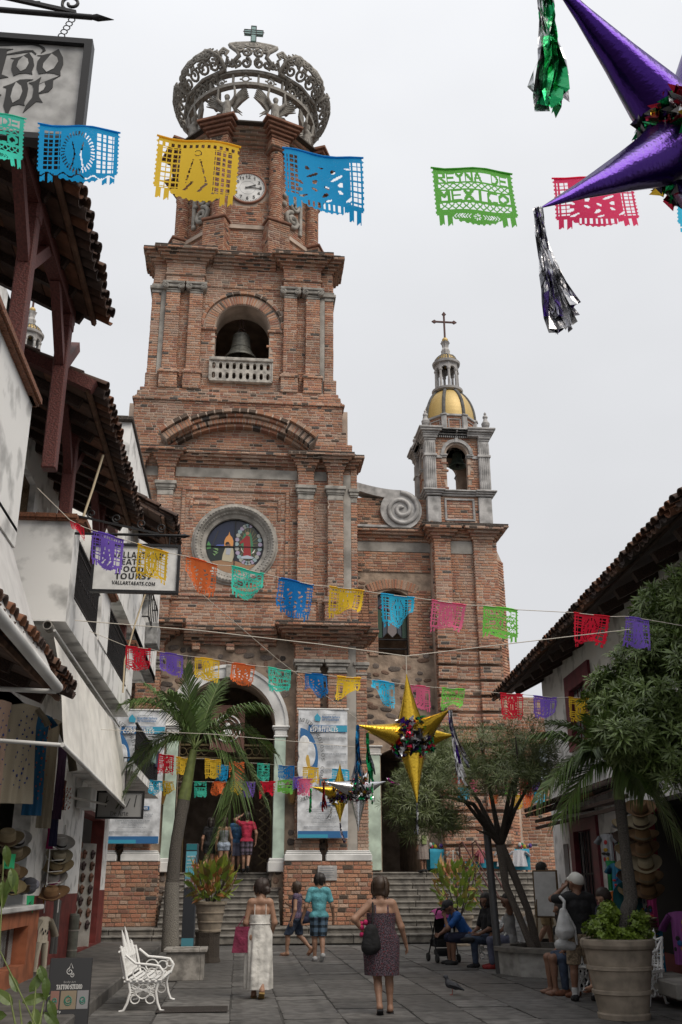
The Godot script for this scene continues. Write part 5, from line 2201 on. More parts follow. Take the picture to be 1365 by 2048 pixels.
func coping(parent: Node3D, a: Vector3, b: Vector3, w: float) -> void:
	var g := Geo.new()
	var k := maxi(1, roundi((b - a).length() / .31))
	for i in k:
		var p := a.lerp(b, (i + .02) / k)
		var q := a.lerp(b, (i + .98) / k)
		g.beam(p + V(0, .03, 0), q + V(0, .03, 0), w + .1, .06)
		g.beam(p + V(0, -.01, 0), q + V(0, -.01, 0), w + .04, .03)
	put("coping", g, mat("coping_tile", Color(.25, .095, .045), .7, "grain", 1.0, .4) if not M.has("coping_tile") else "coping_tile", parent)


func post(parent: Node3D, at: Vector3, top: float) -> void:
	var g := Geo.new()
	g.cbox(V(at.x, (at.y + top) / 2, at.z), V(.17, top - at.y, .17), .015)
	g.cbox(V(at.x, top - .14, at.z), V(.2, .22, .2), .03)
	g.beam(V(at.x, top - .75, at.z - .05), V(at.x, top - .02, at.z - .8), .11, .13)
	g.beam(V(at.x, top - .75, at.z + .05), V(at.x, top - .02, at.z + .8), .11, .13)
	put("post", g, "red_wood", parent)


func right_house() -> void:
	var h := thing("tiled_house", "white house with a long dark tiled eave and wine red door frame, right side", "house", V(6.35, 0, -11.4), deg_to_rad(-4.4))
	var W := Basis(V(0, 0, 1), Vector3.UP, V(-1, 0, 0))
	var g := Geo.new()
	g.xf = Transform3D(W, V(0, 0, 0))
	var holes := [[-9.35, -7.75, 4.3, 5.6], [-11.05, -10.55, 1.35, 2.38], [-9.85, -8.4, .16, 2.62], [-7.75, -7.0, 1.1, 2.46], [-6.7, 4.0, .16, 2.85]]
	wall_holes(g, -11.95, 6.0, 0, 6.3, .35, holes)
	g.xf = Transform3D()
	g.ext(.35, 6.0, 0, 6.3, -11.95, -11.6)
	put("wall", g, "plaster", h)
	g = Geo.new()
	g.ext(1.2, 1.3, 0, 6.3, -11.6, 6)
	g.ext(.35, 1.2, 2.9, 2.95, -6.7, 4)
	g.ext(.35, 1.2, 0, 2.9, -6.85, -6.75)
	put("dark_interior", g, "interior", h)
	# wine red surrounds
	g = Geo.new()
	g.xf = Transform3D(W, V(-.06, 0, 0))
	wall_holes(g, -9.55, -7.55, 4.2, 5.8, .12, [[-9.2, -7.9, 4.35, 5.45]])
	put("window_surround", g, "wine_paint", h)
	g = Geo.new()
	g.xf = Transform3D(W, V(-.06, 0, 0))
	wall_holes(g, -10.15, -8.0, .16, 2.85, .12, [[-9.82, -8.42, .2, 2.58]])
	put("door_surround", g, "wine_paint", h)
	g = Geo.new()
	g.ext(.16, .22, .16, 2.6, -9.85, -8.4)
	var door := put("door", g, mat("door_wine", Color(.07, .014, .02), .6, "grain", 1.0, .3), h)
	for k in 6:
		var bar := Geo.new()
		bar.beam(V(.05, .2, -9.75 + k * .25), V(.05, 2.56, -9.75 + k * .25), .025, .025)
		put("bar", bar, "iron", door)
	g = Geo.new()
	for y in [.9, 1.75]:
		g.beam(V(.05, y, -9.83), V(.05, y, -8.42), .03, .03)
	put("cross_bar", g, "iron", door)
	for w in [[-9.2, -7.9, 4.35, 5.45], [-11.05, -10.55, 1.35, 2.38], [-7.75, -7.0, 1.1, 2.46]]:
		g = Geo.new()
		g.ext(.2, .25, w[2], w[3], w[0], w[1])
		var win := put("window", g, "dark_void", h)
		for k in 4:
			var bar := Geo.new()
			var z: float = lerpf(w[0], w[1], (k + .5) / 4)
			bar.beam(V(.1, w[2], z), V(.1, w[3], z), .022, .022)
			put("bar", bar, "wine_paint", win)
	g = Geo.new()
	g.xf = Transform3D(W, V(-.012, 0, 0))
	wall_holes(g, -7.0, 6.0, .1, .55, .02, [])
	put("wainscot", g, "red_paint", h)
	tiled_eave(h, V(-.82, 6.0, -13.4), V(0, 0, 1), 19.5, V(1.0, .52, 0).normalized(), 3.4, false, .62, true)
	for k in 16:
		g = Geo.new()
		var z := -11.7 + k * .95
		g.beam(V(-.7, 5.9, z), V(.5, 6.52, z), .12, .16)
		put("rafter", g, "dark_wood", h)
	# short tiled canopy over the red door
	tiled_eave(h, V(-.62, 2.98, -11.0), V(0, 0, 1), 4.6, V(1.0, .35, 0).normalized(), .66, false, .6)
	g = Geo.new()
	for y in [2.86, 2.72]:
		g.beam(V(-.6, y, -10.9), V(-.6, y, -4.0), .05, .06)
	for z in [-10.8, -8.2, -6.5]:
		g.beam(V(-.6, 2.86, z), V(0.0, 2.95, z), .05, .06)
	put("canopy_frame", g, "dark_wood", h)
	# far brick shop by the terrace, with a sign over a tan door
	var s := thing("brick_shop", "narrow red brick shop front beside the stairs, with a tan door", "building", V(10.9, 0, -33.2))
	var p := new_part("wall", "mortar", s)
	bb(p, -2.0, 3.5, 1.88, 7.6, -1.5, 0, "FL")
	close_part(p)
	g = Geo.new()
	g.cbox(V(.55, 3.15, .06), V(1.15, 2.55, .1), .02)
	g.cbox(V(.5, 4.55, .16), V(1.5, .16, .3), .02)
	var d := put("door", g, mat("tan_paint", Color(.32, .25, .17), .8, "mottle", .6, .2), s)
	g = Geo.new()
	g.cbox(V(.62, 3.4, .12), V(.6, 1.3, .03), .01)
	put("pane", g, "dark_void", d)
	var sg := thing("shop_sign", "pale framed sign on the red brick shop, seen behind palm leaves", "sign", V(10.9, 5.35, -33.05))
	g = Geo.new()
	g.cbox(V(0, 0, 0), V(1.9, 1.35, .06), .01)
	put("frame", g, "ochre_wood", sg)
	g = Geo.new()
	g.cbox(V(0, 0, .03), V(1.74, 1.2, .03), .005)
	put("board", g, mat("sign_blue", Color(.4, .46, .52), .7), sg)
	letters("EL CARTONAL", 1.3, .2, "black_print", sg, V(0, -.05, .05), Basis(), false)
	g = Geo.new()
	g.tube([V(-.5, .2, .05), V(-.3, .35, .05), V(-.1, .32, .05)], .012, 4)
	g.tube([V(-.4, .15, .05), V(-.2, .3, .05), V(.1, .5, .05)], .012, 4)
	put("drawing", g, "black_print", sg)
	letters("galería", .5, .1, "grey_print", sg, V(0, -.38, .05), Basis(), false)


func signs() -> void:
	# tattoo shop sign: dark frame, grey board, angular black letters
	var Z := -7.0
	var t := thing("tattoo_sign", "grey board in a black frame with angular black lettering, hung at top left", "sign", V(0, 0, Z))
	var g := Geo.new()
	var x0 := -3.0
	var x1 := -1.56
	var y0 := 7.62
	var y1 := 8.78
	for e in [[x0, x1, y1 - .06, y1], [x0, x1, y0, y0 + .06], [x1 - .07, x1, y0 + .06, y1 - .06], [x0, x0 + .07, y0 + .06, y1 - .06]]:
		g.ext(e[0], e[1], e[2], e[3], -.07, .05)
	put("frame", g, "iron", t)
	g = Geo.new()
	g.ext(x0 + .07, x1 - .07, y0 + .06, y1 - .06, -.05, 0.0)
	put("board", g, mat("sign_paper", Color(.42, .42, .42), .6, "mottle", 1.2, .05), t)
	var at := func(c: Array) -> PackedVector2Array:
		var q := PackedVector2Array()
		for e in c:
			q.append(Vector2(-2.395 + e[0] * .000778 + (e[1] - 512) * .00005, 8.76 - (e[1] - 512) * .00099))
		return q
	var ink := [[[0, 640], [170, 635], [100, 660], [95, 700], [300, 640], [390, 632], [432, 668], [425, 685], [380, 650], [100, 710], [60, 940], [140, 965], [0, 1000], [-60, 940], [-40, 700]],
		[[-200, 560], [0, 545], [100, 530], [300, 535], [440, 555], [520, 590], [535, 625], [480, 665], [505, 620], [460, 585], [380, 570], [200, 590], [0, 610]],
		[[145, 745], [200, 740], [280, 710], [350, 665], [400, 730], [417, 810], [395, 880], [405, 915], [330, 905], [260, 915], [195, 950], [165, 870], [170, 800], [195, 750]],
		[[440, 690], [510, 680], [600, 650], [680, 595], [735, 690], [743, 770], [715, 850], [720, 905], [640, 885], [560, 885], [475, 905], [445, 840], [450, 760], [490, 696]],
		[[90, 1080], [180, 1040], [270, 985], [340, 975], [420, 972], [350, 1000], [368, 1080], [360, 1160], [335, 1240], [345, 1275], [280, 1265], [200, 1290], [170, 1380], [150, 1400], [110, 1290], [125, 1180], [130, 1095]],
		[[370, 1015], [440, 990], [505, 935], [484, 1020], [630, 945], [720, 905], [642, 960], [640, 1050], [600, 1100], [490, 1132], [500, 1170], [540, 1225], [470, 1220], [330, 1360], [360, 1270], [420, 1180], [430, 1080], [410, 1030]],
		[[-120, 1150], [0, 1115], [35, 1160], [80, 1172], [35, 1215], [30, 1290], [-30, 1330]]]
	for q in ink:
		g = Geo.new()
		g.prism(at.call(q), .001, .006)
		put("letter", g, "black_print", t)
	for q in [[[290, 712], [340, 740], [355, 790], [325, 860], [270, 892], [222, 840], [240, 770]], [[605, 660], [670, 700], [685, 745], [640, 830], [560, 878], [515, 830], [520, 780]], [[230, 1018], [290, 1060], [308, 1120], [280, 1210], [210, 1258], [183, 1190], [200, 1090]], [[488, 1034], [545, 1000], [560, 1040], [540, 1085], [490, 1122]]]:
		g = Geo.new()
		g.prism(at.call(q), .004, .0095)
		put("letter_counter", g, "sign_paper", t)
	g = Geo.new()
	g.tube([V(-3.3, 9.1, 0), V(-1.6, 9.09, 0)], .026, 8)
	g.beam(V(-3.3, 9.42, 0), V(-1.75, 9.13, 0), .035, .035)
	g.tube(spiral(V(-2.12, 9.32, 0), .11, .03, -1.3, 20, -1.2), .016, 5)
	g.tube(spiral(V(-1.8, 9.24, 0), .1, .03, -1.3, 20, -1.2), .016, 5)
	g.tube(spiral(V(-2.46, 9.4, 0), .11, .03, -1.3, 20, -1.2), .016, 5)
	g.tube([V(-1.6, 9.09, 0), V(-1.55, 9.09, 0), V(-1.4, 9.08, 0)], [.03, .045, .004], 4)
	put("bracket", g, "iron", t)
	g = Geo.new()
	for k in 5:
		g.tube(Vring(-1.78 - k * .018, 9.04 - k * .05, 0, .03, 8), .006, 4, false)
	put("chain", g, "iron", t)
	# food tours sign
	t = thing("food_tours_sign", "white rectangular food tours sign in a black frame on a scrolled iron bracket", "sign", V(0, 0, -13.0))
	x0 = -2.13
	x1 = -.94
	y0 = 5.29
	y1 = 5.99
	g = Geo.new()
	for e in [[x0, x1, y1 - .035, y1], [x0, x1, y0, y0 + .035], [x1 - .035, x1, y0 + .035, y1 - .035], [x0, x0 + .035, y0 + .035, y1 - .035]]:
		g.ext(e[0], e[1], e[2], e[3], -.06, .03)
	put("frame", g, "iron", t)
	g = Geo.new()
	g.ext(x0 + .035, x1 - .035, y0 + .035, y1 - .035, -.05, 0.0)
	put("board", g, "sign_white", t)
	for q in [["VALLARTA", .52, .088, -1.6, 5.83], ["EATS", .27, .08, -1.6, 5.73], ["FOOD", .34, .08, -1.6, 5.625], ["TOURS", .42, .085, -1.6, 5.525], ["VALLARTAEATS.COM", .58, .05, -1.55, 5.425]]:
		letters(q[0], q[1], q[2], "black_print", t, V(q[3], q[4], .004), Basis(Vector3.BACK, rnd(-.02, .02)))
	g = Geo.new()
	g.prism(PackedVector2Array([Vector2(-1.37, 5.49), Vector2(-1.34, 5.485), Vector2(-1.27, 5.62), Vector2(-1.245, 5.86), Vector2(-1.28, 5.7), Vector2(-1.3, 5.62)]), .001, .006)
	g.prism(PackedVector2Array([Vector2(-1.3, 5.78), Vector2(-1.2, 5.77), Vector2(-1.16, 5.86), Vector2(-1.2, 5.93), Vector2(-1.28, 5.93), Vector2(-1.32, 5.86)]), .001, .006)
	put("fork_emblem", g, "black_print", t)
	g = Geo.new()
	g.tube([V(-2.6, 6.12, 0), V(-.92, 6.13, 0)], .02, 8)
	g.beam(V(-2.6, 6.42, 0), V(-1.25, 6.15, 0), .025, .025)
	g.tube([V(-.95, 6.13, 0), V(-.9, 6.13, 0), V(-.82, 6.13, 0)], [.022, .035, .004], 4)
	for q in [[-2.2, 6.42], [-1.85, 6.36], [-1.5, 6.29], [-1.22, 6.24]]:
		g.tube(spiral(V(q[0], q[1], 0), .07, .02, -1.3, 18, -1.2), .011, 5)
	for x in [-2.0, -1.1]:
		g.beam(V(x, 5.99, 0), V(x, 6.12, 0), .012, .012)
	put("bracket", g, "iron", t)
	# low sign under the balcony
	t = thing("art_sign", "grey board in a thin black frame with brush strokes, low beside the left awning", "sign", V(0, 0, -20.0))
	x0 = -2.78
	x1 = -1.87
	y0 = 2.76
	y1 = 3.28
	g = Geo.new()
	for e in [[x0, x1, y1 - .035, y1], [x0, x1, y0, y0 + .035], [x1 - .035, x1, y0 + .035, y1 - .035], [x0, x0 + .035, y0 + .035, y1 - .035]]:
		g.ext(e[0], e[1], e[2], e[3], -.05, .03)
	g.beam(V(-2.6, 3.28, 0), V(-2.6, 3.72, 0), .02, .02)
	g.beam(V(-2.25, 3.28, 0), V(-2.25, 3.72, 0), .02, .02)
	put("frame", g, "iron", t)
	g = Geo.new()
	g.ext(x0 + .035, x1 - .035, y0 + .035, y1 - .035, -.04, 0.0)
	put("board", g, "sign_grey", t)
	g = Geo.new()
	for q in [[-2.6, 2.98, -2.58, 3.18], [-2.62, 3.05, -2.55, 3.1], [-2.05, 2.98, -2.02, 3.2], [-2.4, 2.95, -2.3, 3.1], [-2.35, 3.1, -2.25, 2.95], [-2.25, 3.12, -2.32, 2.95], [-2.42, 3.12, -2.36, 3.2], [-2.2, 2.98, -2.14, 3.14]]:
		g.beam(V(q[0], q[1], .004), V(q[2], q[3], .004), .016, .006, Vector3.BACK)
	put("brush_stroke", g, "black_print", t)
	letters("De Arte", .34, .075, "black_print", t, V(-2.33, 2.86, .004), Basis(), false, true)


# ---------- goods

func hat(g: Geo, brim_r: float, crown_r: float, h: float, curl := .02, c := Color.WHITE, band := Color.BLACK) -> void:
	# a brimmed hat: brim, pinched crown, band; origin at the brim
	g.col = c
	var k := 28
	var rim := func(a: float, t: float) -> Vector3:
		var r := lerpf(crown_r, brim_r * (1.0 + .06 * cos(2 * a)), t)
		return V(cos(a) * r, curl * t * (1.0 + 1.3 * absf(cos(a))) - .012 * sin(t * PI), sin(a) * r * 1.12)
	for i in k:
		var a := TAU * i / k
		var b := TAU * (i + 1) / k
		for j in 4:
			var p: Vector3 = rim.call(a, j / 4.0)
			var q: Vector3 = rim.call(b, j / 4.0)
			var r: Vector3 = rim.call(b, (j + 1) / 4.0)
			var s: Vector3 = rim.call(a, (j + 1) / 4.0)
			g.quad(p, s, r, q)
			var d := V(0, -.006, 0)
			g.quad(q + d, r + d, s + d, p + d)
	g.lathe([Vector2(crown_r, 0), Vector2(crown_r * .97, h * .4), Vector2(crown_r * .92, h * .8), Vector2(crown_r * .8, h * .98), Vector2(crown_r * .5, h), Vector2(0, h * .88)], k, Vector3.ZERO, 1, 1.12)
	g.col = band
	g.lathe([Vector2(crown_r * 1.0, .004), Vector2(crown_r * 1.02, .008), Vector2(crown_r * .995, h * .3), Vector2(crown_r * .96, h * .31)], k, Vector3.ZERO, 1, 1.12)
	g.col = Color.WHITE


func garment(g: Geo, w: float, h: float, sleeve: float, flare: float, c: Color, seed_: float, fold := .03) -> void:
	# a hanging shirt or dress: shoulders at the top, folds deepening downwards; front and back sheets closed at the sides
	g.col = c
	for s in [1.0, -1.0]:
		var f := func(u: float, v: float) -> Vector3:
			var x := (u - .5) * 2.0
			var half := w * .5 * (lerpf(.62, .5, minf(v * 5.0, 1.0)) + flare * v)
			var y := -h * v - .05 * w * absf(x) * (1.0 - v)
			var puff := .05 * (1.0 - x * x)
			return V(x * half * s, y, s * (puff + fold * v * sin(x * 9.0 + seed_ + v * 2.0) * (1.0 - x * x * .6)))
		g.grid(func(u: float, v: float) -> Vector3: return (f as Callable).call(u, 1.0 - v), 18, 10)
		if sleeve > 0.0:
			for e in [-1.0, 1.0]:
				g.tube([V(e * w * .26, -.06, 0), V(e * (w * .34 + sleeve * .3), -.06 - sleeve * .6, 0), V(e * (w * .38 + sleeve * .4), -.06 - sleeve, 0)], [.09, .085, .1], 8, true, .5)
	g.col = Color.WHITE


func cloth_thing(called: String, label: String, cat: String, at: Vector3, turn: float, build: Callable, m := "cloth", group := "") -> MeshInstance3D:
	var g := Geo.new()
	build.call(g)
	var o := put(called, g, m, self, at)
	o.rotation.y = turn
	tag(o, label, cat, group)
	return o


func left_shop() -> void:
	# clothes under the canopy
	var list := [
		["dress", "cream dress with blue flower embroidery hanging first under the left canopy", V(-3.09, 3.97, -14.2), .72, 1.35, .22, .24, Color(.5, .44, .34), .35],
		["dress", "flower printed cream dress cut off by the left edge of the photo", V(-3.32, 3.95, -13.8), .5, 1.4, 0.0, .1, Color(.42, .3, .24), .4],
		["dress", "bright blue embroidered dress hanging behind the cream one, left shop", V(-3.11, 4.05, -15.6), .46, 1.5, .12, .15, Color(.02, .14, .3), .5],
		["tunic", "long plain beige tunic hanging beside the blue dress, left shop", V(-3.18, 4.19, -17), .5, 1.75, .75, .05, Color(.36, .31, .23), .8],
		["shawl", "dark purple shawl hanging against the white wall above the hat rack", V(-3.26, 3.97, -18.6), .36, 1.3, 0.0, .05, Color(.06, .025, .07), .8],
		["skirt", "small dark skirt with red and white print under the awning pole", V(-3.26, 3.37, -18.9), .3, .52, 0.0, .05, Color(.13, .05, .05), .9],
		["cloth", "navy folded cloth hanging below the beige tunic, left shop", V(-3.32, 2.84, -18.8), .34, .62, 0.0, 0.0, Color(.02, .022, .07), .9],
		["scarf", "magenta scarf hanging just above the hat rack, left shop", V(-3.39, 2.54, -18.9), .26, .36, 0.0, 0.0, Color(.42, .02, .16), .9],
		["scarf", "yellow patterned scarf hanging behind the stack of hats, left shop", V(-3.54, 2.26, -19.4), .24, 1.1, 0.0, 0.0, Color(.5, .33, .04), .9],
		["shawl", "black and white patterned shawl hanging below the stack of hats", V(-3.27, 1.32, -19.6), .3, .9, 0.0, 0.0, Color(.11, .11, .11), .9]]
	for q in list:
		var o := cloth_thing(q[0], q[1], q[0], q[2], q[8], func(g: Geo) -> void: garment(g, q[3], q[4], q[5], q[6], q[7], q[3] * 20.0))
		if q[0] == "dress" or q[0] == "skirt":
			var e := Geo.new()
			e.col = Color(.03, .06, .25) if q[7].r > .4 else Color(.5, .12, .06)
			for k in 34:
				e.ball(V(.05 * sin(k * .9) + .1 * (k % 2), -.12 - q[4] * .78 * k / 34.0, .075), V(rnd(.006, .016), rnd(.008, .024), .008), 6, 4)
			put("embroidery", e, "cloth", o)
	# child's white suit: shirt and trousers
	var suit := thing("child_suit", "white child's shirt and trousers on a hanger, low on the left shop wall", "clothes", V(-3.3, 1.07, -18.6), .9)
	var g := Geo.new()
	garment(g, .42, .42, .26, .06, Color(.55, .5, .41), 2.0, .01)
	var sh := put("shirt", g, "cloth", suit)
	g = Geo.new()
	for q in [[-.07, -.2], [0.0, -.23], [.07, -.2], [-.04, -.26], [.05, -.26]]:
		g.ball(V(q[0], q[1], .06), V(.016, .026, .008), 6, 4)
	put("embroidery", g, "black_print", sh)
	g = Geo.new()
	g.col = Color(.52, .47, .38)
	for s in [-1.0, 1.0]:
		g.tube([V(s * .07, -.4, -.02), V(s * .09, -.62, -.02), V(s * .1, -.86, -.02)], [.085, .065, .06], 10, true, .6)
	put("trousers", g, "cloth", suit)
	# hats on the wall rack
	var rack := thing("hat_rack", "thin white wire rack holding a column of hats on the left wall", "rack", V(-3.39, 1.41, -19))
	g = Geo.new()
	for x in [0.0, .35]:
		g.tube([V(x * .5, -.3, -x), V(x * .5, 1.2, -x)], .012, 6)
	for k in 6:
		g.tube([V(0, 0.0 + k * .19, 0), V(.24, .02 + k * .19, -.05)], .008, 5)
	put("wires", g, "white_iron", rack)
	var hats := [
		["white panama hat with a broad black band, topmost on the wall rack", V(-3.26, 2.27, -19.2), .2, .1, .12, Color(.55, .53, .5), Color(.02, .02, .02)],
		["cream hat with a black fringed band, second on the wall rack", V(-3.26, 2.02, -19.2), .19, .1, .12, Color(.44, .39, .28), Color(.02, .018, .018)],
		["straw hat with a beaded band, in the middle of the wall rack", V(-3.28, 1.84, -19.2), .24, .1, .12, Color(.4, .31, .18), Color(.1, .06, .04)],
		["white hat with a pink band and buckle on the wall rack", V(-3.32, 1.64, -19.2), .2, .1, .12, Color(.6, .58, .55), Color(.35, .03, .15)],
		["wide tan leather hat, lowest on the wall rack", V(-3.29, 1.39, -19), .25, .11, .13, Color(.3, .17, .08), Color(.16, .08, .04)],
		["straw fedora with a brown band on top of the counter pile", V(-3.42, 2.18, -15.6), .19, .11, .14, Color(.45, .35, .21), Color(.16, .09, .05)],
		["white fedora with a black band, beside the straw fedora", V(-3.41, 2.21, -16.2), .17, .1, .13, Color(.6, .58, .55), Color(.02, .02, .02)],
		["beige straw hat lying under the white fedora, left shop", V(-3.41, 1.99, -16.2), .18, .1, .12, Color(.36, .29, .18), Color(.26, .2, .12)],
		["brown straw hat on the counter behind the plant leaves", V(-3.39, 1.71, -16), .18, .1, .13, Color(.3, .2, .11), Color(.1, .06, .03)],
		["small straw hat with a dark ribbon, lowest on the counter", V(-3.42, 1.52, -16.2), .17, .09, .1, Color(.46, .37, .2), Color(.03, .03, .04)]]
	for q in hats:
		var o := cloth_thing("hat", q[0], "hat", q[1], rnd(0, 3), func(gg: Geo) -> void: hat(gg, q[2], q[3], q[4], .035, q[5], q[6]), "straw", "hats of the left shop")
		o.rotation = V(rnd(.35, .7), .3, rnd(-.25, .15))
		o.scale = Vector3.ONE * 1.2
	# pile of flat hats, scrunched shirts, green price cards
	for k in 5:
		cloth_thing("hat_brim", "flat straw brim in the pile on the counter, layer %s from the counter up" % ["one", "two", "three", "four", "five"][k], "hat", V(-3.39, 1.47, -16.6) + V(.01 * (k % 2), k * .022, 0), k * 1.0, func(gg: Geo) -> void: hat(gg, .17, .09, .03, .01, Color(.3, .22, .13) * (.7 + .12 * k), Color(.05, .05, .05)), "straw", "flat hats piled on the counter")
	cloth_thing("folded_shirt", "crumpled patterned shirt on the end of the left shop counter", "clothes", V(-3.39, 1.56, -17.4), .4, func(gg: Geo) -> void:
		for k in 7:
			gg.col = Color(.25, .25, .3) * [.4, 1.2, .7][k % 3]
			gg.ball(V(sin(k * 2.1) * .09, cos(k * 1.3) * .06, cos(k * 2.1) * .08), V(.11, .08, .1), 8, 6))
	for q in [["bright green handwritten price card among the counter hats", V(-3.29, 1.9, -15.3), .17, .2], ["green price tag hanging from the end of the counter", V(-3.32, 1.29, -17.3), .12, .26]]:
		var card := thing("price_card", q[0], "card", q[1], .5)
		g = Geo.new()
		g.grid(func(u: float, v: float) -> Vector3: return V((u - .5) * q[2], (v - .5) * q[3], .012 * sin(u * 3.0 + v * 4.0)), 6, 6)
		put("card", g, mat("card_green", Color(.02, .42, .17), .7) if not M.has("card_green") else "card_green", card)
		g = Geo.new()
		for k in 5:
			g.tube(spiral(V(rnd(-.04, .04), rnd(-.07, .07), .018), .022, .01, .8, 8), .004, 4)
		put("writing", g, "black_print", card)
	# sandals hung on the doorway rack
	var sr := thing("sandal_rack", "tall white pegboard with rows of brown sandals standing in the red doorway", "rack", V(-3.72, .2, -25.2), .95)
	g = Geo.new()
	g.cbox(V(0, 1.15, 0), V(.85, 2.3, .06), .01)
	put("board", g, "grey_stone", sr)
	for j in 7:
		for i in 3:
			g = Geo.new()
			g.ball(V(-.28 + i * .28, 2.05 - j * .26, .06), V(.06, .11, .035), 8, 6)
			g.tube([V(-.33 + i * .28, 2.05 - j * .26, .07), V(-.28 + i * .28, 2.1 - j * .26, .13), V(-.23 + i * .28, 2.05 - j * .26, .07)], .018, 5)
			put("sandal", g, [paint("leather_a", Color(.08, .035, .02)), paint("leather_b", Color(.14, .06, .035)), paint("leather_c", Color(.05, .03, .03))][(i + j) % 3], sr)
	var row := thing("sandal_string", "string of dark red sandals hanging on the door frame, left of the pegboard", "sandals", V(-3.6, 2.51, -23.6), .7)
	for j in 8:
		g = Geo.new()
		g.ball(V(rnd(-.04, .04), -.1 - j * .22, .02), V(.09, .1, .05), 8, 6)
		g.ball(V(rnd(-.04, .04), -.16 - j * .22, .05), V(.05, .08, .04), 8, 6)
		put("sandal", g, ["leather_a", "leather_b", "leather_c"][j % 3], row)
	# concrete-filled bollard
	var bo := thing("bollard", "grey concrete bollard with two wire bands beside the red wall", "bollard", V(-3.41, .17, -22.65))
	g = Geo.new()
	g.lathe([Vector2(0.0, 0), Vector2(.115, 0), Vector2(.115, .8), Vector2(.1, .83), Vector2(0, .84)], 8)
	put("post", g, mat("bollard_grey", Color(.16, .165, .14), .85, "stain", 1.0, .6), bo)
	g = Geo.new()
	for y in [.12, .5]:
		g.lathe([Vector2(.112, y), Vector2(.122, y), Vector2(.122, y + .025), Vector2(.112, y + .025)], 8)
	put("band", g, "grey_stone", bo)
	# awnings
	var aw := thing("canvas_awning", "pale canvas awning hanging under the white balcony, lower edge on a pole", "awning")
	g = Geo.new()
	g.grid(func(u: float, v: float) -> Vector3:
		var z := lerpf(-12.8, -20.4, u)
		return V(lerpf(-2.24, -2.5, v) + .035 * sin(PI * v) * sin(u * 37.0 + v * 2.0) + .02 * sin(u * 71.0) * (1.0 - v) * v * 3.0, lerpf(lerpf(3.24, 3.02, u), 4.62 - .1 * u, v) - .04 * sin(u * PI), z), 110, 12)
	put("canvas", g, "canvas", aw)
	g = Geo.new()
	g.tube([V(-2.24, 3.22, -12.7), V(-2.24, 2.98, -20.5)], .03, 8)
	g.tube([V(-2.24, 3.22, -12.75), V(-3.5, 3.3, -12.75)], .026, 8)
	g.tube([V(-2.24, 2.98, -20.4), V(-3.5, 3.15, -19.0)], .02, 8)
	g.tube([V(-2.5, 4.7, -12.8), V(-2.5, 4.57, -20.4)], .018, 8)
	put("poles", g, "white_paint", aw)
	aw = thing("rolled_awning", "rolled white awning on a slanting pole at the left edge, above small roof tiles", "awning")
	g = Geo.new()
	g.grid(func(u: float, v: float) -> Vector3: return V(lerpf(-1.93, -2.35, v), lerpf(3.53, 4.8, v) - .07 * sin(PI * v), lerpf(-5.0, -10.2 + .9 * v, u)), 30, 8)
	put("canvas", g, mat("awning_white", Color(.62, .61, .6), .8, "soft", .7, 0.0), aw)
	g = Geo.new()
	g.tube([V(-1.93, 3.62, -5.0), V(-1.93, 3.5, -10.36)], .055, 12)
	g.tube([V(-1.93, 3.45, -10.3), V(-3.4, 3.5, -10.3)], .025, 8)
	put("roll", g, "white_paint", aw)
	# pvc pipe end under the balcony, loudspeaker
	var pipe := thing("drain_pipe", "short round drain pipe end under the near corner of the white balcony", "pipe", V(-2.6, 4.77, -12.9))
	g = Geo.new()
	g.lathe([Vector2(0.0, -.02), Vector2(.05, -.02), Vector2(.05, .1), Vector2(.062, .1), Vector2(.062, -.1), Vector2(0, -.1)], 14)
	put("pipe", g, "grey_stone", pipe)
	pipe.rotation = V(PI / 2, 0, 0)
	# laundry on the low balcony
	for q in [["dark blue cloth hung over the low iron balcony by the banner", -26.2, Color(.03, .03, .06)], ["pale green cloth hung over the low iron balcony", -25.2, Color(.16, .24, .22)], ["black cloth hung over the low iron balcony, nearest end", -24.0, Color(.02, .02, .022)]]:
		cloth_thing("hung_cloth", q[0], "cloth", V(-2.2, 4.8, q[1]), PI / 2, func(gg: Geo) -> void: garment(gg, .55, .42, 0.0, .4, q[2], q[1], .03))
	# pale curved stick leaning out from the balcony
	var st := thing("cane_pole", "long pale cane leaning out from the balcony above the food tours sign", "pole")
	g = Geo.new()
	g.tube([V(-2.37, 6.32, -13.2), V(-2.27, 6.89, -13.3), V(-2.18, 7.49, -13.4)], .018, 7)
	put("cane", g, mat("cane", Color(.55, .45, .3), .6), st)
	st = thing("bent_pole", "thin bent cane hanging beside the iron railing below the food tours sign", "pole")
	g = Geo.new()
	g.tube([V(-1.85, 6.6, -17.5), V(-2.01, 5.97, -17.5), V(-2.14, 5.32, -17.5), V(-2.13, 4.74, -17.5)], .016, 6)
	put("cane", g, "cane", st)


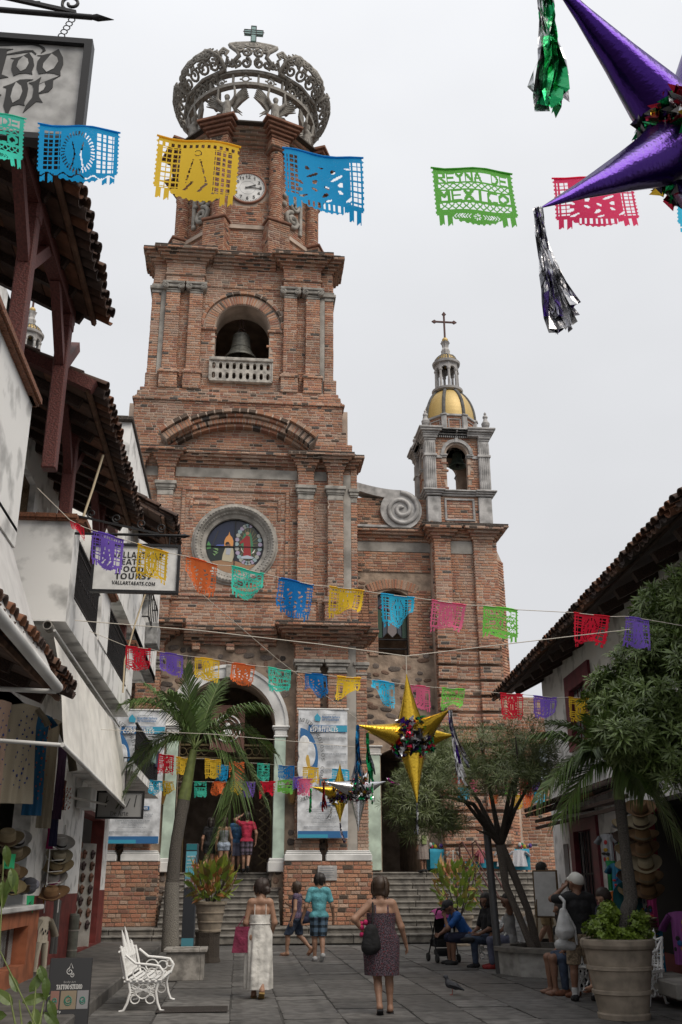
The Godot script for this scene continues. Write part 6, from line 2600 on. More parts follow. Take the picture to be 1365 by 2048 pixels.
func right_shop() -> void:
	# goods hung in front of the right house; positions in its own frame
	var R := Transform3D(Basis(Vector3.UP, deg_to_rad(-4.4)), V(6.35, 0, -11.4))
	var turn := deg_to_rad(-4.4) - .75
	var list := [
		["shirt", "white printed shirt hanging beside the dark window, right shop", -7.2, 2.4, .42, .6, .1, Color(.5, .52, .56)],
		["towel", "green towel hanging among the shirts left of the palm trunk", -7.1, 1.95, .32, .5, 0.0, Color(.03, .3, .1)],
		["towel", "orange towel hanging low left of the palm trunk", -7.0, 1.45, .3, 1.1, 0.0, Color(.5, .12, .01)],
		["towel", "magenta towel hanging low against the palm trunk", -6.7, 1.45, .26, 1.2, 0.0, Color(.45, .02, .13)],
		["shirt", "light blue shirt hanging beside the palm trunk, right shop", -6.8, 1.9, .34, .55, .1, Color(.05, .25, .42)],
		["shirt", "grey shirt hanging right of the palm trunk under the canopy", -5.9, 2.65, .45, .62, .14, Color(.4, .4, .42)],
		["shirt", "lime green shirt hanging high right of the palm trunk", -5.7, 2.35, .4, .6, .12, Color(.22, .42, .04)],
		["dress", "white dress hanging high in the right shop doorway", -5.4, 2.8, .4, 1.0, .1, Color(.6, .6, .6)],
		["dress", "red dress hanging high in the right shop beside the white one", -5.1, 2.8, .42, 1.1, .08, Color(.42, .02, .025)],
		["dress", "dark red dress hanging behind the hats, right shop", -4.8, 2.75, .4, 1.0, .08, Color(.22, .015, .03)],
		["shirt", "patterned white shirt hanging right of the palm trunk, middle height", -5.6, 1.75, .4, .6, .12, Color(.42, .42, .45)],
		["shirt", "dark patterned shirt hanging in the right shop, middle height", -5.3, 1.9, .4, .62, .12, Color(.13, .14, .2)],
		["bag", "white printed cloth bag hanging right of the palm trunk", -5.3, 1.35, .3, .36, 0.0, Color(.6, .6, .6)],
		["bag", "pink cloth bag hanging right of the palm trunk, low", -5.05, 1.4, .3, .5, 0.0, Color(.5, .05, .22)],
		["bag", "white sack bag hanging above the potted shrub, right shop", -5.0, .95, .3, .35, 0.0, Color(.62, .6, .58)],
		["scarf", "blue scarf hanging low behind the potted shrub", -4.85, .9, .18, .6, 0.0, Color(.02, .25, .45)],
		["shirt", "checked pink and blue shirt at the right edge of the photo", -3.9, 1.2, .5, .7, .2, Color(.3, .08, .3)]]
	for q in list:
		var p := R * V(-.3, q[3], q[2] + .75)
		var o := cloth_thing(q[0], q[1], q[0], p, turn, func(g: Geo) -> void: garment(g, q[4], q[5], q[6], .02, q[7], q[2] * 7.0))
		if q[0] == "shirt" or q[0] == "bag":
			var e := Geo.new()
			for k in 6:
				e.col = [Color(.5, .3, .02), Color(.02, .1, .3), Color(.5, .05, .05), Color(.02, .02, .02)][rng.randi() % 4]
				e.ball(V(rnd(-.09, .09), -rnd(.12, q[5] * .8), .062), V(rnd(.02, .05), rnd(.02, .045), .008), 8, 4)
			put("print", e, "cloth", o)
	# columns of hats
	var tones := [Color(.36, .26, .14), Color(.28, .17, .08), Color(.42, .33, .2), Color(.2, .11, .05), Color(.1, .06, .04), Color(.46, .39, .26)]
	var where := ["topmost", "second", "third", "fourth", "fifth", "sixth", "lowest"]
	for col in 2:
		for k in 7:
			if col == 0 and k == 0:
				continue
			var p := R * V(-.5, 2.62 - k * .2, -4.5 + col * .75)
			var o := cloth_thing("hat", "%s brown or straw hat in the %s column of hats, right shop" % [where[k], ["darker inner", "paler outer"][col]], "hat", p, rnd(0, 3), func(g: Geo) -> void: hat(g, .19, .1, .12, .03, tones[(k * 2 + col * 3) % 6], tones[(k + 3) % 6] * .5), "straw", "columns of hats in the right shop")
			o.rotation = V(rnd(.35, .65), -.4, rnd(-.1, .2))
			o.scale = Vector3.ONE * 1.2
	cloth_thing("sun_hat", "wide teal sun hat hung with its brim facing the street, right shop", "hat", R * V(-.55, 1.32, -4.6), 0.0, func(g: Geo) -> void:
		g.xf = Transform3D(Basis(Vector3.RIGHT, 1.35) * Basis(Vector3.UP, .3), Vector3.ZERO)
		hat(g, .27, .1, .12, .02, Color(.01, .13, .15), Color(.01, .1, .12)), "straw")
	for k in 16:
		cloth_thing("stacked_hat", "one of the flat straw hats stacked tall on the ledge of the right shop", "hat", R * V(-.5, 1.06 - k * .045, -4.1) + V(rnd(-.015, .015), 0, 0), k * .8, func(g: Geo) -> void: hat(g, .18, .095, .1 if k == 0 else .025, .012, tones[[5, 2, 0][k % 3]], Color(.1, .08, .05)), "straw", "tall stack of flat straw hats")
	var led := thing("shop_ledge", "low stone ledge under the stacked hats of the right shop", "ledge", R * V(-.45, .16, -3.6), deg_to_rad(-4.4))
	var g := Geo.new()
	g.cbox(V(0, .08, .4), V(.6, .2, 1.9), .02)
	put("ledge", g, "cement", led)
	# small easel board by the white corner
	var eb := thing("menu_board", "small pale framed board on an easel at the corner of the right house", "board", R * V(-.6, .16, -10.4), -.6)
	g = Geo.new()
	g.cbox(V(0, 1.2, 0), V(.55, .95, .04), .01)
	put("frame", g, "ochre_wood", eb)
	g = Geo.new()
	g.cbox(V(0, 1.2, .022), V(.48, .88, .01), .004)
	put("sheet", g, "sign_white", eb)
	g = Geo.new()
	for s in [-1.0, 1.0]:
		g.beam(V(s * .25, 0, .08), V(s * .2, 1.6, -.02), .03, .03)
	g.beam(V(0, 0, -.3), V(0, 1.5, -.03), .03, .03)
	put("leg", g, "ochre_wood", eb)


# ---------- street furniture, banners, the parked car

func bench(label: String, at: Vector3, turn: float) -> Node3D:
	# white cast-iron bench: scrolled ends, slatted seat, pierced back with gothic spires
	var b := thing("iron_bench", label, "bench", at, turn, "white cast iron benches")
	for s in [-1.0, 1.0]:
		var g := Geo.new()
		var x: float = s * .56
		g.tube([V(x, 0.0, .3), V(x, .02, .24), V(x, .12, .2), V(x, .28, .17), V(x, .42, .2)], .02, 6)
		g.tube([V(x, 0.0, -.3), V(x, .02, -.24), V(x, .12, -.2), V(x, .28, -.17), V(x, .42, -.2)], .02, 6)
		g.tube([V(x, .42, -.26), V(x, .42, .24)], .02, 6)
		g.tube([V(x, .42, .22), V(x, .55, .26), V(x, .64, .2), V(x, .66, .08), V(x, .68, -.12), V(x, .8, -.26)], .02, 6)
		g.tube([V(x, .42, -.22), V(x, .62, -.26), V(x, .86, -.32)], .02, 6)
		for q in [[.28, 0.0, .1], [.17, .1, .06], [.17, -.1, .06], [.54, .1, .07], [.54, -.06, .09], [.57, .2, .05], [.36, .1, .05], [.36, -.1, .05]]:
			var ring := []
			for k in 13:
				ring.append(V(x, q[0] + sin(TAU * k / 12) * q[2], q[1] + cos(TAU * k / 12) * q[2]))
			g.tube(ring, .011, 5, false)
		for k in 5:
			g.tube([V(x, .22 + .04 * k, -.17), V(x, .3, 0.0), V(x, .22 + .04 * k, .17)], .009, 4)
		put("end_frame", g, "white_iron", b)
	for k in 6:
		var g := Geo.new()
		g.cbox(V(0, .445, -.2 + k * .083), V(1.2, .02, .055), .006)
		put("slat", g, "white_iron", b)
	var bk := Geo.new()
	bk.xf = Transform3D(Basis(Vector3.RIGHT, -.22), V(0, .46, -.26))
	bk.tube([V(-.56, .02, 0), V(.56, .02, 0)], .02, 6)
	bk.tube([V(-.56, .4, 0), V(-.3, .3, 0), V(.3, .3, 0), V(.56, .4, 0)], .018, 6)
	for k in 23:
		var x := -.53 + k * .048
		bk.beam(V(x, .02, 0), V(x, .32, 0), .022, .012)
		for j in 3:
			bk.tube(Vring(x + .024, .08 + j * .09, 0, .02, 8), .006, 4, false)
	for q in [[-.4, .2], [-.26, .16], [-.13, .42], [0.0, .2], [.13, .46], [.26, .2], [.42, .24]]:
		var pts := []
		for j in 9:
			pts.append(V(q[0], .28 + q[1] * j / 8.0, 0))
		bk.tube(pts, [.045, .04, .045, .034, .036, .026, .026, .014, .004], 7)
		for j in 6:
			bk.ball(V(q[0], .32 + q[1] * .13 * j, 0), V(.05 - j * .006, .014, .03), 7, 4)
	put("backrest", bk, "white_iron", b)
	return b


func pot(called: String, label: String, at: Vector3, r: float, h: float, m := "concrete_pot") -> Node3D:
	var t := thing(called, label, "planter", at)
	var g := Geo.new()
	g.lathe([Vector2(0, 0), Vector2(r * .68, 0), Vector2(r * .7, h * .06), Vector2(r * .66, h * .08), Vector2(r * .74, h * .3), Vector2(r * .79, h * .31), Vector2(r * .79, h * .35), Vector2(r * .75, h * .36), Vector2(r * .83, h * .6), Vector2(r * .88, h * .61), Vector2(r * .88, h * .65), Vector2(r * .84, h * .66), Vector2(r * .9, h * .86), Vector2(r * .97, h * .88), Vector2(r, h * .92), Vector2(r * .99, h * .98), Vector2(r * .94, h), Vector2(r * .87, h * .99), Vector2(r * .85, h * .9)], 36)
	put("pot", g, m, t)
	g = Geo.new()
	g.lathe([Vector2(r * .86, h * .9), Vector2(0, h * .93)], 24)
	put("soil", g, "soil", t)
	return t


func banner(label: String, x0: float, x1: float, y0: float, y1: float, z: float, right: bool) -> void:
	var t := thing("church_banner", label, "banner", V((x0 + x1) / 2, 0, z), 0.0, "printed banners on the church front")
	var w := x1 - x0
	var h := y1 - y0
	var g := Geo.new()
	g.grid(func(u: float, v: float) -> Vector3: return V((u - .5) * w, lerpf(y0, y1, v), .012 * sin(u * 9.0 + v * 3.0) + .02 * sin(v * 13.0 + u * 5.0) * (1.0 - absf(v - .5))), 24, 40)
	put("cloth", g, "banner", t)
	var bar := func(ya: float, yb: float, xa: float, xb: float, m: String, zz: float) -> void:
		var q := Geo.new()
		q.ext(xa * w, xb * w, lerpf(y0, y1, ya), lerpf(y0, y1, yb), zz - .004, zz)
		put("printed_band", q, m, t)
	bar.call(.004, .055, -.49, .49, "blue_print", .045)
	bar.call(.004, .03, -.49, .1, "teal_print", .049)
	bar.call(.815, .87, -.3, .49, "blue_print", .045)
	bar.call(.818, .867, .15, .49, "teal_print", .049)
	bar.call(.245, .272, -.05, .3, "blue_print", .045)
	var put_text := func(s: String, u: float, v: float, wd: float, ht: float, m: String) -> void:
		letters(s, wd * w, ht, m, t, V(u * w, lerpf(y0, y1, v), .054))
	put_text.call("OBRAS DE MISERICORDIA", .02, .857, .5, .07, "white_print")
	put_text.call("ESPIRITUALES" if right else "CORPORALES", .02, .832, .56, .12, "white_print")
	put_text.call("Parroquia de", .12, .955, .26, .05, "grey_print")
	put_text.call("Nuestra Señora", .16, .935, .36, .08, "blue_print")
	put_text.call("de Guadalupe", .15, .912, .34, .075, "blue_print")
	var lines := ["•DAR CONSEJO AL QUE LO NECESITA", "•ENSEÑAR AL QUE NO SABE", "•CORREGIR AL QUE YERRA", "•CONSOLAR AL TRISTE", "•PERDONAR LAS OFENSAS"] if right else ["•DAR DE COMER AL HAMBRIENTO", "•DAR DE BEBER AL SEDIENTO", "•VESTIR AL DESNUDO", "•VISITAR AL ENFERMO", "•DAR POSADA AL PEREGRINO"]
	for k in 5:
		var ww: float = [.66, .52, .5, .4, .5][k]
		put_text.call(lines[k], .47 - ww / 2, .764 - .062 * k, ww, .075, "grey_print")
	put_text.call("MISAS ESPECIALES", .12, .258, .3, .07, "white_print")
	for k in 7:
		put_text.call(["MISA DE SALUD     MISA DE NIÑOS", "Primer jueves de mes     Domingo 12:00", "CONFESIONES", "Lunes a sábado de 7:00 a 8:00", "MISA CON BAUTIZO", "Domingo", "Sábado y domingo 10:00 a.m."][k], .02, .215 - k * .016, [.7, .66, .3, .6, .4, .15, .5][k], .04, "grey_print")
	put_text.call("WWW.PARROQUIADEGUADALUPEVALLARTA.COM", 0.0, .085, .75, .06, "grey_print")
	# round emblem at the left edge: two robed figures in a blue oval, lettering round it
	var c := V(-.46 * w, lerpf(y0, y1, .6), .05)
	g = Geo.new()
	var ov := PackedVector2Array()
	for k in 25:
		var a := -PI / 2 + PI * k / 24
		ov.append(Vector2(c.x + cos(a) * .36 * w, c.y + sin(a) * .95))
	g.prism(ov, .046, .05)
	put("emblem_oval", g, "blue_print", t)
	for q in [[.08, .3, .13, .42, "sign_white"], [.2, .15, .11, .38, "banner"], [.06, -.25, .12, .4, "sign_white"], [.16, 0.0, .07, .3, "ochre_print"]]:
		g = Geo.new()
		g.ball(V(c.x + q[0] * w, c.y + q[1], .055), V(q[2] * w, q[3], .006), 12, 8)
		if q[4] == "ochre_print":
			paint("ochre_print", Color(.5, .32, .06))
		put("emblem_figure", g, q[4], t)
	var text := "MISERICORDIOSOS COMO EL PADRE"
	for k in text.length():
		if text[k] == " ":
			continue
		var a := PI / 2 - .05 - (PI - .1) * k / (text.length() - 1)
		var d := V(cos(a) * .46 * w, sin(a) * 1.2, 0)
		var tn := atan2(cos(a) * 1.2, -sin(a) * .46 * w) + PI
		letters(text[k], 0, .11, "black_print", t, V(c.x, c.y, .054) + d, Basis(Vector3.BACK, tn), false, true, "letter")
	g = Geo.new()
	g.prism(PackedVector2Array([Vector2(-.16 * w, y0 + h * .905), Vector2(-.06 * w, y0 + h * .9), Vector2(-.05 * w, y0 + h * .93), Vector2(-.12 * w, y0 + h * .965), Vector2(-.18 * w, y0 + h * .935)]), .046, .052)
	put("logo", g, "teal_print", t)
	g = Geo.new()
	g.tube([V(-w / 2 - .05, y1, 0), V(w / 2 + .05, y1, 0)], .03, 6)
	put("hanging_rod", g, "white_paint", t)


func street_things() -> void:
	signs()
	banner("white and blue church banner of spiritual works, behind the small star piñatas", V(1.72, 4.69, -30.86).x, V(3.26, 4.7, -30.86).x, V(2.4, 2.84, -30.86).y, V(2.39, 6.71, -30.86).y, -30.86, true)
	banner("white and blue church banner partly hidden by the low balcony and palm", V(-4.05, 4.65, -30.86).x, V(-2.38, 4.66, -30.86).x, V(-3.08, 2.68, -30.86).y, V(-3.36, 6.61, -30.86).y, -30.86, false)
	for q in [["amber wall lantern left of the church door", V(-2.43, 4.1, -31.2)], ["amber wall lantern between the church door and the right banner", V(1.57, 4.15, -31.2)]]:
		var ln := thing("wall_lantern", q[0], "lantern", q[1])
		var g := Geo.new()
		g.lathe([Vector2(.03, -.32), Vector2(.1, -.26), Vector2(.19, .1), Vector2(.17, .12)], 6, Vector3.ZERO, 1, 1, 1e-9, 1)
		put("glass", g, mat("amber", Color(.16, .09, .03), .3) if not M.has("amber") else "amber", ln)
		g = Geo.new()
		g.lathe([Vector2(.21, .1), Vector2(.2, .14), Vector2(.08, .28), Vector2(.02, .38)], 6, Vector3.ZERO, 1, 1, 1e-9, 1)
		g.beam(V(0, .3, 0), V(0, .3, -.3), .03, .03)
		put("hood", g, "iron", ln)
	bench("white iron bench with tall gothic spires, empty, on the left kerb", V(-1.2, 0, -15.4), deg_to_rad(88)).scale = V(1.25, .86, 1.0)
	bench("white iron bench behind the grey pole, with three men sitting on it", V(5.35, 0, -21.3), deg_to_rad(-72))
	bench("white iron bench beside the large potted palm, with a boy on it", V(5.45, 0, -14.9), deg_to_rad(-50))
	# square planter of the left palm
	var pl := thing("square_planter", "grey concrete box planter at the foot of the left palm", "planter", V(-.89, 0, -18.99) + V(0, 0, -.35))
	var g := Geo.new()
	for s in [[-.3, 0, .06, .66], [.3, 0, .06, .66], [0, -.3, .54, .06], [0, .3, .54, .06]]:
		g.cbox(V(s[0], .23, s[1]), V(s[2], .46, s[3]), .008)
	put("box", g, "planter", pl)
	g = Geo.new()
	for s in [[-.31, 0, .14, .76], [.31, 0, .14, .76], [0, -.31, .48, .14], [0, .31, .48, .14]]:
		g.cbox(V(s[0], .485, s[1]), V(s[2], .06, s[3]), .01)
	put("rim", g, "planter", pl)
	g = Geo.new()
	g.ext(-.27, .27, .1, .42, -.27, .27)
	put("soil", g, "soil", pl)
	# stump under the croton pot
	var st := thing("wood_stump", "short dark tree stump carrying the croton pot", "stump", V(-.64, 0, -23.34))
	g = Geo.new()
	g.lathe([Vector2(0, 0), Vector2(.3, 0), Vector2(.27, .1), Vector2(.26, .5), Vector2(.28, .6), Vector2(0, .61)], 14, Vector3.ZERO, 1, .9, .05, 5)
	put("stump", g, "dark_bark", st)
	# information pillar
	var ip := thing("info_pillar", "tall flat dark information pillar with a blue picture panel behind the palm trunk", "sign", V(-1.19, 0, -24.78) + V(.05, 0, -.6), -.2)
	g = Geo.new()
	g.cbox(V(0, 1.25, 0), V(.3, 2.5, .1), .01)
	put("pillar", g, mat("slate_paint", Color(.035, .04, .05), .6), ip)
	for q in [[0.0, 2.42, .26, .14, Color(.02, .18, .22)], [0.0, 2.0, .26, .64, Color(.12, .42, .55)], [0.0, 1.6, .26, .2, Color(.4, .4, .42)], [0.0, .2, .29, .36, Color(.1, .35, .45)], [-.06, 1.62, .08, .1, Color(.1, .06, .05)], [.05, 1.66, .08, .1, Color(.2, .1, .1)], [.05, 1.54, .08, .08, Color(.08, .1, .14)]]:
		g = Geo.new()
		var zz: float = .056 if q[2] > .2 else .06
		g.ext(q[0] - q[2] / 2, q[0] + q[2] / 2, q[1] - q[3] / 2, q[1] + q[3] / 2, .05, zz)
		put("panel", g, paint("panel_%d" % int(q[4].to_rgba32() >> 8), q[4]), ip)
	for k in 4:
		letters(["VALLARTA", "centro histórico", "parroquia", "plaza"][k], .2, .035, "white_print", ip, V(0, 2.2 - k * .08, .06))
	# sandwich board
	var sb := thing("sandwich_board", "black tattoo studio pavement board with three photos, lower left", "sign", V(-1.96, 0, -13.12), .12)
	sb.scale = Vector3.ONE * .82
	for s in [1.0, -1.0]:
		g = Geo.new()
		g.xf = Transform3D(Basis(Vector3.RIGHT, -.16 * s), V(0, 0, .17 * s))
		g.cbox(V(0, .47, 0), V(.6, .94, .025), .006)
		var face := put("panel", g, mat("board_black", Color(.014, .014, .016), .45) if not M.has("board_black") else "board_black", sb)
		if s > 0:
			var B := Basis(Vector3.RIGHT, -.16)
			var at := func(x: float, y: float) -> Vector3: return V(0, 0, .17) + B * V(x, y, .014)
			letters("TATTOO STUDIO", .36, .06, "sign_white", face, at.call(0.0, .56), B, true, true)
			letters("Body Art", .17, .035, "sign_grey", face, at.call(0.0, .62), B, false, true)
			g = Geo.new()
			g.xf = Transform3D(B, at.call(0, .76))
			g.tube(spiral(V(-.01, 0.0, .004), .05, .012, 1.3), .005, 4)
			g.tube(spiral(V(.025, -.05, .004), .03, .01, -1.3), .004, 4)
			g.tube([V(-.03, .03, .004), V(0, .11, .004), V(.03, .04, .004)], .004, 4)
			put("emblem", g, "sign_white", face)
			for q in [[-.19, .12, Color(.2, .1, .08)], [0.0, .22, Color(.2, .16, .11)], [.2, .16, Color(.2, .2, .21)]]:
				g = Geo.new()
				g.xf = Transform3D(B, at.call(q[0], .39))
				g.cbox(Vector3.ZERO, V(q[1], .24, .006), .002)
				var ph := put("photo", g, paint("photo_%d" % int(q[2].to_rgba32() >> 8), q[2]), face)
				g = Geo.new()
				g.xf = Transform3D(B, at.call(q[0], .39))
				g.tube(Vring(0.0, 0.0, .005, q[1] * .2, 12), .008, 4, false)
				g.tube(spiral(V(.01, -.02, .005), q[1] * .35, .01, 1.2), .006, 4)
				put("ink", g, paint("ink_green", Color(.03, .16, .12)), ph)
			letters("Cover Up", .16, .035, "sign_white", face, at.call(-.17, .24), B, false, true)
	# leaning grey pole by the seated men
	var gp := thing("grey_pole", "plain grey metal pole leaning slightly beside the round tree bed", "pole", V(4.94, 0, -19.79))
	g = Geo.new()
	g.tube([V(0, 0, 0), V(-.1, 2.75, -.05)], .075, 12)
	put("pole", g, mat("pole_grey", Color(.1, .1, .105), .5, "soft", 1.0, 0.0, .2), gp)
	# round tree bed
	var tb := thing("round_tree_bed", "low round whitewashed tree bed with a dark coping, right of the pole", "planter", V(6.0, 0, -19.6))
	g = Geo.new()
	g.lathe([Vector2(1.1, 0), Vector2(1.12, .4), Vector2(1.0, .4)], 10, Vector3.ZERO, 1, 1, 1e-9, 1)
	put("wall", g, mat("whitewash", Color(.42, .41, .39), .9, "stain", .8, .6), tb)
	g = Geo.new()
	g.lathe([Vector2(1.0, .4), Vector2(1.2, .4), Vector2(1.2, .47), Vector2(.9, .48), Vector2(.9, .35)], 10, Vector3.ZERO, 1, 1, 1e-9, 1)
	put("coping", g, "step_stone", tb)
	g = Geo.new()
	g.lathe([Vector2(.95, .36), Vector2(0, .4)], 16)
	put("soil", g, "soil", tb)
	# two loops of handrail on the right flight
	for q in [["thin iron handrail on the right flight, its near loop above the croton", V(6.98, 2.66, -32.1), 6.6], ["thin iron handrail behind the leaning tree trunks on the right flight", V(7.4, 2.69, -32.1), 7.25]]:
		var hr := thing("handrail", q[0], "handrail")
		var top: Vector3 = q[1]
		var low := V(top.x + .35, 1.35, -29.9)
		g = Geo.new()
		g.tube([V(top.x, 1.9, -32.2), top + V(-.05, .05, 0), top + V(.05, .12, .05), low, low + V(.06, -.1, .06), V(low.x, .42, -29.85)], .03, 8)
		g.tube([V(top.x + .05, top.y - .45, -32.0), low + V(0, -.45, 0)], .02, 6)
		g.tube([top.lerp(low, .5) + V(0, -1.0, 0), top.lerp(low, .5)], .022, 6)
		put("rail", g, "rust_iron", hr)
	stall()
	car()
	stroller()
	pigeon()
	var bag := thing("plastic_bag", "crumpled white plastic bag by the feet of the man in lilac", "bag", V(1.44, .42, -33.03))
	g = Geo.new()
	for k in 8:
		g.ball(V(sin(k * 2.3) * .12, .09 + .05 * sin(k * 1.7), cos(k * 1.9) * .06), V(.11, .1, .09), 8, 6)
	put("bag", g, "white_print", bag)


func stall() -> void:
	# vendor's table on the terrace, blue cloth, small white dresses pinned to it
	var x0 := V(6.04, 1.88, -32.4).x
	var x1 := V(9.28, 1.87, -32.4).x
	var t := thing("vendor_table", "long table under a bright blue cloth at the head of the right stairs", "table", V((x0 + x1) / 2, 1.9, -32.75))
	var w := x1 - x0
	var g := Geo.new()
	for s in [[-1, 1], [1, 1], [-1, -1], [1, -1]]:
		g.cbox(V(s[0] * (w / 2 - .1), .3, s[1] * .25), V(.05, .6, .05), .005)
	put("leg", g, "dark_wood", t)
	g = Geo.new()
	g.grid(func(u: float, v: float) -> Vector3:
		var x := (u - .5) * w
		if v < .6:
			return V(x, lerpf(.1 + .05 * sin(u * 5.0), .68, v / .6), .36 + .05 * sin(u * 26.0) * (.7 - v) - .02)
		return V(x, .685 + .01 * sin(u * 40.0), lerpf(.34, -.4, (v - .6) / .4)), 70, 10)
	g.grid(func(u: float, v: float) -> Vector3: return V(-w / 2 - .02 + .03 * sin(u * 9.0) * (1.0 - v), .06 + .63 * v, lerpf(-.4, .35, u)), 14, 4)
	put("tablecloth", g, mat("blue_cloth", Color(.015, .24, .36), .8, "soft", 1.5, 0.0), t)
	for q in [["white baby dress hung left on the blue table", -.28, .42, .55, Color(.55, .54, .5)], ["pink baby dress hung on the blue table by the handrail", 0.0, .3, .4, Color(.6, .2, .24)], ["white ruffled dress hung mid table behind the grey pole", .2, .45, .5, Color(.6, .6, .62)], ["large white blouse heaped at the right end of the blue table", .38, .8, .5, Color(.62, .63, .68)]]:
		cloth_thing("dress", q[0], "dress", V((x0 + x1) / 2 + q[1] * w, 2.56, -32.3), 0.0, func(gg: Geo) -> void: garment(gg, q[2], q[3], .12, .18, q[4], q[1] * 40.0, .04))
	for k in 3:
		cloth_thing("folded_goods", "small heap of bright trinkets on the blue table, " + ["left end", "middle", "right end"][k], "goods", V((x0 + x1) / 2 + [-.44, .12, .46][k] * w, 2.62, -32.6), 0.0, func(gg: Geo) -> void:
			for j in 9:
				gg.col = [Color(.4, .3, .02), Color(.4, .03, .08), Color(.55, .55, .55), Color(.05, .2, .1), Color(.1, .05, .25)][j % 5]
				gg.ball(V(sin(j * 2.0) * .2, .04 + .03 * (j % 3), cos(j * 3.0) * .1), V(.06, .07, .05), 7, 5))


func car() -> void:
	var c := thing("parked_car", "beige saloon car parked behind the leaning tree trunks at right", "car", V(9.3, 0, -26.3), PI)
	# side outline, extruded with a tucked-in cabin; local +x is the tail after the turn
	var body := PackedVector2Array([Vector2(-2.2, .3), Vector2(-2.25, .6), Vector2(-2.1, .86), Vector2(-1.0, .98), Vector2(1.1, .98), Vector2(2.0, .84), Vector2(2.25, .6), Vector2(2.2, .3)])
	var g := Geo.new()
	g.prism(body, -.86, .86)
	var M1 := func(x: float, y: float, z: float) -> Vector3: return V(x, y, z)
	var lo := [[-1.5, .96], [-.75, 1.4], [.45, 1.43], [1.25, .96]]
	for s in [-1.0, 1.0]:
		for k in 3:
			var a: Array = lo[k]
			var b: Array = lo[k + 1]
			g.tube([M1.call(a[0], a[1], s * (.8 if a[1] < 1 else .62)), M1.call(b[0], b[1], s * (.8 if b[1] < 1 else .62))], .045, 6)
	g.quad(V(-.75, 1.44, .64), V(.45, 1.47, .64), V(.45, 1.47, -.64), V(-.75, 1.44, -.64))
	put("body", g, mat("car_beige", Color(.3, .26, .2), .3, "", 1, 0, .3), c)
	g = Geo.new()
	for s in [-1.0, 1.0]:
		var q := [V(-1.45, .98, s * .79), V(-.74, 1.39, s * .62), V(.44, 1.42, s * .62), V(1.2, .98, s * .79)]
		if s > 0:
			g.quad(q[3], q[2], q[1], q[0])
		else:
			g.quad(q[0], q[1], q[2], q[3])
	g.quad(V(1.22, .97, .76), V(1.22, .97, -.76), V(.46, 1.43, -.6), V(.46, 1.43, .6))
	g.quad(V(-1.48, .97, -.76), V(-1.48, .97, .76), V(-.76, 1.4, .6), V(-.76, 1.4, -.6))
	put("window", g, mat("car_glass", Color(.01, .011, .013), .08), c)
	for q in [[-1.35, .8], [1.35, .8], [-1.35, -.8], [1.35, -.8]]:
		g = Geo.new()
		g.xf = Transform3D(Basis(Vector3.RIGHT, PI / 2), V(q[0], .31, q[1]))
		g.lathe([Vector2(.2, -.1), Vector2(.31, -.1), Vector2(.32, 0.0), Vector2(.31, .1), Vector2(.2, .1)], 20)
		var wh := put("wheel", g, mat("tyre", Color(.02, .02, .02), .9) if not M.has("tyre") else "tyre", c)
		g = Geo.new()
		g.xf = Transform3D(Basis(Vector3.RIGHT, PI / 2), V(q[0], .31, q[1]))
		g.lathe([Vector2(0, -.08), Vector2(.2, -.09), Vector2(.2, .09), Vector2(0, .08)], 16)
		put("rim", g, "grey_stone", wh)
	g = Geo.new()
	for s in [-1.0, 1.0]:
		g.cbox(V(1.0, 1.02, s * .93), V(.12, .12, .16), .03)
	put("mirror", g, "iron", c)


func stroller() -> void:
	var s := thing("stroller", "black stroller with a pink hood, seen from behind beside the seated men", "stroller", V(4.43, 0, -22.6), .15)
	var g := Geo.new()
	for x in [-.24, .24]:
		g.tube([V(x, .1, -.3), V(x, .55, .05), V(x, .98, .3), V(x * .9, 1.06, .34)], .016, 7)
		g.tube([V(x, .1, .28), V(x, .6, .05), V(x, .8, -.1)], .014, 7)
	g.tube([V(-.22, 1.06, .34), V(0, 1.08, .35), V(.22, 1.06, .34)], .022, 8)
	g.tube([V(-.24, .14, .26), V(.24, .14, .26)], .012, 6)
	put("frame", g, "iron", s)
	g = Geo.new()
	g.grid(func(u: float, v: float) -> Vector3: return V((u - .5) * .46, lerpf(.3, .96, v), .2 - .1 * (1 - v) - .04 * sin(u * PI)), 10, 10)
	g.cbox(V(0, .38, -.05), V(.44, .16, .4), .03)
	g.cbox(V(0, .2, .1), V(.4, .14, .32), .03)
	put("seat", g, mat("black_cloth", Color(.012, .012, .014), .9, "fine", 4.0, .4), s)
	g = Geo.new()
	for k in 9:
		var a0 := PI * k / 9 * .62 + .35
		var a1 := PI * (k + 1) / 9 * .62 + .35
		for j in 8:
			var u0 := lerpf(-1, 1, j / 8.0)
			var u1 := lerpf(-1, 1, (j + 1) / 8.0)
			var P := func(u: float, a: float) -> Vector3: return V(u * .26, .78 + sin(a) * .3 * sqrt(1.08 - u * u * .5), .06 + cos(a) * .3)
			g.quad(P.call(u0, a0), P.call(u0, a1), P.call(u1, a1), P.call(u1, a0))
	put("hood", g, mat("pink_cloth", Color(.42, .06, .24), .8, "fine", 4.0, .4), s)
	for q in [[-.24, .28], [.24, .28], [-.24, -.3], [.24, -.3]]:
		g = Geo.new()
		g.xf = Transform3D(Basis(Vector3.BACK, PI / 2), V(q[0], .09, q[1]))
		g.lathe([Vector2(0.0, -.02), Vector2(.08, -.025), Vector2(.09, 0), Vector2(.08, .025), Vector2(0.0, .02)], 14)
		put("wheel", g, "tyre", s)
	g = Geo.new()
	g.cbox(V(.13, .62, .24), V(.05, .1, .004), .001)
	put("care_tag", g, "white_print", s)


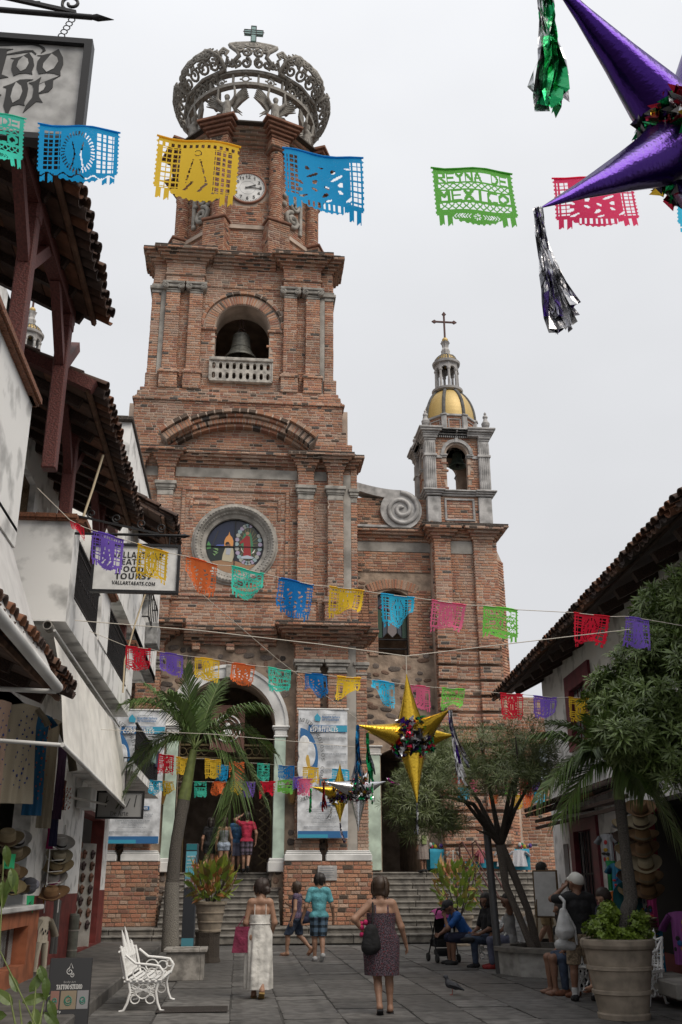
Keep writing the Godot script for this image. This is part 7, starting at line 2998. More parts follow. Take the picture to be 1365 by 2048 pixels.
func pigeon() -> void:
	var p := thing("pigeon", "dark grey pigeon standing on the paving, looking left", "bird", V(3.29, 0, -16.16), PI * .93)
	var g := Geo.new()
	var B := func(a: Vector3, b: Vector3, r0: float, r1: float) -> Array: return [a, b, r0, r1]
	sdf_mesh(g, [B.call(V(.05, .15, 0), V(-.05, .12, 0), .055, .045), B.call(V(-.05, .12, 0), V(-.17, .07, 0), .04, .012), B.call(V(.07, .17, 0), V(.09, .235, 0), .038, .024), B.call(V(.092, .255, 0), V(.1, .256, 0), .026, .022), B.call(V(.12, .252, 0), V(.145, .246, 0), .009, .004)], .008, .03)
	put("body", g, mat("feather", Color(.04, .042, .05), .7), p)
	g = Geo.new()
	for s in [-1.0, 1.0]:
		g.tube([V(.05, .15, s * .045), V(-.04, .13, s * .055), V(-.16, .08, s * .02)], [.03, .032, .006], 7, true, .5)
	put("wing", g, mat("feather_dark", Color(.025, .027, .033), .7), p)
	g = Geo.new()
	for s in [-1.0, 1.0]:
		g.tube([V(0.0, .09, s * .025), V(.01, 0.0, s * .028)], .006, 5)
		for e in [-.5, 0.0, .5]:
			g.tube([V(.01, .004, s * .028), V(.045, .004, s * .028 + e * .03)], .004, 4)
	put("foot", g, mat("pigeon_foot", Color(.3, .09, .07), .6), p)


# ---------- plants

func frond(parent: Node3D, base: Vector3, tip: Vector3, arch: float, leaf_len: float, k: int, c: Color, hang := .5, side_x := 0.0) -> void:
	# a feather frond: arching rib with narrow leaflets on both sides, each drooping at its end
	var g := Geo.new()
	var ctrl := base.lerp(tip, .45) + V(side_x, arch, 0)
	var at := func(t: float) -> Vector3: return base.lerp(ctrl, t).lerp(ctrl.lerp(tip, t), t)
	var pts := []
	for i in 13:
		pts.append(at.call(i / 12.0))
	g.col = c.lerp(Color(.2, .22, .08), .4)
	g.tube(pts, [.022, .02, .018, .016, .015, .013, .012, .011, .01, .008, .007, .005, .003], 5)
	for i in k:
		var t := .12 + .88 * float(i) / k
		var p: Vector3 = at.call(t)
		var d: Vector3 = (at.call(minf(t + .02, 1.0)) - at.call(t - .02)).normalized()
		var side := d.cross(Vector3.UP)
		if side.length() < .2:
			side = d.cross(V(.3, 0, 1))
		side = side.normalized()
		var up := side.cross(d).normalized()
		var l := leaf_len * (.35 + .65 * sin(PI * (.12 + .8 * t))) * rnd(.85, 1.1)
		for s in [-1.0, 1.0]:
			g.col = c * rnd(.7, 1.3)
			var e: Vector3 = (side * s * .75 + d * (.55 + .4 * t) + up * rnd(.05, .3)).normalized()
			var a: Vector3 = p + e * l * .45
			var b: Vector3 = p + e * l * .85 + V(0, -l * hang * rnd(.4, .9), 0)
			var w: Vector3 = d.cross(e).cross(e).normalized() * (.009 + leaf_len * .01)
			var n: Vector3 = e.cross(w).normalized()
			g.quad(p - w * .5, p + w * .5, a + w, a - w)
			g.tri(a - w, a + w, b)
	put("frond", g, "leaf", parent)


func palm(label: String, base: Vector3, path: Array, rad: Array, fronds: Array, leaf_len: float, c: Color, white := true) -> Node3D:
	var t := thing("palm_tree", label, "palm tree", base)
	var pts := []
	for p in path:
		pts.append(p - base)
	var g := Geo.new()
	var smooth := []
	var rr := []
	for i in pts.size() - 1:
		for j in 6:
			smooth.append(pts[i].lerp(pts[i + 1], j / 6.0))
			rr.append(lerpf(rad[i], rad[i + 1], j / 6.0) * (1.0 + .03 * (j % 2)))
	smooth.append(pts[-1])
	rr.append(rad[-1])
	var cut := int(smooth.size() * .72)
	g.tube(smooth.slice(0, cut + 1), rr.slice(0, cut + 1), 14)
	put("trunk", g, "palm_bark", t)
	if white:
		g = Geo.new()
		g.tube(smooth.slice(0, 8), rr.slice(0, 8).map(func(q: float) -> float: return q * 1.03), 14)
		put("limewash", g, mat("limed_bark", Color(.27, .25, .22), .95, "grain", 1.6, 2.0), t)
	g = Geo.new()
	g.tube(smooth.slice(cut), rr.slice(cut).map(func(q: float) -> float: return q * 1.02), 14)
	put("crownshaft", g, "palm_green", t)
	var top: Vector3 = pts[-1]
	for f in fronds:
		frond(t, top + V(rnd(-.05, .05), rnd(-.05, .1), rnd(-.05, .05)), f[0] - base, f[1], leaf_len * f[2], 56, c * rnd(.8, 1.25), f[3], f[4] if f.size() > 4 else 0.0)
	return t


func leaf_shape(l: float, w: float, bend: float) -> ArrayMesh:
	var g := Geo.new()
	var k := 6
	for i in k:
		var t0 := float(i) / k
		var t1 := float(i + 1) / k
		var f := func(t: float, s: float) -> Vector3: return V(s * w * sin(PI * pow(t, .8)) * .5, l * t, -bend * l * t * t + absf(s) * .1 * w)
		for s in [-1.0, 1.0]:
			if s > 0:
				g.quad(f.call(t0, 0.0), f.call(t0, s), f.call(t1, s), f.call(t1, 0.0))
			else:
				g.quad(f.call(t0, s), f.call(t0, 0.0), f.call(t1, 0.0), f.call(t1, s))
	return g.done()


func whorl(n: int, l: float, w: float) -> ArrayMesh:
	# a tuft of narrow leaves round a twig end
	var g := Geo.new()
	var r := RandomNumberGenerator.new()
	r.seed = 3
	for i in n:
		var a := TAU * i * .382
		var e := V(cos(a), r.randf_range(.1, 1.1), sin(a)).normalized()
		var p := V(0, r.randf_range(-.3, .1) * l, 0)
		var q := p + e * l * .5
		var z := p + e * l * .95 + V(0, -l * r.randf_range(.1, .4), 0)
		var s := e.cross(Vector3.UP).normalized() * w * .5
		g.col = Color.WHITE * r.randf_range(.75, 1.2)
		g.tri(p, q + s, q - s)
		g.tri(q - s, q + s, z)
	g.tube([V(0, -.9 * l, 0), V(0, .1 * l, 0)], w * .12, 3, false)
	return g.done()


func crown_of(t: Node3D, mesh: ArrayMesh, blobs: Array, count: int, c: Color, base: Vector3) -> void:
	# blobs: [centre, radii]; tufts gather in clumps with gaps between
	var buf := PackedFloat32Array()
	var fn := FastNoiseLite.new()
	fn.seed = 9
	fn.frequency = .9
	var tries := 0
	while buf.size() < count * 16 and tries < count * 8:
		tries += 1
		var b: Array = blobs[rng.randi() % blobs.size()]
		var d := V(rng.randfn(), rng.randfn(), rng.randfn()).normalized() * pow(rng.randf(), .45)
		var p: Vector3 = b[0] + d * b[1]
		if fn.get_noise_3d(p.x * 2.2, p.y * 2.2, p.z * 2.2) < -.12 and rng.randf() < .85:
			continue
		var up := (d * V(1, .6, 1) + V(0, .45, 0) + V(rnd(-.5, .5), rnd(-.4, .4), rnd(-.5, .5))).normalized()
		var x := up.cross(V(rnd(-1, 1), .1, rnd(-1, 1))).normalized()
		var s := rnd(.7, 1.25)
		push(buf, x * s, up * s, x.cross(up) * s, p - base, c * rnd(.6, 1.4))
	many("crown", mesh, "leaf", buf, t)


func limbs(t: Node3D, called: String, list: Array, m: String) -> void:
	for q in list:
		var g := Geo.new()
		g.tube(q[0], q[1], 9)
		put(called, g, m, t)


func croton(label: String, parent_at: Vector3, h: float, w: float, n: int, red: float) -> void:
	var t := thing("croton_plant", label, "plant", parent_at)
	var shapes := [leaf_shape(.24, .11, .35), leaf_shape(.28, .12, .5), leaf_shape(.2, .1, .15)]
	var tones := [Color(.2, .26, .03), Color(.1, .17, .025), Color(.33, .12, .05), Color(.24, .05, .03), Color(.4, .22, .08), Color(.08, .02, .02)]
	for k in 9:
		var a := k * 2.4
		var g := Geo.new()
		g.tube([V(cos(a) * .06, 0, sin(a) * .06), V(cos(a) * w * .25, h * .45, sin(a) * w * .25), V(cos(a) * w * .36, h * .75, sin(a) * w * .36)], [.016, .012, .008], 5)
		put("stem", g, "dark_bark", t)
	for k in n:
		var a := k * 2.39996
		var f := float(k) / n
		var y := h * (.12 + .72 * f)
		var r := w * .42 * (.35 + .65 * sin(PI * (.15 + .62 * f))) * sqrt(rnd(.3, 1.0))
		var p := V(cos(a) * r, y, sin(a) * r)
		var up := V(cos(a) * rnd(.5, 1.2), rnd(-.35, .95) + .5 * f, sin(a) * rnd(.5, 1.2)).normalized()
		var out := V(cos(a), .2, sin(a))
		var x := up.cross(out).normalized()
		if x.length() < .5:
			continue
		var m := toned("leaf", tones[rng.randi_range(2, 5)] if rng.randf() < red * (1.0 if f > .25 else .7) else tones[rng.randi() % 2])
		var o := put("leaf", shapes[rng.randi() % 3], m, t)
		o.transform = Transform3D(Basis(x, up, x.cross(up)) * Basis.from_scale(Vector3.ONE * rnd(.8, 1.3)), p)


func plants() -> void:
	mat("palm_bark", Color(.14, .125, .11), .95, "grain", 1.6, 2.0)
	# left palm
	var zL := -19.9
	var base: Vector3 = V(-1.32, 0, -21.97)
	base.z = zL
	base.y = .42
	base.x = V(-1.21, .4, -19.9).x
	palm("left palm with a slanting trunk and one long drooping frond, before the door", base, [base, V(-1.24, 1.48, -19.9), V(-1.21, 2.28, -19.9), V(-1.1, 3.11, -19.9), V(-.96, 4.06, -19.9)], [.16, .13, .11, .12, .07], [
		[V(-2.03, 5.41, -20.3), .3, 1.0, .5], [V(-2.34, 4.83, -19.3), .75, 1.0, .7], [V(-1.2, 5.65, -19.7), .1, 1.0, .15], [V(-.51, 5.54, -20.5), .2, 1.0, .3],
		[V(.42, 4.86, -19.6), .55, 1.1, .6], [V(.62, 4.07, -20.4), .9, 1.1, .8], [V(.52, 2.94, -19.7), 1.35, 1.15, .9], [V(-.6, 2.01, -19.4), 1.1, 1.0, .9, 1.3],
		[V(-2.25, 3.1, -19.6), .95, 1.0, .8], [V(-2.23, 3.76, -20.3), .8, 1.0, .7], [V(-1.49, 5.04, -19.2), .4, 1.0, .5], [V(-.8, 5.25, -20.8), .3, 1.0, .5]], .66, Color(.085, .135, .04))
	# right palm in the great pot
	var pp: Vector3 = V(4.87, 0, -12.88)
	var big := pot("great_pot", "large ringed tan pot at lower right holding a palm and a green shrub", V(pp.x, 0, -13.26), .47, .92)
	var pz := -13.26
	var b2 := V(big.position.x - .02, .84, pz)
	var fr := [[V(4.04, 3.48, -13.47), .262, 1.0, .6], [V(3.93, 2.62, -13.12), .525, 1.1, .8], [V(4.16, 2.37, -12.98), .562, 1.0, .8], [V(4.35, 3.69, -13.61), .225, 1.0, .4], [V(4.78, 3.66, -13.05), .112, 1.0, .2], [V(5.04, 3.77, -13.47), .075, 1.0, .2], [V(5.57, 3.7, -13.12), .150, 1.0, .3], [V(5.95, 3.3, -13.05), .300, 1.0, .6], [V(6.11, 2.63, -13.12), .450, 1.1, .8], [V(5.9, 1.86, -13.19), .637, 1.1, .9], [V(4.49, 2.89, -13.75), .375, 1.0, .7], [V(5.67, 2.76, -13.75), .375, 1.0, .8], [V(5.05, 2.89, -12.63), .375, 1.0, .9], [V(4.59, 3.22, -12.77), .338, 1.0, .7]]
	palm("right palm rising from the great pot, with a fresh upright light green frond", b2, [b2, V(5.11, 1.37, -13.26), V(5.1, 2.05, -13.26), V(5.09, 2.63, -13.26), V(5.1, 3.06, -13.26)], [.105, .09, .07, .075, .05], fr, .55, Color(.075, .12, .03), false)
	var shrub := thing("pot_shrub", "low bright green shrub spilling round the palm trunk in the great pot", "shrub", V(big.position.x, .9, pz))
	crown_of(shrub, whorl(9, .07, .035), [[V(-.22, .12, .15), V(.24, .2, .22)], [V(-.1, .3, .05), V(.14, .16, .14)], [V(.28, .12, .05), V(.18, .26, .2)], [V(0.0, .05, .25), V(.3, .1, .12)]], 420, Color(.17, .25, .03), Vector3.ZERO)
	# tree with leaning twin trunks in the round bed
	var tb := V(5.75, .38, -19.6)
	var tr := thing("willow_leaved_tree", "tree with leaning twin trunks and a wide feathery crown beside the pole", "tree", tb)
	var knot: Vector3 = V(-.7, 1.89, 0)
	limbs(tr, "trunk", [[[V(-.19, -.08, .1), V(-.41, .54, .05), V(-.65, 1.16, 0), knot], [.075, .065, .07, .1]], [[V(0, -.08, -.3), V(-.19, .72, -.2), V(-.46, 1.34, -.05), knot], [.085, .07, .075, .09]]], "bark")
	limbs(tr, "limb", [[[knot, V(-1.09, 2.35, 0), V(-1.61, 2.91, .3), V(-2.15, 3.29, .6)], [.065, .04, .025, .01]], [[knot, V(-1.27, 2.63, .3), V(-1.87, 2.72, .8), V(-2.46, 2.72, 1)], [.065, .04, .025, .01]], [[knot, V(-.82, 2.73, 0), V(-.87, 3.6, -.3), V(-.99, 4.19, -.3)], [.065, .04, .025, .01]], [[knot, V(-.42, 2.64, 0), V(-.26, 3.5, .2), V(.05, 4.2, .3)], [.065, .04, .025, .01]], [[knot, V(-.33, 2.54, -.2), V(.12, 3.12, -.5), V(.51, 3.51, -.6)], [.065, .04, .025, .01]], [[knot, V(-.99, 2.73, -.4), V(-1.38, 3.49, -.9), V(-1.61, 3.98, -1)], [.065, .04, .025, .01]], [[knot, V(-.62, 2.73, .5), V(-.53, 3.31, 1), V(-.6, 3.79, 1.2)], [.065, .04, .025, .01]], [[knot, V(-.95, 2.07, .2), V(-1.25, 2.16, .3)], [.06, .03, .01]]], "dark_bark")
	var bl := [[V(4.63, 4.07, -19.6), V(.95, .6, 1)], [V(3.8, 3.48, -18.9), V(.8, .55, .8)], [V(3.19, 3.01, -18.7), V(.55, .7, .6)], [V(5.56, 4.18, -19.5), V(.75, .55, .9)], [V(6.05, 3.79, -20.1), V(.5, .5, .7)], [V(4.12, 4.07, -20.5), V(.8, .6, .7)], [V(4.96, 3.49, -18.7), V(.7, .4, .5)], [V(3.77, 2.73, -19.1), V(.6, .3, .5)]]
	crown_of(tr, whorl(14, .24, .013), bl, 1500, Color(.12, .15, .055), tb)
	# large leafy tree at the right edge
	var rb := V(6.1, .15, -12.0)
	var rt := thing("narrow_leaved_tree", "large dense narrow leaved tree filling the right edge above the palm", "tree", rb)
	var fork: Vector3 = V(-.34, 2.64, -.2)
	limbs(rt, "trunk", [[[Vector3.ZERO, V(.05, 1.6, 0), fork], [.16, .13, .11]]], "bark")
	limbs(rt, "limb", [[[fork, V(-.54, 3.49, -.4), V(-.91, 3.78, -.6)], [.08, .05, .015]], [[fork, V(-.23, 4.19, -.6), V(-.41, 4.94, -.8)], [.09, .05, .015]], [[fork, V(-.28, 4.27, 0), V(-.16, 5.08, 0)], [.09, .05, .015]], [[fork, V(-.93, 2.96, .2), V(-1.36, 3.14, .2)], [.06, .04, .012]]], "dark_bark")
	bl = [[V(5.85, 5.13, -12.8), V(.4, .42, .5)], [V(5.88, 5.22, -12.2), V(.35, .4, .5)], [V(5.47, 4.47, -12.6), V(.5, .4, .6)], [V(5.03, 3.94, -12.7), V(.45, .38, .5)], [V(5.14, 3.66, -12.2), V(.55, .4, .6)], [V(4.76, 3.31, -12), V(.42, .3, .5)], [V(5.39, 3.14, -12), V(.45, .5, .5)], [V(5.78, 4.09, -12), V(.4, .7, .5)]]
	crown_of(rt, whorl(14, .2, .026), bl, 1600, Color(.115, .165, .045), rb)
	# crotons
	var p1 := pot("croton_pot", "tan ringed pot on the tree stump, holding a red and green croton", V(-.64, 0, -23.34) + V(.05, .6, 0), .36, .62)
	croton("red, yellow and green croton in the pot on the stump", p1.position + V(0, .56, 0), .95, 1.15, 190, .62)
	var p2 := pot("croton_pot", "grey pot at the foot of the right flight, behind the stroller, holding a croton", V(V(5.98, .51, -28.2).x, 0.0, -28.2), .42, .75)
	croton("green and dark red croton at the foot of the right flight", p2.position + V(0, .7, 0), 1.6, 1.5, 200, .5)
	# big-leaved plant at the lower left corner
	var fp := thing("broad_leaved_plant", "broad leaved green plant at the lower left corner beside the pavement board", "plant", V(-1.68, .15, -9.44))
	var o0 := fp.position
	var sh := leaf_shape(.26, .11, .5)
	for q in [V(-2.01, .78, -11.2), V(-2.12, .52, -11), V(-1.89, .55, -11.1), V(-2.18, .59, -10.8)]:
		var g := Geo.new()
		var tip: Vector3 = q
		g.tube([V(0, 0, 0), (tip - o0) * V(.6, .5, .6), tip - o0], [.012, .01, .006], 5)
		put("stem", g, "palm_green", fp)
	for q in [[V(-1.94, .84, -10.9), 2.6, 1.0], [V(-1.87, .74, -10.9), 2.9, 1.0], [V(-2.01, .6, -10.9), .6, 1.1], [V(-2.07, .51, -10.9), 1.3, 1.2], [V(-2.16, .49, -10.9), -.8, 1.2], [V(-1.95, .46, -10.9), 2.7, 1.1], [V(-1.85, .42, -10.9), 2.2, 1.1], [V(-2.2, .4, -10.9), -1.6, 1.2], [V(-1.98, .35, -10.9), 3.0, 1.2], [V(-1.82, .53, -10.9), 2.6, 1.0], [V(-2.13, .6, -10.9), -.4, .9], [V(-2.39, 1.63, -10.9), 2.9, 1.2], [V(-2.32, 1.75, -10.9), 2.7, 1.2], [V(-2.4, 1.97, -10.9), 2.8, 1.0], [V(-2.28, 1.71, -10.9), 3.3, 1.1]]:
		var p: Vector3 = q[0] - o0
		var up := V(sin(q[1]), cos(q[1]), rnd(.1, .5)).normalized()
		var x := up.cross(V(.3, .2, 1)).normalized()
		var lf := put("leaf", sh, toned("leaf", Color(.08, .12, .025) if rng.randf() < .6 else Color(.055, .09, .02)), fp)
		lf.transform = Transform3D(Basis(x, up, x.cross(up)) * Basis.from_scale(Vector3.ONE * q[2] * .8), p)
	var g2 := Geo.new()
	g2.tube([V(.1, .2, 0), V(-2.34, .98, -10.9) - o0, V(-2.41, 1.92, -10.9) - o0], .008, 4)
	put("stem", g2, "palm_green", fp)


# ---------- paper bunting: every sheet is cut paper, built from its cells

var masks := {}
const STROKES := {"R": [[0, 0, 0, 1], [0, 1, .8, .95], [.8, .95, .8, .55], [.8, .55, 0, .5], [.3, .5, .9, 0]], "E": [[0, 0, 0, 1], [0, 1, .8, 1], [0, .5, .7, .5], [0, 0, .8, 0]], "Y": [[0, 1, .45, .5], [.9, 1, .45, .5], [.45, .5, .45, 0]], "N": [[0, 0, 0, 1], [0, 1, .85, 0], [.85, 0, .85, 1]], "A": [[0, 0, .42, 1], [.42, 1, .85, 0], [.2, .35, .65, .35]], "D": [[0, 0, 0, 1], [0, 1, .6, .9], [.6, .9, .85, .5], [.85, .5, .6, .1], [.6, .1, 0, 0]], "M": [[0, 0, .05, 1], [.05, 1, .45, .4], [.45, .4, .85, 1], [.85, 1, .9, 0]], "X": [[0, 0, .85, 1], [0, 1, .85, 0]], "I": [[.4, 0, .4, 1]], "C": [[.85, .9, .3, 1], [.3, 1, 0, .6], [0, .6, 0, .35], [0, .35, .3, 0], [.3, 0, .85, .1]], "O": [[.4, 1, 0, .6], [0, .6, 0, .35], [0, .35, .4, 0], [.4, 0, .85, .35], [.85, .35, .85, .6], [.85, .6, .4, 1]], " ": []}


func in_text(s: String, x: float, y: float) -> bool:
	# x runs over the letters, y 0..1
	var i := int(floor(x))
	if i < 0 or i >= s.length():
		return false
	var q := Vector2((x - i) * 1.12 - .02, y)
	for e in STROKES[s[i]]:
		var c := Geometry2D.get_closest_point_to_segment(q, Vector2(e[0], e[1]), Vector2(e[2], e[3]))
		if absf(c.x - q.x) < .13 and absf(c.y - q.y) < .11:
			return true
	return false


func is_paper(design: int, u: float, v: float) -> bool:
	# u, v 0..1 from the upper left; the paper's outline first, then its cuts
	var wave := absf(sin(v * PI * 13.0)) * .02
	if u < .005 + wave or u > .995 - wave:
		return false
	if v < .05:
		return true
	var low := .82
	if (u > .05 and u < .11) or (u > .14 and u < .2) or (u > .8 and u < .86) or (u > .89 and u < .95):
		var f := fmod(u + (0.0 if u < .12 else (.03 if u < .5 else (-.03 if u < .87 else 0.0))), .06) / .06
		low = 1.0 - .045 * (1.0 - absf(f - .5) * 2.0)
	elif u > .2 and u < .8:
		low = .82 + .13 * sqrt(maxf(0.0, 1.0 - pow((u - .5) / .3, 2.0))) + .012 * sin(u * 90.0)
	if v > low:
		return false
	var x := u - .5
	var y := .46 - v
	if design == 1:
		# lettering between lattice bands
		for b in [["REYNA DE", .08, .24], ["MEXICO", .39, .57]]:
			if v > b[1] and v < b[2] and u > .07 and u < .93:
				return in_text(b[0], (u - .07) / .86 * b[0].length(), 1.0 - (v - b[1]) / (b[2] - b[1]))
		for b in [[.265, .365], [.6, .72]]:
			if v > b[0] and v < b[1] and u > .07 and u < .93:
				var t: float = (v - b[0]) / (b[1] - b[0])
				var f := fmod(u * 12.0, 1.0)
				return absf(f - t) < .13 or absf(f - 1.0 + t) < .13
		var d := Vector2(x, (v - .83) * .85)
		if d.length() < .05:
			return fmod(atan2(d.y, d.x) / TAU * 8.0 + 8.0, 1.0) > .45 or d.length() < .015
		if absf(d.y + .02 * absf(x)) < .03 and absf(x) > .07 and absf(x) < .27:
			return fmod(absf(x) * 30.0 + absf(d.y) * 30.0, 1.0) > .45
		return true
	# a figure in an oval of rays, gridded ground at both sides
	var grid_on := absf(x) > .22 and absf(x) < .43 and v > .1 and v < .78
	if design == 2:
		grid_on = absf(x) > .2 and absf(x) < .42 and v > .14 and v < .8
	if design == 3:
		grid_on = absf(x) > .32 and absf(x) < .45 and v > .08 and v < .74
	if grid_on:
		return fmod(u * 15.5, 1.0) < .28 or fmod(v * 13.0, 1.0) < .26
	match design:
		0:
			var o := Vector2(x / .2, y / .36).length()
			if o > .78 and o < 1.02:
				return fmod(atan2(y, x * 1.6) / TAU * 34.0 + 34.0, 1.0) > .4
			if absf(absf(x) - .035 - .15 * absf(y + .05)) < .008 and y < .16 and y > -.3:
				return false
			if v > .8 and absf(sin(u * 34.0) * .03 + .86 - v) < .012:
				return false
		2:
			if Vector2(x, y - .24).length() < .05 and Vector2(x, y - .24).length() > .036 and x > -.03:
				return false
			if y < .14 and y > -.25 and absf(absf(x + .04 * y) - .04 - (.14 - y) * .22) < .009 and fmod(v * 9.0, 1.0) > .2:
				return false
			if v > .68 and v < .82 and absf(fmod(u * 6.0 + v * 4.0, 1.0) - .5) < .1 and absf(x) < .3:
				return false
			if v < .12 and v > .07 and fmod(u * 14.0, 1.0) > .5:
				return false
		3:
			var s := sin(x * 30.0 + sin(v * 17.0) * 2.0) * sin(v * 26.0 + x * 9.0)
			if s > .62 and absf(x) < .32 and v > .2 and v < .78:
				return false
			if v > .8 and v < .9 and fmod(u * 16.0, 1.0) > .55 and absf(x) < .24:
				return false
	return true


func runs(design: int, nu: int, nv: int) -> Array:
	var key := design * 1000 + nu
	if not masks.has(key):
		var out := []
		for j in nv:
			var start := -1
			for i in nu + 1:
				var on := i < nu and is_paper(design, (i + .5) / nu, (j + .5) / nv)
				if on and start < 0:
					start = i
				if start >= 0 and (not on or i - start >= 6):
					out.append([j, start, i])
					start = i if on else -1
		masks[key] = out
	return masks[key]


func flag(label: String, a: Vector3, b: Vector3, h: float, c: Color, design: int, nu: int, lift: float, curl: float, group: String) -> void:
	# a, b: upper corners on the string; lift: how far the wind has swung the sheet towards level
	var nv := int(nu * .85)
	var u := b - a
	var side := u.normalized()
	var fwd := side.cross(Vector3.UP).normalized() * -1.0
	var ph := rnd(0, 6.0)
	var g := Geo.new()
	g.col = c
	var mid := (a + b) / 2
	var at := func(i: float, j: float) -> Vector3:
		var s := i / nu
		var v := j / nv
		var ang := lift * (.55 + .45 * v) + curl * sin(s * 4.0 + ph) * v
		return a - mid + u * s + (Vector3.DOWN * cos(ang) + fwd * sin(ang)) * (v * h) + fwd * .04 * h * sin(s * 7.0 + ph + v * 2.0) + side * (.06 * h * v * sin(ph * 2.0))
	for r in runs(design, nu, nv):
		var p0: Vector3 = at.call(r[1], r[0])
		var p1: Vector3 = at.call(r[2], r[0])
		var q0: Vector3 = at.call(r[1], r[0] + 1)
		var q1: Vector3 = at.call(r[2], r[0] + 1)
		var n := (q0 - p0).cross(p1 - p0).normalized()
		g.quadn(q0, q1, p1, p0, n, n, n, n)
	var hem := []
	for k in 7:
		hem.append(at.call(nu * k / 6.0, 0))
	g.tube(hem, .008 * h / .4, 4, false)
	var o := put("paper_flag", g, "paper", self, mid)
	tag(o, label, "paper flag", group)


func string_of(called: String, label: String, pts: Array, r: float) -> void:
	var g := Geo.new()
	g.tube(pts, r, 5)
	tag(put(called, g, "rope", self), label, "string")


const HUES := {"teal": Color(.09, .77, .58), "blue": Color(.01, .41, .85), "cyan": Color(.05, .61, .92), "yellow": Color(.92, .61, .05), "green": Color(.15, .51, .08), "pink": Color(.92, .05, .17), "purple": Color(.24, .14, .65), "orange": Color(.92, .21, .06), "red": Color(.77, .02, .05), "rose": Color(.92, .19, .34), "lime": Color(.25, .73, .12), "navy": Color(.01, .21, .58)}


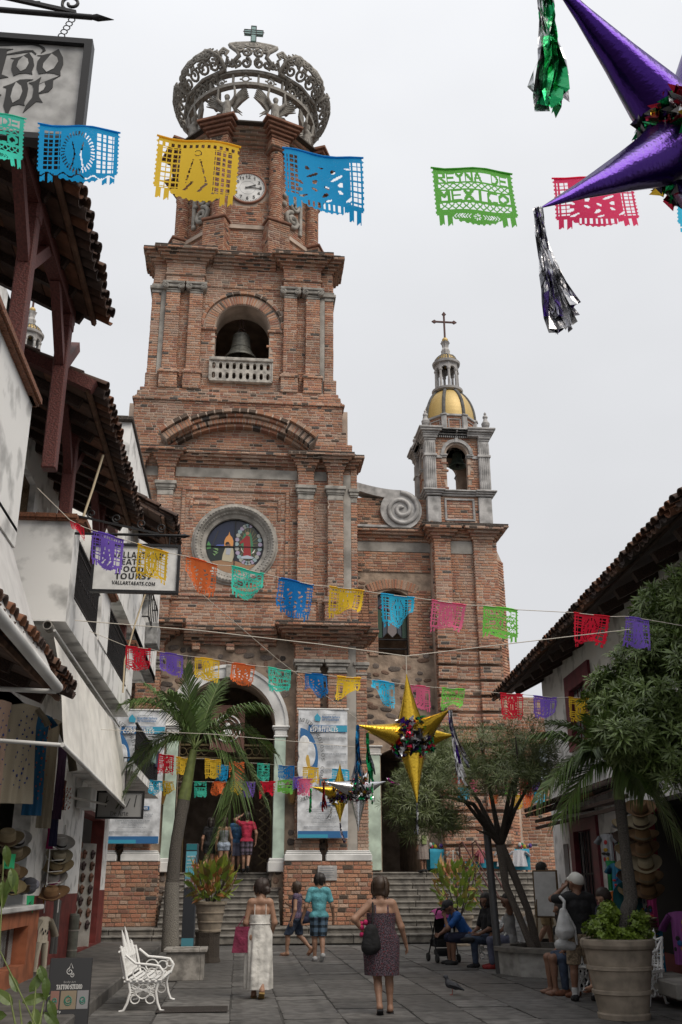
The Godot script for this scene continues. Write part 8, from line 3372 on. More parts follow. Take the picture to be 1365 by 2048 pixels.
func bunting() -> void:
	# per flag: [upper left x, y, upper right x, y, drop, colour, design, lift, curl, words]
	var rows := [[-5.0, 84, "nearest string of cut paper flags", [
		[-1.98, 6.16, -1.47, 6.07, .3, "teal", 1, .3, .6, "teal flag at the left edge over the tattoo sign, nearest string"], [-1.4, 6.05, -.89, 6.03, .4, "blue", 0, .1, .1, "blue figure flag under the tattoo sign, nearest string"], [-.66, 6.01, -.13, 5.97, .44, "yellow", 2, .08, .12, "yellow figure flag covering the clock's left side, nearest string"], [.13, 5.97, .65, 5.93, .44, "blue", 3, .12, .16, "blue leafy flag just right of the bell tower, nearest string"], [1.09, 5.91, 1.63, 5.91, .43, "green", 1, .05, .06, "large green lettered flag alone against the sky, nearest string"], [1.89, 5.89, 2.44, 5.9, .37, "pink", 3, .1, .12, "bright pink flag behind the purple piñata, nearest string"], [2.72, 5.9, 3.27, 5.9, .36, "cyan", 0, .1, .1, "pale blue flag cut off by the right edge, nearest string"]]],
		[-10.5, 40, "second string of cut paper flags", [
		[-2.01, 5.41, -1.84, 5.32, .12, "red", 0, .9, .5, "scrap of red flag at the balcony corner, second string"], [-1.76, 5.3, -1.39, 5.2, .39, "purple", 2, .4, .3, "purple flag left of the food tours lettering, second string"], [-1.24, 5.15, -.89, 5.05, .36, "yellow", 0, .5, .3, "yellow flag over the food tours sign, second string"], [-.7, 5.02, -.34, 4.93, .29, "orange", 3, .9, .7, "orange flag blown up beside the round window, second string"], [-.19, 4.92, .18, 4.84, .25, "teal", 1, 1.0, .6, "teal flag across the foot of the round window, second string"], [.34, 4.8, .74, 4.72, .37, "navy", 3, .7, .7, "deep blue flag right of the round window, second string"], [.91, 4.71, 1.31, 4.67, .29, "yellow", 2, .8, .4, "yellow flag on the outer tower pilaster, second string"], [1.49, 4.64, 1.88, 4.6, .32, "cyan", 0, .7, .8, "light blue flag before the tall stained window, second string"], [2.07, 4.58, 2.47, 4.53, .32, "rose", 0, .6, .3, "rose red flag left of the side tower, second string"], [2.66, 4.53, 3.07, 4.49, .35, "lime", 1, .5, .2, "light green lettered flag at the side tower's edge, second string"], [3.71, 4.47, 4.13, 4.43, .37, "red", 0, .4, .5, "red flag over the right roof edge, second string"], [4.32, 4.44, 4.6, 4.4, .37, "purple", 2, .3, .4, "purple flag half hidden in the right tree, second string"]]],
		[-15.0, 34, "third string of cut paper flags", [
		[-1.84, 5.01, -1.45, 4.97, .32, "red", 0, .7, .3, "red flag beside the lower balcony railing, third string"], [-1.32, 4.93, -.95, 4.88, .32, "purple", 2, .5, .3, "purple flag above the palm, left end of the third string"], [-.78, 4.86, -.39, 4.82, .34, "yellow", 0, .4, .3, "yellow flag left of the arch top, third string"], [-.21, 4.78, .16, 4.74, .29, "orange", 3, .8, .3, "orange flag over the top of the door arch, third string"], [.35, 4.72, .71, 4.67, .34, "teal", 1, .5, .3, "teal lettered flag right of the arch, third string"], [.92, 4.64, 1.27, 4.61, .39, "navy", 3, .3, .9, "deep blue flag above the right banner, third string"], [1.42, 4.59, 1.8, 4.57, .3, "yellow", 2, 1.4, .2, "yellow flag seen almost edge on, third string"], [1.98, 4.55, 2.33, 4.5, .3, "cyan", 0, .9, .9, "light blue crumpled flag left of the gold piñata, third string"], [2.57, 4.48, 2.89, 4.45, .36, "rose", 2, .5, .3, "pale rose flag just right of the gold piñata's top, third string"], [3.07, 4.44, 3.44, 4.42, .32, "lime", 1, .6, .4, "pale green lettered flag before the side tower, third string"], [3.99, 4.37, 4.36, 4.35, .41, "red", 0, .2, .2, "dark red flag at the end of the right roof, third string"], [4.52, 4.34, 4.91, 4.31, .32, "purple", 2, .5, .4, "violet flag before the right white wall, third string"], [5.09, 4.32, 5.45, 4.3, .39, "yellow", 0, .2, .3, "gold yellow flag over the red window, third string"]]],
		[-22.5, 26, "lower string of small paper flags before the church door", [
		[-1.85, 4.29, -1.5, 4.24, .43, "red", 0, .2, .2, "small red flag left of the palm trunk, upper low string"], [-1.47, 4.23, -1.19, 4.19, .37, "yellow", 2, .4, .3, "small yellow flag behind the palm trunk, upper low string"], [-.83, 4.19, -.47, 4.16, .43, "yellow", 2, .1, .1, "small yellow flag right of the palm trunk, upper low string"], [-.56, 4.06, -.29, 4.05, .35, "blue", 0, .2, .2, "small blue flag in the dark doorway, upper low string"], [-.29, 4.13, .05, 4.12, .43, "orange", 3, .1, .1, "small orange flag in the dark doorway, upper low string"], [.34, 4.1, .62, 4.08, .37, "teal", 1, .4, .3, "small teal flag at the right door jamb, upper low string"], [.81, 4.06, 1.18, 4.04, .32, "navy", 0, .3, .2, "small blue flag between door and banner, upper low string"], [1.36, 4.03, 1.73, 4.02, .36, "yellow", 2, .1, .1, "small yellow flag on the right banner, upper low string"], [2.02, 4, 2.42, 3.97, .46, "cyan", 0, .2, .2, "small light blue flag behind the small gold piñata"]]],
		[-21.5, 24, "lowest string of small pointed flags before the church door", [
		[-1.92, 3.63, -1.65, 3.6, .33, "cyan", 0, .2, .9, "pointed light blue flag by the low balcony, lowest string"], [-1.66, 3.61, -1.42, 3.59, .26, "yellow", 2, .7, .4, "tilted yellow flag over the left lantern, lowest string"], [-.99, 3.6, -.73, 3.6, .33, "teal", 1, .2, .4, "teal flag left in the doorway, lowest string"], [-.61, 3.6, -.33, 3.6, .31, "orange", 3, .3, .9, "orange pointed flag in the doorway, lowest string"], [-.25, 3.6, .01, 3.6, .31, "yellow", 2, .2, .9, "yellow pointed flag in the doorway, lowest string"], [.05, 3.6, .3, 3.6, .31, "purple", 0, .4, .5, "purple flag right in the doorway, lowest string"], [.4, 3.61, .73, 3.62, .33, "red", 3, .4, .6, "red flag on the right door jamb, lowest string"], [.77, 3.64, 1.11, 3.65, .28, "lime", 1, .4, .3, "green lettered flag right of the door jamb, lowest string"], [1.1, 3.71, 1.32, 3.72, .31, "purple", 2, .4, .5, "purple flag by the right lantern, lowest string"], [1.19, 3.66, 1.51, 3.68, .36, "rose", 3, .3, .4, "pink flag on the left edge of the right banner, lowest string"], [1.65, 3.69, 1.88, 3.69, .18, "orange", 2, .3, .2, "orange scrap of flag above the silver piñata"], [1.67, 3.67, 2.06, 3.68, .28, "cyan", 0, .6, .3, "light blue flag behind the silver piñata, lowest string"]]],
		[-26.5, 22, "string of small paper flags seen through the leaning tree", [
		[5.62, 4.31, 5.96, 4.29, .28, "red", 0, .3, .3, "small red flag seen through the leaning tree, far left"], [5.75, 3.96, 6.08, 3.95, .35, "cyan", 3, .3, .4, "small light blue flag low in the leaning tree's branches"], [6.06, 4.15, 6.3, 4.14, .32, "rose", 2, .3, .4, "small rose flag between the leaning tree's branches"], [6.58, 3.77, 6.85, 3.76, .28, "orange", 3, .3, .4, "small orange flag just above the tree's fork"], [7.04, 4.05, 7.34, 4.08, .35, "lime", 1, .3, .5, "small green flag right of the tree's limbs"], [7.48, 4.08, 7.79, 4.14, .38, "red", 0, .5, .5, "small red flag above the shop sign at right"], [7.76, 4.14, 7.98, 4.16, .28, "purple", 2, .3, .5, "small purple flag next to the red one above the shop sign"], [7.29, 3.77, 7.51, 3.77, .38, "yellow", 0, .2, .2, "small yellow flag at the shop sign's left corner"], [7.51, 3.77, 7.81, 3.77, .35, "orange", 3, .2, .2, "small orange flag on top of the shop sign"], [7.82, 3.85, 8.18, 3.87, .32, "cyan", 1, .3, .3, "small light blue flag at the palm's leaf tips"]]]]
	for row in rows:
		var z: float = row[0]
		var line := []
		for f in row[3]:
			var a := V(f[0], f[1], z)
			var b := V(f[2], f[3], z)
			b.z += rnd(-.02, .02) * absf(z) * .1
			var h: float = f[4]
			var stretch := 1.0 / maxf(.35, cos(f[7] * .8))
			line.append(a)
			line.append(b)
			flag(f[9], a, b, h * (stretch if f[7] > .3 else 1.0), HUES[f[5]] * rnd(.9, 1.1), f[6], row[1], f[7], f[8], row[2])
		if z > -16.0:
			var l0: Vector3 = line[0] + (line[0] - line[1]) * 3.0 if z < -8.0 else line[0]
			line.insert(0, V(-2.4, l0.y + .1, z) if z < -6.0 else l0)
			line.append(line[-1] + (line[-1] - line[1]).normalized() * 2.0)
		string_of("bunting_string", row[2].replace("string of", "thin string carrying the").replace("small", "little"), line, .004 if z > -6.0 else .0045)
	string_of("rope", "pale rope from the left balcony over the gold piñata to the right tree", [V(-1.76, 4.13, -10), V(-.48, 4.05, -10), V(.77, 3.93, -10), V(1.68, 3.82, -10), V(2.69, 3.96, -10), V(4.15, 4.16, -10)], .005)
	string_of("rope", "pale rope slanting down from the round window to the right banner", [V(-.81, 5.7, -14), V(.57, 5.03, -16), V(2.13, 4.37, -18)], .005)
	string_of("rope", "pale rope across the palm crown towards the right banner", [V(-2.57, 4.03, -17), V(-.56, 3.97, -17), V(1.36, 3.89, -17.5), V(2.49, 3.87, -18)], .005)


# ---------- star piñatas

func foil_strip(g: Geo, a: Vector3, l: float, w: float, c: Color, sway: Vector3, ph: float) -> void:
	g.col = c
	var n := 9
	var right := V(cos(ph), 0, sin(ph)) * w * .5
	var p := []
	for i in n + 1:
		var t := float(i) / n
		p.append(a + V(0, -l * t, 0) + sway * t * t + V(sin(ph + t * 7.0), 0, cos(ph * 1.7 + t * 6.0)) * .03 * l * t)
	for i in n:
		var r0 := right.rotated(Vector3.UP, .5 * sin(i * 1.3 + ph))
		var r1 := right.rotated(Vector3.UP, .5 * sin((i + 1) * 1.3 + ph))
		g.quad(p[i + 1] - r1, p[i + 1] + r1, p[i] + r0, p[i] - r0)


func tassel(parent: Node3D, a: Vector3, l: float, w: float, cols: Array, n: int, sway := Vector3.ZERO, called := "tassel") -> void:
	var g := Geo.new()
	for k in n:
		var s := sway + V(rnd(-.1, .1), 0, rnd(-.08, .08)) * l
		foil_strip(g, a + V(rnd(-.2, .2), 0, rnd(-.2, .2)) * w, l * rnd(.8, 1.05), w, cols[k % cols.size()] * rnd(.8, 1.1), s, rnd(0, 6.0))
	put(called, g, "foil", parent)


func star(label: String, c: Vector3, body_r: float, col: Color, tips: Array, fringe: Array, ruffles: int) -> Node3D:
	# a clay-pot star: ball, foil cones, collars of cut foil round each cone's foot
	var t := thing("star_pinata", label, "piñata", c)
	var g := Geo.new()
	g.col = fringe[0] * .6
	g.ball(Vector3.ZERO, Vector3.ONE * body_r * .92, 20, 14)
	put("body", g, "foil", t)
	var rf := Geo.new()
	for k in ruffles:
		var d := V(rng.randfn(), rng.randfn(), rng.randfn()).normalized()
		var x := d.cross(V(rnd(-1, 1), rnd(-1, 1), rnd(-1, 1))).normalized()
		var y := d.cross(x)
		var s := body_r * rnd(.2, .36)
		var p := d * body_r * rnd(.92, 1.05)
		rf.col = fringe[rng.randi() % fringe.size()] * rnd(.7, 1.2)
		var f := d * s * rnd(.2, 1.0)
		rf.quad(p - x * s * .5 + f, p + y * s * .3 - x * s * .1, p + x * s * .6 + f * 1.4, p - y * s * .5 + f * .4)
		rf.tri(p, p + x * s * .7 + f, p + y * s * .8 + f * .8)
	put("foil_ruffle", rf, "foil", t)
	for tp in tips:
		var v: Vector3 = tp - c
		var d := v.normalized()
		g = Geo.new()
		g.col = col
		var base := d * body_r * .7
		g.tube([base, base.lerp(v, .15), base.lerp(v, .4), base.lerp(v, .7), v], [body_r * .7, body_r * .62, body_r * .41, body_r * .19, body_r * .015], 9)
		put("cone", g, "foil", t)
	return t


func pinatas() -> void:
	var silver := Color(.62, .62, .64)
	var dark := Color(.16, .16, .18)
	var gold := Color(.72, .47, .05)
	var red := Color(.4, .02, .05)
	var green := Color(.01, .3, .1)
	var violet := Color(.04, .014, .14)
	# great violet star at the upper right corner
	var p := star("huge violet foil star piñata cut off by the upper right corner", V(2.14, 5.04, -3.7), .23, violet, [V(1.26, 4.43, -3.5), V(1.43, 6.01, -3.6), V(2.6, 6.7, -4), V(2.87, 5.22, -3.7), V(2.23, 4.08, -3.7)], [dark, silver, Color(.2, .2, .2), red, gold, green, dark], 620)
	var p0: Vector3 = p.position
	tassel(p, V(1.24, 4.42, -3.5) - p0, .6, .034, [silver, silver, silver, dark, silver, silver, silver, violet], 56, V(.07, 0, 0))
	tassel(p, V(1.42, 5.91, -3.6) - p0, .84, .075, [green, green, silver, green * .8, silver], 15, V(-.02, 0, 0))
	# gold star in the middle
	p = star("large gold foil star piñata hanging before the side door and leaning tree", V(1.71, 2.97, -10), .19, gold, [V(1.68, 3.63, -10), V(1.14, 3.07, -9.8), V(2.06, 3.22, -9.7), V(2.22, 3.05, -10.3), V(1.75, 2.34, -10), V(1.31, 3.09, -10.4)], [dark, red, silver, green, violet, dark, gold * .7], 420)
	p0 = p.position
	tassel(p, V(1.14, 3.07, -9.8) - p0, .6, .03, [Color(.01, .12, .3), Color(.02, .2, .4), dark], 9, V(0.0, 0, 0))
	tassel(p, V(1.31, 3.08, -10.4) - p0, .5, .03, [green * .7, dark, green], 8, V(.04, 0, 0))
	tassel(p, V(2.06, 3.21, -9.7) - p0, .62, .03, [silver, dark, violet, silver], 9, V(.14, 0, 0))
	tassel(p, V(2.22, 3.05, -10.3) - p0, .5, .028, [silver, silver, dark], 8, V(.07, 0, 0))
	tassel(p, V(1.75, 2.34, -10) - p0, .3, .016, [silver, dark], 4)
	var g := Geo.new()
	g.tube([V(1.68, 3.63, -10) - p0, V(1.68, 3.82, -10) - p0], .005, 5)
	put("hanging_cord", g, "rope", p)
	# two small stars before the banner
	p = star("small gold foil star piñata in front of the right banner", V(1.85, 3.16, -19), .18, gold, [V(1.86, 3.72, -19), V(1.31, 3.27, -18.8), V(1.86, 2.64, -19), V(2.42, 3.31, -19.3)], [dark, red, gold * .6, violet, silver], 260)
	p0 = p.position
	tassel(p, V(1.29, 3.24, -18.8) - p0, .42, .035, [Color(.02, .45, .12), Color(.5, .55, .5), green], 8)
	tassel(p, V(1.68, 2.93, -18.8) - p0, .26, .03, [Color(.7, .7, .7)], 6, V(-.06, 0, 0))
	tassel(p, V(1.86, 2.64, -19) - p0, .36, .03, [silver, violet, Color(.65, .6, .7)], 7, V(.08, 0, 0))
	p = star("small silver foil star piñata beside the small gold one", V(2.12, 3.16, -18.3), .2, silver, [V(1.5, 3.3, -18.1), V(2.62, 3.32, -18.2), V(2.12, 2.45, -18.3), V(2.36, 3.54, -18.8)], [dark, dark, red, green, silver, gold * .5], 300)
	p0 = p.position
	tassel(p, V(1.48, 3.29, -18.1) - p0, .5, .035, [Color(.5, .03, .04), dark, Color(.6, .05, .06)], 8)
	tassel(p, V(2.36, 3.28, -18.1) - p0, .36, .035, [Color(.02, .45, .14), Color(.7, .7, .7)], 7)
	tassel(p, V(2.66, 3.38, -18.2) - p0, .16, .04, [Color(.5, .1, .4), Color(.65, .6, .65)], 7, V(.2, .05, 0))


# ---------- people: one continuous body each, clothes as parts

var heads := {}


func bone(a: Vector3, b: Vector3, r0: float, r1: float) -> Array:
	return [a, b, r0, r1]


func head_geo() -> Geo:
	if not heads.has("head"):
		var g := Geo.new()
		var b := [bone(V(0, .02, -.014), V(0, .02, .006), .056, .055), bone(V(0, -.008, .018), V(0, -.042, .03), .044, .026), bone(V(0, .004, .06), V(0, -.014, .07), .006, .01), bone(V(-.03, .012, .044), V(.03, .012, .044), .013, .013), bone(V(-.014, -.034, .05), V(.014, -.034, .05), .008, .008), bone(V(0, -.03, -.02), V(0, -.08, -.02), .036, .034)]
		for s in [-1.0, 1.0]:
			b.append(bone(V(s * .055, .004, -.004), V(s * .056, -.014, -.002), .011, .008))
		sdf_mesh(g, b, .0055, .014)
		heads["head"] = g
	return heads["head"]


func hair_geo(style: String) -> Geo:
	if not heads.has(style):
		var g := Geo.new()
		var b := [bone(V(0, .032, -.024), V(0, .038, .008), .056, .052), bone(V(0, 0.0, -.034), V(0, -.03, -.034), .044, .034)]
		match style:
			"bob":
				for s in [-1.0, 1.0]:
					b.append(bone(V(s * .036, .02, -.012), V(s * .038, -.045, -.022), .036, .03))
				b.append(bone(V(0, .05, -.02), V(0, .052, .012), .045, .036))
			"bun":
				b.append(bone(V(0, -.012, -.07), V(0, -.022, -.074), .03, .028))
				b.append(bone(V(.03, .02, 0.0), V(.034, -.01, -.02), .032, .03))
				b.append(bone(V(-.03, .02, 0.0), V(-.034, -.01, -.02), .032, .03))
			"long":
				b.append(bone(V(0, -.02, -.04), V(0, -.13, -.045), .046, .03))
			"cap":
				b = [bone(V(0, .03, -.016), V(0, .034, .01), .059, .058), bone(V(-.025, .022, .062), V(.025, .022, .062), .02, .02), bone(V(-.02, .018, .09), V(.02, .018, .09), .009, .009)]
		sdf_mesh(g, b, .006, .012, [Plane(V(0, -.75, .66).normalized(), .016)] if style != "cap" else [Plane(Vector3.DOWN, -.006)])
		if style != "cap":
			var low: float = {"bob": -.062, "long": -.15}.get(style, -.035)
			for i in 40:
				var a := PI / 2 + (i / 39.0 - .5) * 4.3 + PI
				var d := V(cos(a), 0, -sin(a))
				var c := V(0, 0, -.014)
				g.tube([c + V(0, .093, 0) + d * .01, c + d * .048 + V(0, .074, 0), c + d * .067 + V(0, .03, 0), c + d * (.064 + .006 * sin(i * 7.0)) + V(0, low * .5, 0), c + d * .055 + V(0, low + .014 * sin(i * 5.0), 0)], [.003, .007, .008, .007, .003], 4)
		heads[style] = g
	return heads[style]


func hand_geo(side: float) -> Geo:
	# hangs down from the wrist; palm turned towards the thigh, fingers a little curled
	var key := "hand%d" % int(side)
	if not heads.has(key):
		var g := Geo.new()
		var b := [bone(V(0, .004, 0), V(0, -.012, 0), .015, .016), bone(V(0, -.022, .009), V(0, -.044, .013), .012, .011), bone(V(0, -.022, -.008), V(0, -.044, -.012), .012, .01)]
		var ln := [.04, .047, .043, .033]
		for k in 4:
			var z := .019 - k * .0125
			var p := V(0, -.046, z)
			var q := p + V(-side * .006, -ln[k] * .5, z * .1)
			b.append(bone(p, q, .0062, .0056))
			b.append(bone(q, q + V(-side * .017, -ln[k] * .42, 0), .0056, .0045))
		b.append(bone(V(-side * .004, -.016, .014), V(-side * .008, -.034, .03), .0085, .0068))
		b.append(bone(V(-side * .008, -.034, .03), V(-side * .014, -.054, .032), .0066, .005))
		sdf_mesh(g, b, .0036, .006)
		heads[key] = g
	return heads[key]


func printed(key: String, t: String, per_m: float, c := Color.WHITE) -> String:
	if not M.has(key):
		mat(key, c, .9, t, per_m)
	return key


func person(label: String, at: Vector3, yaw: float, h: float, k: Dictionary) -> Node3D:
	var t := thing("person", label, "person", at, yaw)
	var J := {"pel": V(0, .52, 0), "wai": V(0, .615, .004), "che": V(0, .735, 0.0), "nec": V(0, .825, -.012), "hea": V(0, .925, .012)}
	var f: float = k.get("fem", 0.0)
	for s in [["L", 1.0], ["R", -1.0]]:
		var x: float = s[1]
		J["s" + s[0]] = V(x * (.108 - .014 * f), .802, -.004)
		J["e" + s[0]] = V(x * .142, .625, -.018)
		J["w" + s[0]] = V(x * .15, .475, .025)
		J["h" + s[0]] = V(x * .05, .505, 0)
		J["k" + s[0]] = V(x * .054, .28, .012)
		J["a" + s[0]] = V(x * .054, .042, -.012)
	var sh: float = k.get("seat", 0.0)
	if sh > 0.0:
		for n in J:
			if not n[0] in "ka":
				J[n] += V(0, sh / h - .475, 0)
		for s in [["L", 1.0], ["R", -1.0]]:
			J["k" + s[0]] = V(s[1] * .08, sh / h + .025, .235)
			J["a" + s[0]] = V(s[1] * .08, .042, .225)
			J["e" + s[0]] += V(0, 0.0, .07)
			J["w" + s[0]] = V(s[1] * .09, sh / h + .09, .17)
	var ln: float = k.get("lean", 0.0)
	if ln != 0.0:
		var o: Vector3 = J["pel"]
		for n in J:
			if n[0] in "wcnse" or n == "hea":
				J[n] = o + (J[n] - o).rotated(Vector3.RIGHT, ln)
	for n in k.get("pose", {}):
		J[n] = k["pose"][n]
	for n in J:
		J[n] *= h
	var B := []
	var add := func(a: String, b: String, r0: float, r1: float) -> void: B.append(bone(J[a], J[b], r0 * h, r1 * h))
	var hw := V(.036 * h, 0, 0)
	var bulk: float = k.get("bulk", 1.0)
	# torso
	B.append(bone(J["hL"], J["hR"], (.062 + .008 * f) * h * bulk, (.062 + .008 * f) * h * bulk))
	B.append(bone(J["pel"], J["wai"], .066 * h * bulk, (.062 - .006 * f) * h * bulk))
	B.append(bone(J["wai"] - hw * .7, J["che"] - hw, (.05 - .006 * f) * h * bulk, .056 * h * bulk))
	B.append(bone(J["wai"] + hw * .7, J["che"] + hw, (.05 - .006 * f) * h * bulk, .056 * h * bulk))
	B.append(bone(J["sL"].lerp(J["nec"], .22), J["sR"].lerp(J["nec"], .22), .038 * h, .038 * h))
	var torso := B.size()
	add.call("nec", "hea", .034, .03)
	for s in ["L", "R"]:
		add.call("s" + s, "e" + s, .031 * bulk, .025)
		add.call("e" + s, "w" + s, .025, .0165)
		add.call("h" + s, "k" + s, .055 * bulk, .036)
		add.call("k" + s, "a" + s, .036, .0215)
		var a: Vector3 = J["a" + s]
		var shin: Vector3 = (a - J["k" + s]).normalized()
		B.append(bone(J["k" + s].lerp(a, .3) - V(0, 0, .012 * h), J["k" + s].lerp(a, .5) - V(0, 0, .008 * h), .028 * h, .024 * h))
		# foot square to the shin
		var toe := V(0, 0, 1) - shin * shin.dot(V(0, 0, 1))
		J["t" + s] = a + shin * .022 * h + toe.normalized() * .092 * h
		B.append(bone(a + shin * .016 * h - toe * .018 * h, a + shin * .026 * h + toe.normalized() * .05 * h, .024 * h, .021 * h))
		B.append(bone(a + shin * .026 * h + toe.normalized() * .05 * h, J["t" + s], .02 * h, .014 * h))
	var cell: float = k.get("cell", .022)
	var body := Geo.new()
	sdf_mesh(body, B, cell * .85, .035)
	var hb := Basis.from_euler(V(k.get("nod", 0.0), k.get("turn", 0.0), 0)) * Basis.from_scale(Vector3.ONE * h * 1.04)
	body.merge(head_geo(), Transform3D(hb, J["hea"]))
	for s in [["L", 1.0], ["R", -1.0]]:
		var y: Vector3 = (J["e" + s[0]] - J["w" + s[0]]).normalized()
		var x := y.cross(V(0, .3, 1)).normalized()
		body.merge(hand_geo(s[1]), Transform3D(Basis(x, y, x.cross(y)) * Basis.from_scale(Vector3.ONE * h), J["w" + s[0]]))
	put("body", body, k.get("skin", "skin"), t)
	var hx := Transform3D(hb, J["hea"])
	var g := Geo.new()
	g.merge(hair_geo(k.get("hair", "short")), hx)
	var hm: String = k.get("hairm", "hair_dark")
	put("cap" if k.get("hair", "") == "cap" else "hair", g, hm, t)
	for s in [-1.0, 1.0]:
		g = Geo.new()
		g.ball(hx * V(s * .02, .004, .055), Vector3.ONE * .006 * h, 8, 6)
		put("eye", g, "black_print", t)
	# garments
	var grow := func(list: Array, by: float) -> Array:
		var out := []
		for b in list:
			out.append(bone(b[0], b[1], b[2] + by, b[3] + by))
		return out
	if k.has("top"):
		var q: Array = k["top"]   # [material, sleeve share of the upper arm, hem height share]
		var bs: Array = grow.call(B.slice(0, torso), .017)
		for s in ["L", "R"]:
			var sl: float = q[1]
			if sl > 0.0:
				bs.append(bone(J["s" + s], J["s" + s].lerp(J["e" + s], minf(sl, 1.0)), .031 * h * bulk + .016, .027 * h + .02))
				if sl > 1.0:
					bs.append(bone(J["e" + s], J["e" + s].lerp(J["w" + s], sl - 1.0), .03 * h + .012, .022 * h + .012))
		var cut := [Plane(Vector3.DOWN, -(q[2] * h))] if sh == 0.0 else []
		if q[1] == 0.0:
			cut.append(Plane(Vector3.UP, .775 * h) if sh == 0.0 else Plane(Vector3.UP, J["sL"].y - 0.0 * h))
		g = Geo.new()
		sdf_mesh(g, bs, cell * .85, .03, cut)
		put("shirt", g, q[0], t)
	if k.has("legs"):
		var q: Array = k["legs"]   # [material, share of the leg covered: 1 = to the knee, 2 = to the ankle]
		var bs: Array = grow.call(B.slice(0, 2), .013)
		for s in ["L", "R"]:
			bs.append(bone(J["h" + s], J["h" + s].lerp(J["k" + s], minf(q[1], 1.0)), .055 * h * bulk + .017, .04 * h + (.032 if q[1] <= 1.0 else .012)))
			if q[1] > 1.0:
				bs.append(bone(J["k" + s], J["k" + s].lerp(J["a" + s], q[1] - 1.0), .038 * h + .012, .026 * h + .014))
		g = Geo.new()
		var low: float = J["hL"].lerp(J["kL"], minf(q[1], 1.0)).y
		sdf_mesh(g, bs, cell * .85, .02, [Plane(Vector3.UP, J["wai"].y)] + ([Plane(Vector3.DOWN, -low)] if q[1] <= 1.0 and sh == 0.0 else []))
		put("trousers" if q[1] > 1.2 else "shorts", g, q[0], t)
	if k.has("dress"):
		var q: Array = k["dress"]   # [material, top, hem, hem radius x, z, folds]
		g = Geo.new()
		var sway: Vector3 = k.get("sway", Vector3.ZERO)
		g.grid(func(u: float, v: float) -> Vector3:
			var a := -u * TAU
			var y := lerpf(q[2], q[1], v) * h
			var w := clampf((y / h - .4) / .4, 0.0, 1.0)
			var rx: float = lerpf(q[3], .132 * bulk, smoothstep(q[2], .5, y / h))
			rx = lerpf(rx, .098 * bulk, smoothstep(.53, .62, y / h)) + .012 * smoothstep(.63, .72, y / h)
			var rz: float = lerpf(q[4], .092 * bulk, smoothstep(q[2], .5, y / h)) * (1.0 - .2 * w)
			var fold: float = 1.0 + q[5] * (1.0 - w) * (sin(a * 5.0 + y * 2.0) * .6 + sin(a * 11.0 + 1.0) * .4) * smoothstep(0.0, .3, 1.0 - v)
			return V(cos(a) * rx * h * fold, y, sin(a) * rz * h * fold) + sway * (1.0 - v) * (1.0 - v) * h, 56, 36)
		put("dress", g, q[0], t)
		for s in ["L", "R"]:
			g = Geo.new()
			var p: Vector3 = J["s" + s].lerp(J["nec"], .45)
			g.tube([V(p.x, q[1] * h - .01, -.07 * h), p + V(0, .041 * h, -.012), V(p.x, q[1] * h - .01, .066 * h)], k.get("strap", .006), 5)
			put("strap", g, q[0], t)
	var shoe: String = k.get("shoe", "")
	if shoe != "":
		for s in ["L", "R"]:
			var a: Vector3 = J["a" + s]
			var shin: Vector3 = (a - J["k" + s]).normalized()
			var toe := (V(0, 0, 1) - shin * shin.dot(V(0, 0, 1))).normalized()
			g = Geo.new()
			if k.get("open", false):
				# sandal: sole and two straps
				g.beam(a + shin * .05 * h - toe * .045 * h, a + shin * .05 * h + toe * .11 * h, .05 * h, .014 * h, -shin)
				var sd := shin.cross(toe)
				g.tube([a + shin * .045 * h + toe * .055 * h - sd * .026 * h, a + shin * .002 * h + toe * .045 * h, a + shin * .045 * h + toe * .055 * h + sd * .026 * h], .007 * h, 5)
			else:
				sdf_mesh(g, [bone(a + shin * .014 * h - toe * .02 * h, a + shin * .024 * h + toe * .06 * h, .031 * h, .027 * h), bone(a + shin * .027 * h + toe * .06 * h, J["t" + s] + toe * .008 * h, .025 * h, .019 * h)], .012, .02)
			put("shoe", g, shoe, t)
	return t


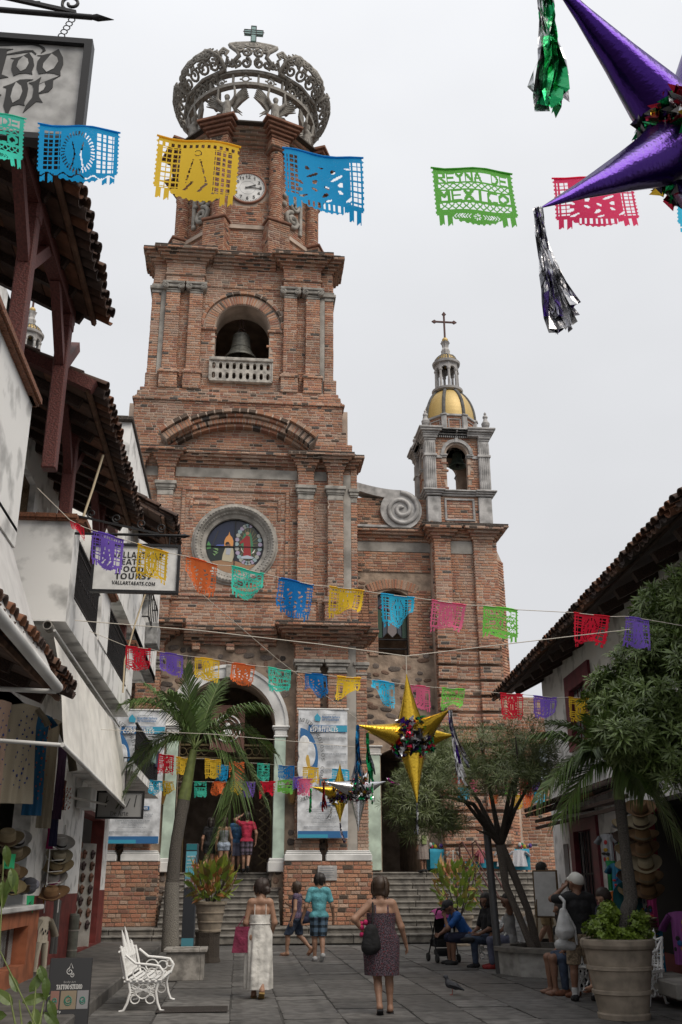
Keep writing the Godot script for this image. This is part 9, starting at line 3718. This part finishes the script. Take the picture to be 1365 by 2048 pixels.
func people() -> void:
	mat("hair_dark", Color(.018, .013, .011), .55)
	mat("hair_brown", Color(.026, .014, .01), .55)
	mat("hair_blond", Color(.06, .034, .02), .5, "grain", 9.0)
	mat("cap_white", Color(.55, .54, .5), .8)
	mat("cap_dark", Color(.015, .016, .02), .8)
	mat("white_dress", Color(.72, .7, .66), .8, "mottle", 1.3, 2.0)
	mat("denim", Color(.045, .065, .11), .9, "mottle", 2.0, 2.0)
	printed("print_dress", "print", 1.5)
	printed("plaid", "plaid", 3.4, Color(.34, .44, .52))
	printed("plaid_red", "plaid", 3.4, Color(.5, .32, .36))
	printed("camo", "camo", 1.6)
	printed("floral", "floral", 3.0, Color(.6, .6, .7))
	for q in [["turquoise", Color(.13, .42, .48)], ["lilac", Color(.3, .29, .42)], ["orange_top", Color(.62, .14, .06)], ["crimson", Color(.42, .02, .06)], ["blue_tee", Color(.04, .12, .25)], ["grey_tank", Color(.16, .17, .18)], ["beige_top", Color(.42, .38, .3)], ["royal_blue", Color(.015, .1, .36)], ["black_tee", Color(.01, .01, .012)], ["pale_grey", Color(.38, .38, .38)], ["sky_shirt", Color(.38, .45, .56)], ["khaki", Color(.36, .25, .13)], ["navy_polo", Color(.014, .018, .05)], ["dusk_blue", Color(.12, .13, .2)], ["maroon_bag", Color(.2, .02, .06)], ["brown_shoe", Color(.16, .06, .03)], ["red_shoe", Color(.3, .03, .03)], ["white_shoe", Color(.6, .6, .6)], ["dark_shoe", Color(.02, .02, .022)], ["gold_shoe", Color(.3, .19, .06)], ["pack_white", Color(.55, .55, .55)], ["pink_flower", Color(.6, .03, .15)], ["sunglass", Color(.01, .01, .01)]]:
		mat(q[0], q[1], .85, "mottle", 1.6, 2.5)
	var walk := {"kL": V(.045, .285, .05), "aL": V(.04, .045, .055), "kR": V(-.045, .275, .02), "aR": V(-.03, .075, -.1)}
	var p: Node3D
	var g: Geo
	# woman in white
	var pose := walk.duplicate()
	pose.merge({"eL": V(.13, .63, .01), "wL": V(.12, .5, .07), "eR": V(-.135, .63, 0.0), "wR": V(-.11, .53, .08), "kL": V(.03, .28, .03), "aL": V(.02, .045, .02), "aR": V(-.02, .06, -.07)})
	p = person("woman in a long white dress walking away, dark hair in a low bun, maroon bag", V(.35, 0, -16.13), PI, 1.64, {"fem": 1.0, "skin": "skin", "hair": "bun", "hairm": "hair_brown", "turn": .95, "dress": ["white_dress", .70, .075, .125, .11, .13], "strap": .005, "shoe": "gold_shoe", "open": true, "pose": pose, "cell": .018, "bulk": .9})
	g = Geo.new()
	g.lathe([Vector2(.1, -.014), Vector2(.108, 0.0), Vector2(.1, .014)], 24, V(0, 1.02, 0), 1.5, 1.25)
	put("waist_seam", g, "white_dress", p)
	var bag := thing("hand_bag", "maroon hand bag carried low by the woman in white", "bag", V(.09, 0, -16.16) + V(.02, .62, .05), .25)
	g = Geo.new()
	g.grid(func(u: float, v: float) -> Vector3: return V((u - .5) * lerpf(.36, .26, v), v * .36, .05 * sin(u * PI)), 10, 8)
	g.grid(func(u: float, v: float) -> Vector3: return V((.5 - u) * lerpf(.36, .26, v), v * .36, -.05 * sin(u * PI)), 10, 8)
	g.tube([V(-.1, .35, 0), V(0, .5, 0), V(.1, .35, 0)], .008, 5)
	put("bag", g, "maroon_bag", bag)
	# woman in black print
	pose = {"kL": V(.04, .28, .03), "aL": V(.03, .06, -.09), "kR": V(-.055, .285, .03), "aR": V(-.06, .042, .02), "eL": V(.225, .69, -.05), "wL": V(.125, .575, .03), "eR": V(-.16, .63, 0.0), "wR": V(-.2, .5, .07)}
	var wb := V(1.94, 0, -14.14)
	p = person("woman in a dark printed sundress walking away, short streaked hair, hand on hip", wb, PI - .08, 1.65, {"fem": 1.0, "bulk": 1.12, "hair": "bob", "hairm": "hair_blond", "turn": -.35, "dress": ["print_dress", .735, .275, .138, .11, .05], "strap": .011, "shoe": "dark_shoe", "open": true, "pose": pose, "cell": .018})
	g = Geo.new()
	var hc := V(0.0, 1.545, -.02)
	g.tube([hc + V(-.1, .02, .05), hc + V(-.1, 0.0, .14), hc + V(.03, 0.0, .16)], .02, 6, true, .4)
	put("visor", g, "cap_white", p)
	bag = thing("backpack", "small black backpack slung low on the woman in dark print", "backpack", wb + V(-.17, .8, .16), .2)
	g = Geo.new()
	sdf_mesh(g, [bone(V(-.03, 0.0, 0), V(-.01, .2, 0), .1, .075), bone(V(.05, .02, 0), V(.03, .2, 0), .09, .07)], .02, .05)
	g.tube([V(.02, .24, 0), V(.05, .46, -.03), V(.08, .6, -.14)], .014, 6)
	g.tube([V(.1, .05, 0), V(.3, -.02, -.08), V(.42, -.08, -.16)], .009, 5)
	put("pack", g, "black_tee", bag)
	bag = thing("pink_flowers", "bright pink flowery item at the bent elbow of the woman in dark print", "flowers", wb + V(-.22, 1.02, 0.0))
	g = Geo.new()
	for j in 9:
		g.ball(V(sin(j * 2.2) * .05, cos(j * 1.4) * .08, cos(j * 2.2) * .04), Vector3.ONE * .034, 7, 5)
	put("petals", g, "pink_flower", bag)
	# couple in the middle
	pose = walk.duplicate()
	pose.merge({"eL": V(.165, .63, -.02), "wL": V(.2, .49, .03), "eR": V(-.165, .63, -.02), "wR": V(-.19, .49, .03), "aR": V(-.04, .05, -.04)})
	p = person("man in a turquoise shirt and plaid shorts walking away, white trainers", V(1.79, 0, -23.13), PI + .1, 1.77, {"hair": "short", "turn": .6, "bulk": 1.06, "top": ["turquoise", .62, .5], "legs": ["plaid", 1.0], "shoe": "white_shoe", "pose": pose})
	pose = {"kL": V(.05, .28, .12), "aL": V(.05, .042, .13), "kR": V(-.05, .27, -.03), "aR": V(-.05, .1, -.2), "eR": V(-.12, .63, .02), "wR": V(-.07, .68, .13)}
	p = person("woman in a dark flowered top and denim shorts striding left, flip-flops", V(1.41, 0, -25.05), -PI / 2 - .35, 1.6, {"fem": 1.0, "bulk": 1.05, "hair": "bob", "hairm": "hair_blond", "top": ["floral", .1, .5], "legs": ["denim", 1.0], "shoe": "brown_shoe", "open": true, "pose": pose})
	g = Geo.new()
	g.tube([V(-.06, 1.49, .09), V(0, 1.49, .115), V(.06, 1.49, .09)], .014, 6)
	put("sunglasses", g, "sunglass", p)
	bag = thing("shoulder_bag", "dark shoulder bag hanging at the back of the striding woman", "bag", V(1.63, 0, -25.02) + V(0, .78, .12), .5)
	g = Geo.new()
	sdf_mesh(g, [bone(V(-.08, 0, 0), V(.08, .02, 0), .09, .09), bone(V(-.05, .12, 0), V(.05, .12, 0), .07, .07)], .02, .04)
	g.tube([V(.02, .16, 0), V(-.03, .4, 0.0), V(-.12, .52, -.06)], .012, 5)
	put("bag", g, "navy_polo", bag)
	# pair by the plinth, people in the doorway
	person("man in a lilac shirt and jeans standing by the plinth, facing left", V(1.24, .42, -32.28), -1.75, 1.72, {"skin": "brown_skin", "top": ["lilac", .7, .5], "legs": ["denim", 1.96], "shoe": "white_shoe", "pose": {"eR": V(-.12, .64, .04), "wR": V(-.05, .6, .13), "eL": V(.12, .64, .04), "wL": V(.04, .6, .13)}})
	person("woman in an orange top standing behind the woman in white", V(1, .42, -32.32) + V(-.05, 0, -.25), -1.2, 1.66, {"fem": 1.0, "skin": "brown_skin", "hair": "long", "top": ["orange_top", .5, .5], "legs": ["dusk_blue", 1.9], "shoe": "dark_shoe"})
	pose = walk.duplicate()
	pose.merge({"eL": V(.22, .88, .01), "wL": V(.09, .955, .03), "eR": V(-.17, .65, -.03), "wR": V(-.16, .5, 0.0)})
	person("man in a crimson shirt and plaid shorts in the church doorway, hand to head", V(.22, 1.91, -31.95), PI, 1.74, {"hair": "short", "top": ["crimson", .5, .5], "legs": ["plaid_red", 1.0], "shoe": "dark_shoe", "pose": pose})
	person("person in a dark blue shirt half hidden in the church doorway", V(-.09, 1.91, -32.4), PI, 1.7, {"top": ["blue_tee", .6, .5], "legs": ["dusk_blue", 1.0], "shoe": "dark_shoe"})
	person("woman in a grey tank top and short denim shorts in the church doorway", V(-.48, 1.88, -32.2), PI, 1.62, {"fem": 1.0, "hair": "long", "hairm": "hair_brown", "top": ["grey_tank", 0.0, .55], "legs": ["sky_shirt", .45], "shoe": "dark_shoe"})
	person("person in dark clothes behind the palm frond in the church doorway", V(-.92, 1.89, -32.5), PI, 1.62, {"fem": 1.0, "hair": "long", "top": ["black_tee", .5, .5], "legs": ["black_tee", .7], "shoe": "dark_shoe"})
	# vendors on the terrace
	p = person("woman in a beige top and patterned skirt at the dark side door", V(5.79, 1.9, -32.3), -2.3, 1.56, {"fem": 1.0, "bulk": 1.1, "skin": "brown_skin", "hair": "bun", "top": ["beige_top", 1.6, .52], "dress": [printed("dots", "dots", 3.0, Color(.4, .38, .38)), .6, .24, .12, .11, .08], "shoe": "dark_shoe"})
	g = Geo.new()
	g.cbox(V(.12, .95, -.14), V(.24, .28, .06), .02)
	put("shoulder_bag", g, printed("bag_green", "fine", 4.0, Color(.24, .3, .12)), p)
	person("dark haired vendor sitting behind the blue table", V(V(7.47, 2.58, -33.4).x, 1.9, -33.4), .1, 1.5, {"fem": 1.0, "seat": .42, "skin": "brown_skin", "hair": "long", "top": ["maroon_bag", .6, .4], "legs": ["dusk_blue", 1.9], "nod": .25})
	# three men on the bench by the pole
	person("man in a bright blue shirt and dark cap bent forward on the bench by the stroller", V(V(4.87, .46, -22).x, 0, -22.0), -PI / 2 + .1, 1.72, {"seat": .46, "lean": .62, "nod": .5, "skin": "brown_skin", "hair": "cap", "hairm": "cap_dark", "top": ["royal_blue", .7, .3], "legs": ["navy_polo", 1.0], "shoe": "dark_shoe", "pose": {"eL": V(.11, .4, .3), "wL": V(.05, .52, .31), "eR": V(-.11, .37, .27), "wR": V(-.06, .33, .36)}})
	person("young man in a black shirt and jeans sitting with one leg crossed, facing the square", V(V(5.12, .44, -21.3).x, 0, -21.3), -PI / 2 + .25, 1.72, {"seat": .46, "turn": .5, "skin": "brown_skin", "hair": "bob", "hairm": "hair_dark", "top": ["black_tee", .8, .3], "legs": ["denim", 1.92], "shoe": "dark_shoe", "pose": {"kR": V(-.05, .31, .24), "aR": V(.1, .3, .29)}})
	person("man in a grey tank top on the bench end, arm raised to his head", V(V(5.45, .51, -20.8).x, 0, -20.8), -PI / 2 - .2, 1.72, {"seat": .46, "skin": "brown_skin", "hair": "short", "top": ["pale_grey", 0.0, .3], "legs": ["dusk_blue", 1.9], "shoe": "red_shoe", "pose": {"eL": V(.16, .72, .03), "wL": V(.05, .75, .1)}})
	pose = walk.duplicate()
	pose.merge({"eL": V(.13, .64, .03), "wL": V(.1, .67, .16), "eR": V(-.13, .64, .02), "wR": V(-.1, .66, .15)})
	person("man in a pale blue shirt and khaki shorts standing before the parked car", V(6.83, .19, -23), 1.2, 1.8, {"hair": "short", "top": ["sky_shirt", 1.5, .5], "legs": ["khaki", 1.0], "shoe": "white_shoe", "pose": pose})
	# group by the great pot
	var cm := V(5.01, 0, -15.13)
	pose = {"eL": V(.21, .8, .08), "wL": V(.1, .885, .13), "eR": V(-.16, .63, 0.0), "wR": V(-.13, .55, .1), "kL": V(.075, .28, .01), "aL": V(.085, .042, 0.0), "kR": V(-.075, .28, .01), "aR": V(-.085, .042, 0.0)}
	p = person("man in white cap and camouflage shorts taking a picture, seen from behind", cm, PI - .12, 1.7, {"bulk": 1.12, "skin": "brown_skin", "hair": "cap", "hairm": "cap_white", "turn": .55, "nod": -.25, "top": ["black_tee", .75, .52], "legs": ["camo", 1.0], "shoe": "dark_shoe", "pose": pose, "cell": .018})
	for s in [-1.0, 1.0]:
		g = Geo.new()
		g.lathe([Vector2(.046, .05), Vector2(.047, .17), Vector2(.044, .18)], 14, V(s * .145, 0.0, -.02))
		put("sock", g, "white_shoe", p)
	bag = thing("drawstring_bag", "white drawstring backpack hanging from the left shoulder of the man in the cap", "backpack", cm + V(-.3, .83, .16), .3)
	g = Geo.new()
	sdf_mesh(g, [bone(V(.03, .36, -.02), V(0.0, .1, 0), .05, .12), bone(V(.05, .36, -.02), V(.08, .1, 0), .05, .1), bone(V(-.09, -.08, 0), V(.13, -.1, 0), .07, .06)], .018, .03)
	g.tube([V(.03, .34, 0), V(.07, .5, -.02), V(.1, .56, -.16)], .026, 6)
	g.tube([V(.06, .34, .04), V(.16, .15, .06), V(.18, -.08, .05)], .018, 6)
	put("pack", g, "pack_white", bag)
	person("dark haired person in a dark shirt standing behind the man in the white cap", V(V(5.62, 1.7, -17).x, 0, -17.0), 2.4, 1.7, {"skin": "brown_skin", "hair": "bob", "hairm": "hair_dark", "top": ["black_tee", .8, .5], "legs": ["black_tee", 1.9], "shoe": "dark_shoe"})
	person("person with bare legs and brown sandals sitting half hidden by the man in the cap", V(V(5.21, .33, -16.1).x, 0, -16.1), -PI / 2, 1.66, {"fem": 1.0, "seat": .46, "lean": .2, "skin": "brown_skin", "hair": "long", "top": ["print_dress", .4, .3], "legs": ["denim", .7], "shoe": "brown_shoe", "open": true})
	person("person in jeans and brown shoes sitting beside the man in the cap", V(V(5.37, .34, -15.9).x, 0, -15.9), -PI / 2 + .3, 1.66, {"seat": .46, "skin": "brown_skin", "hair": "short", "top": ["black_tee", .7, .3], "legs": ["denim", 1.9], "shoe": "brown_shoe"})
	person("boy in a navy polo shirt sitting high on the bench back, looking down", V(V(5.19, .71, -14.3).x, .22, -14.3), -PI / 2 + .35, 1.4, {"seat": .55, "nod": .35, "lean": .15, "turn": .1, "hair": "short", "hairm": "hair_brown", "top": ["navy_polo", .7, .3], "legs": ["dusk_blue", 1.1], "shoe": "brown_shoe", "open": true, "cell": .018})
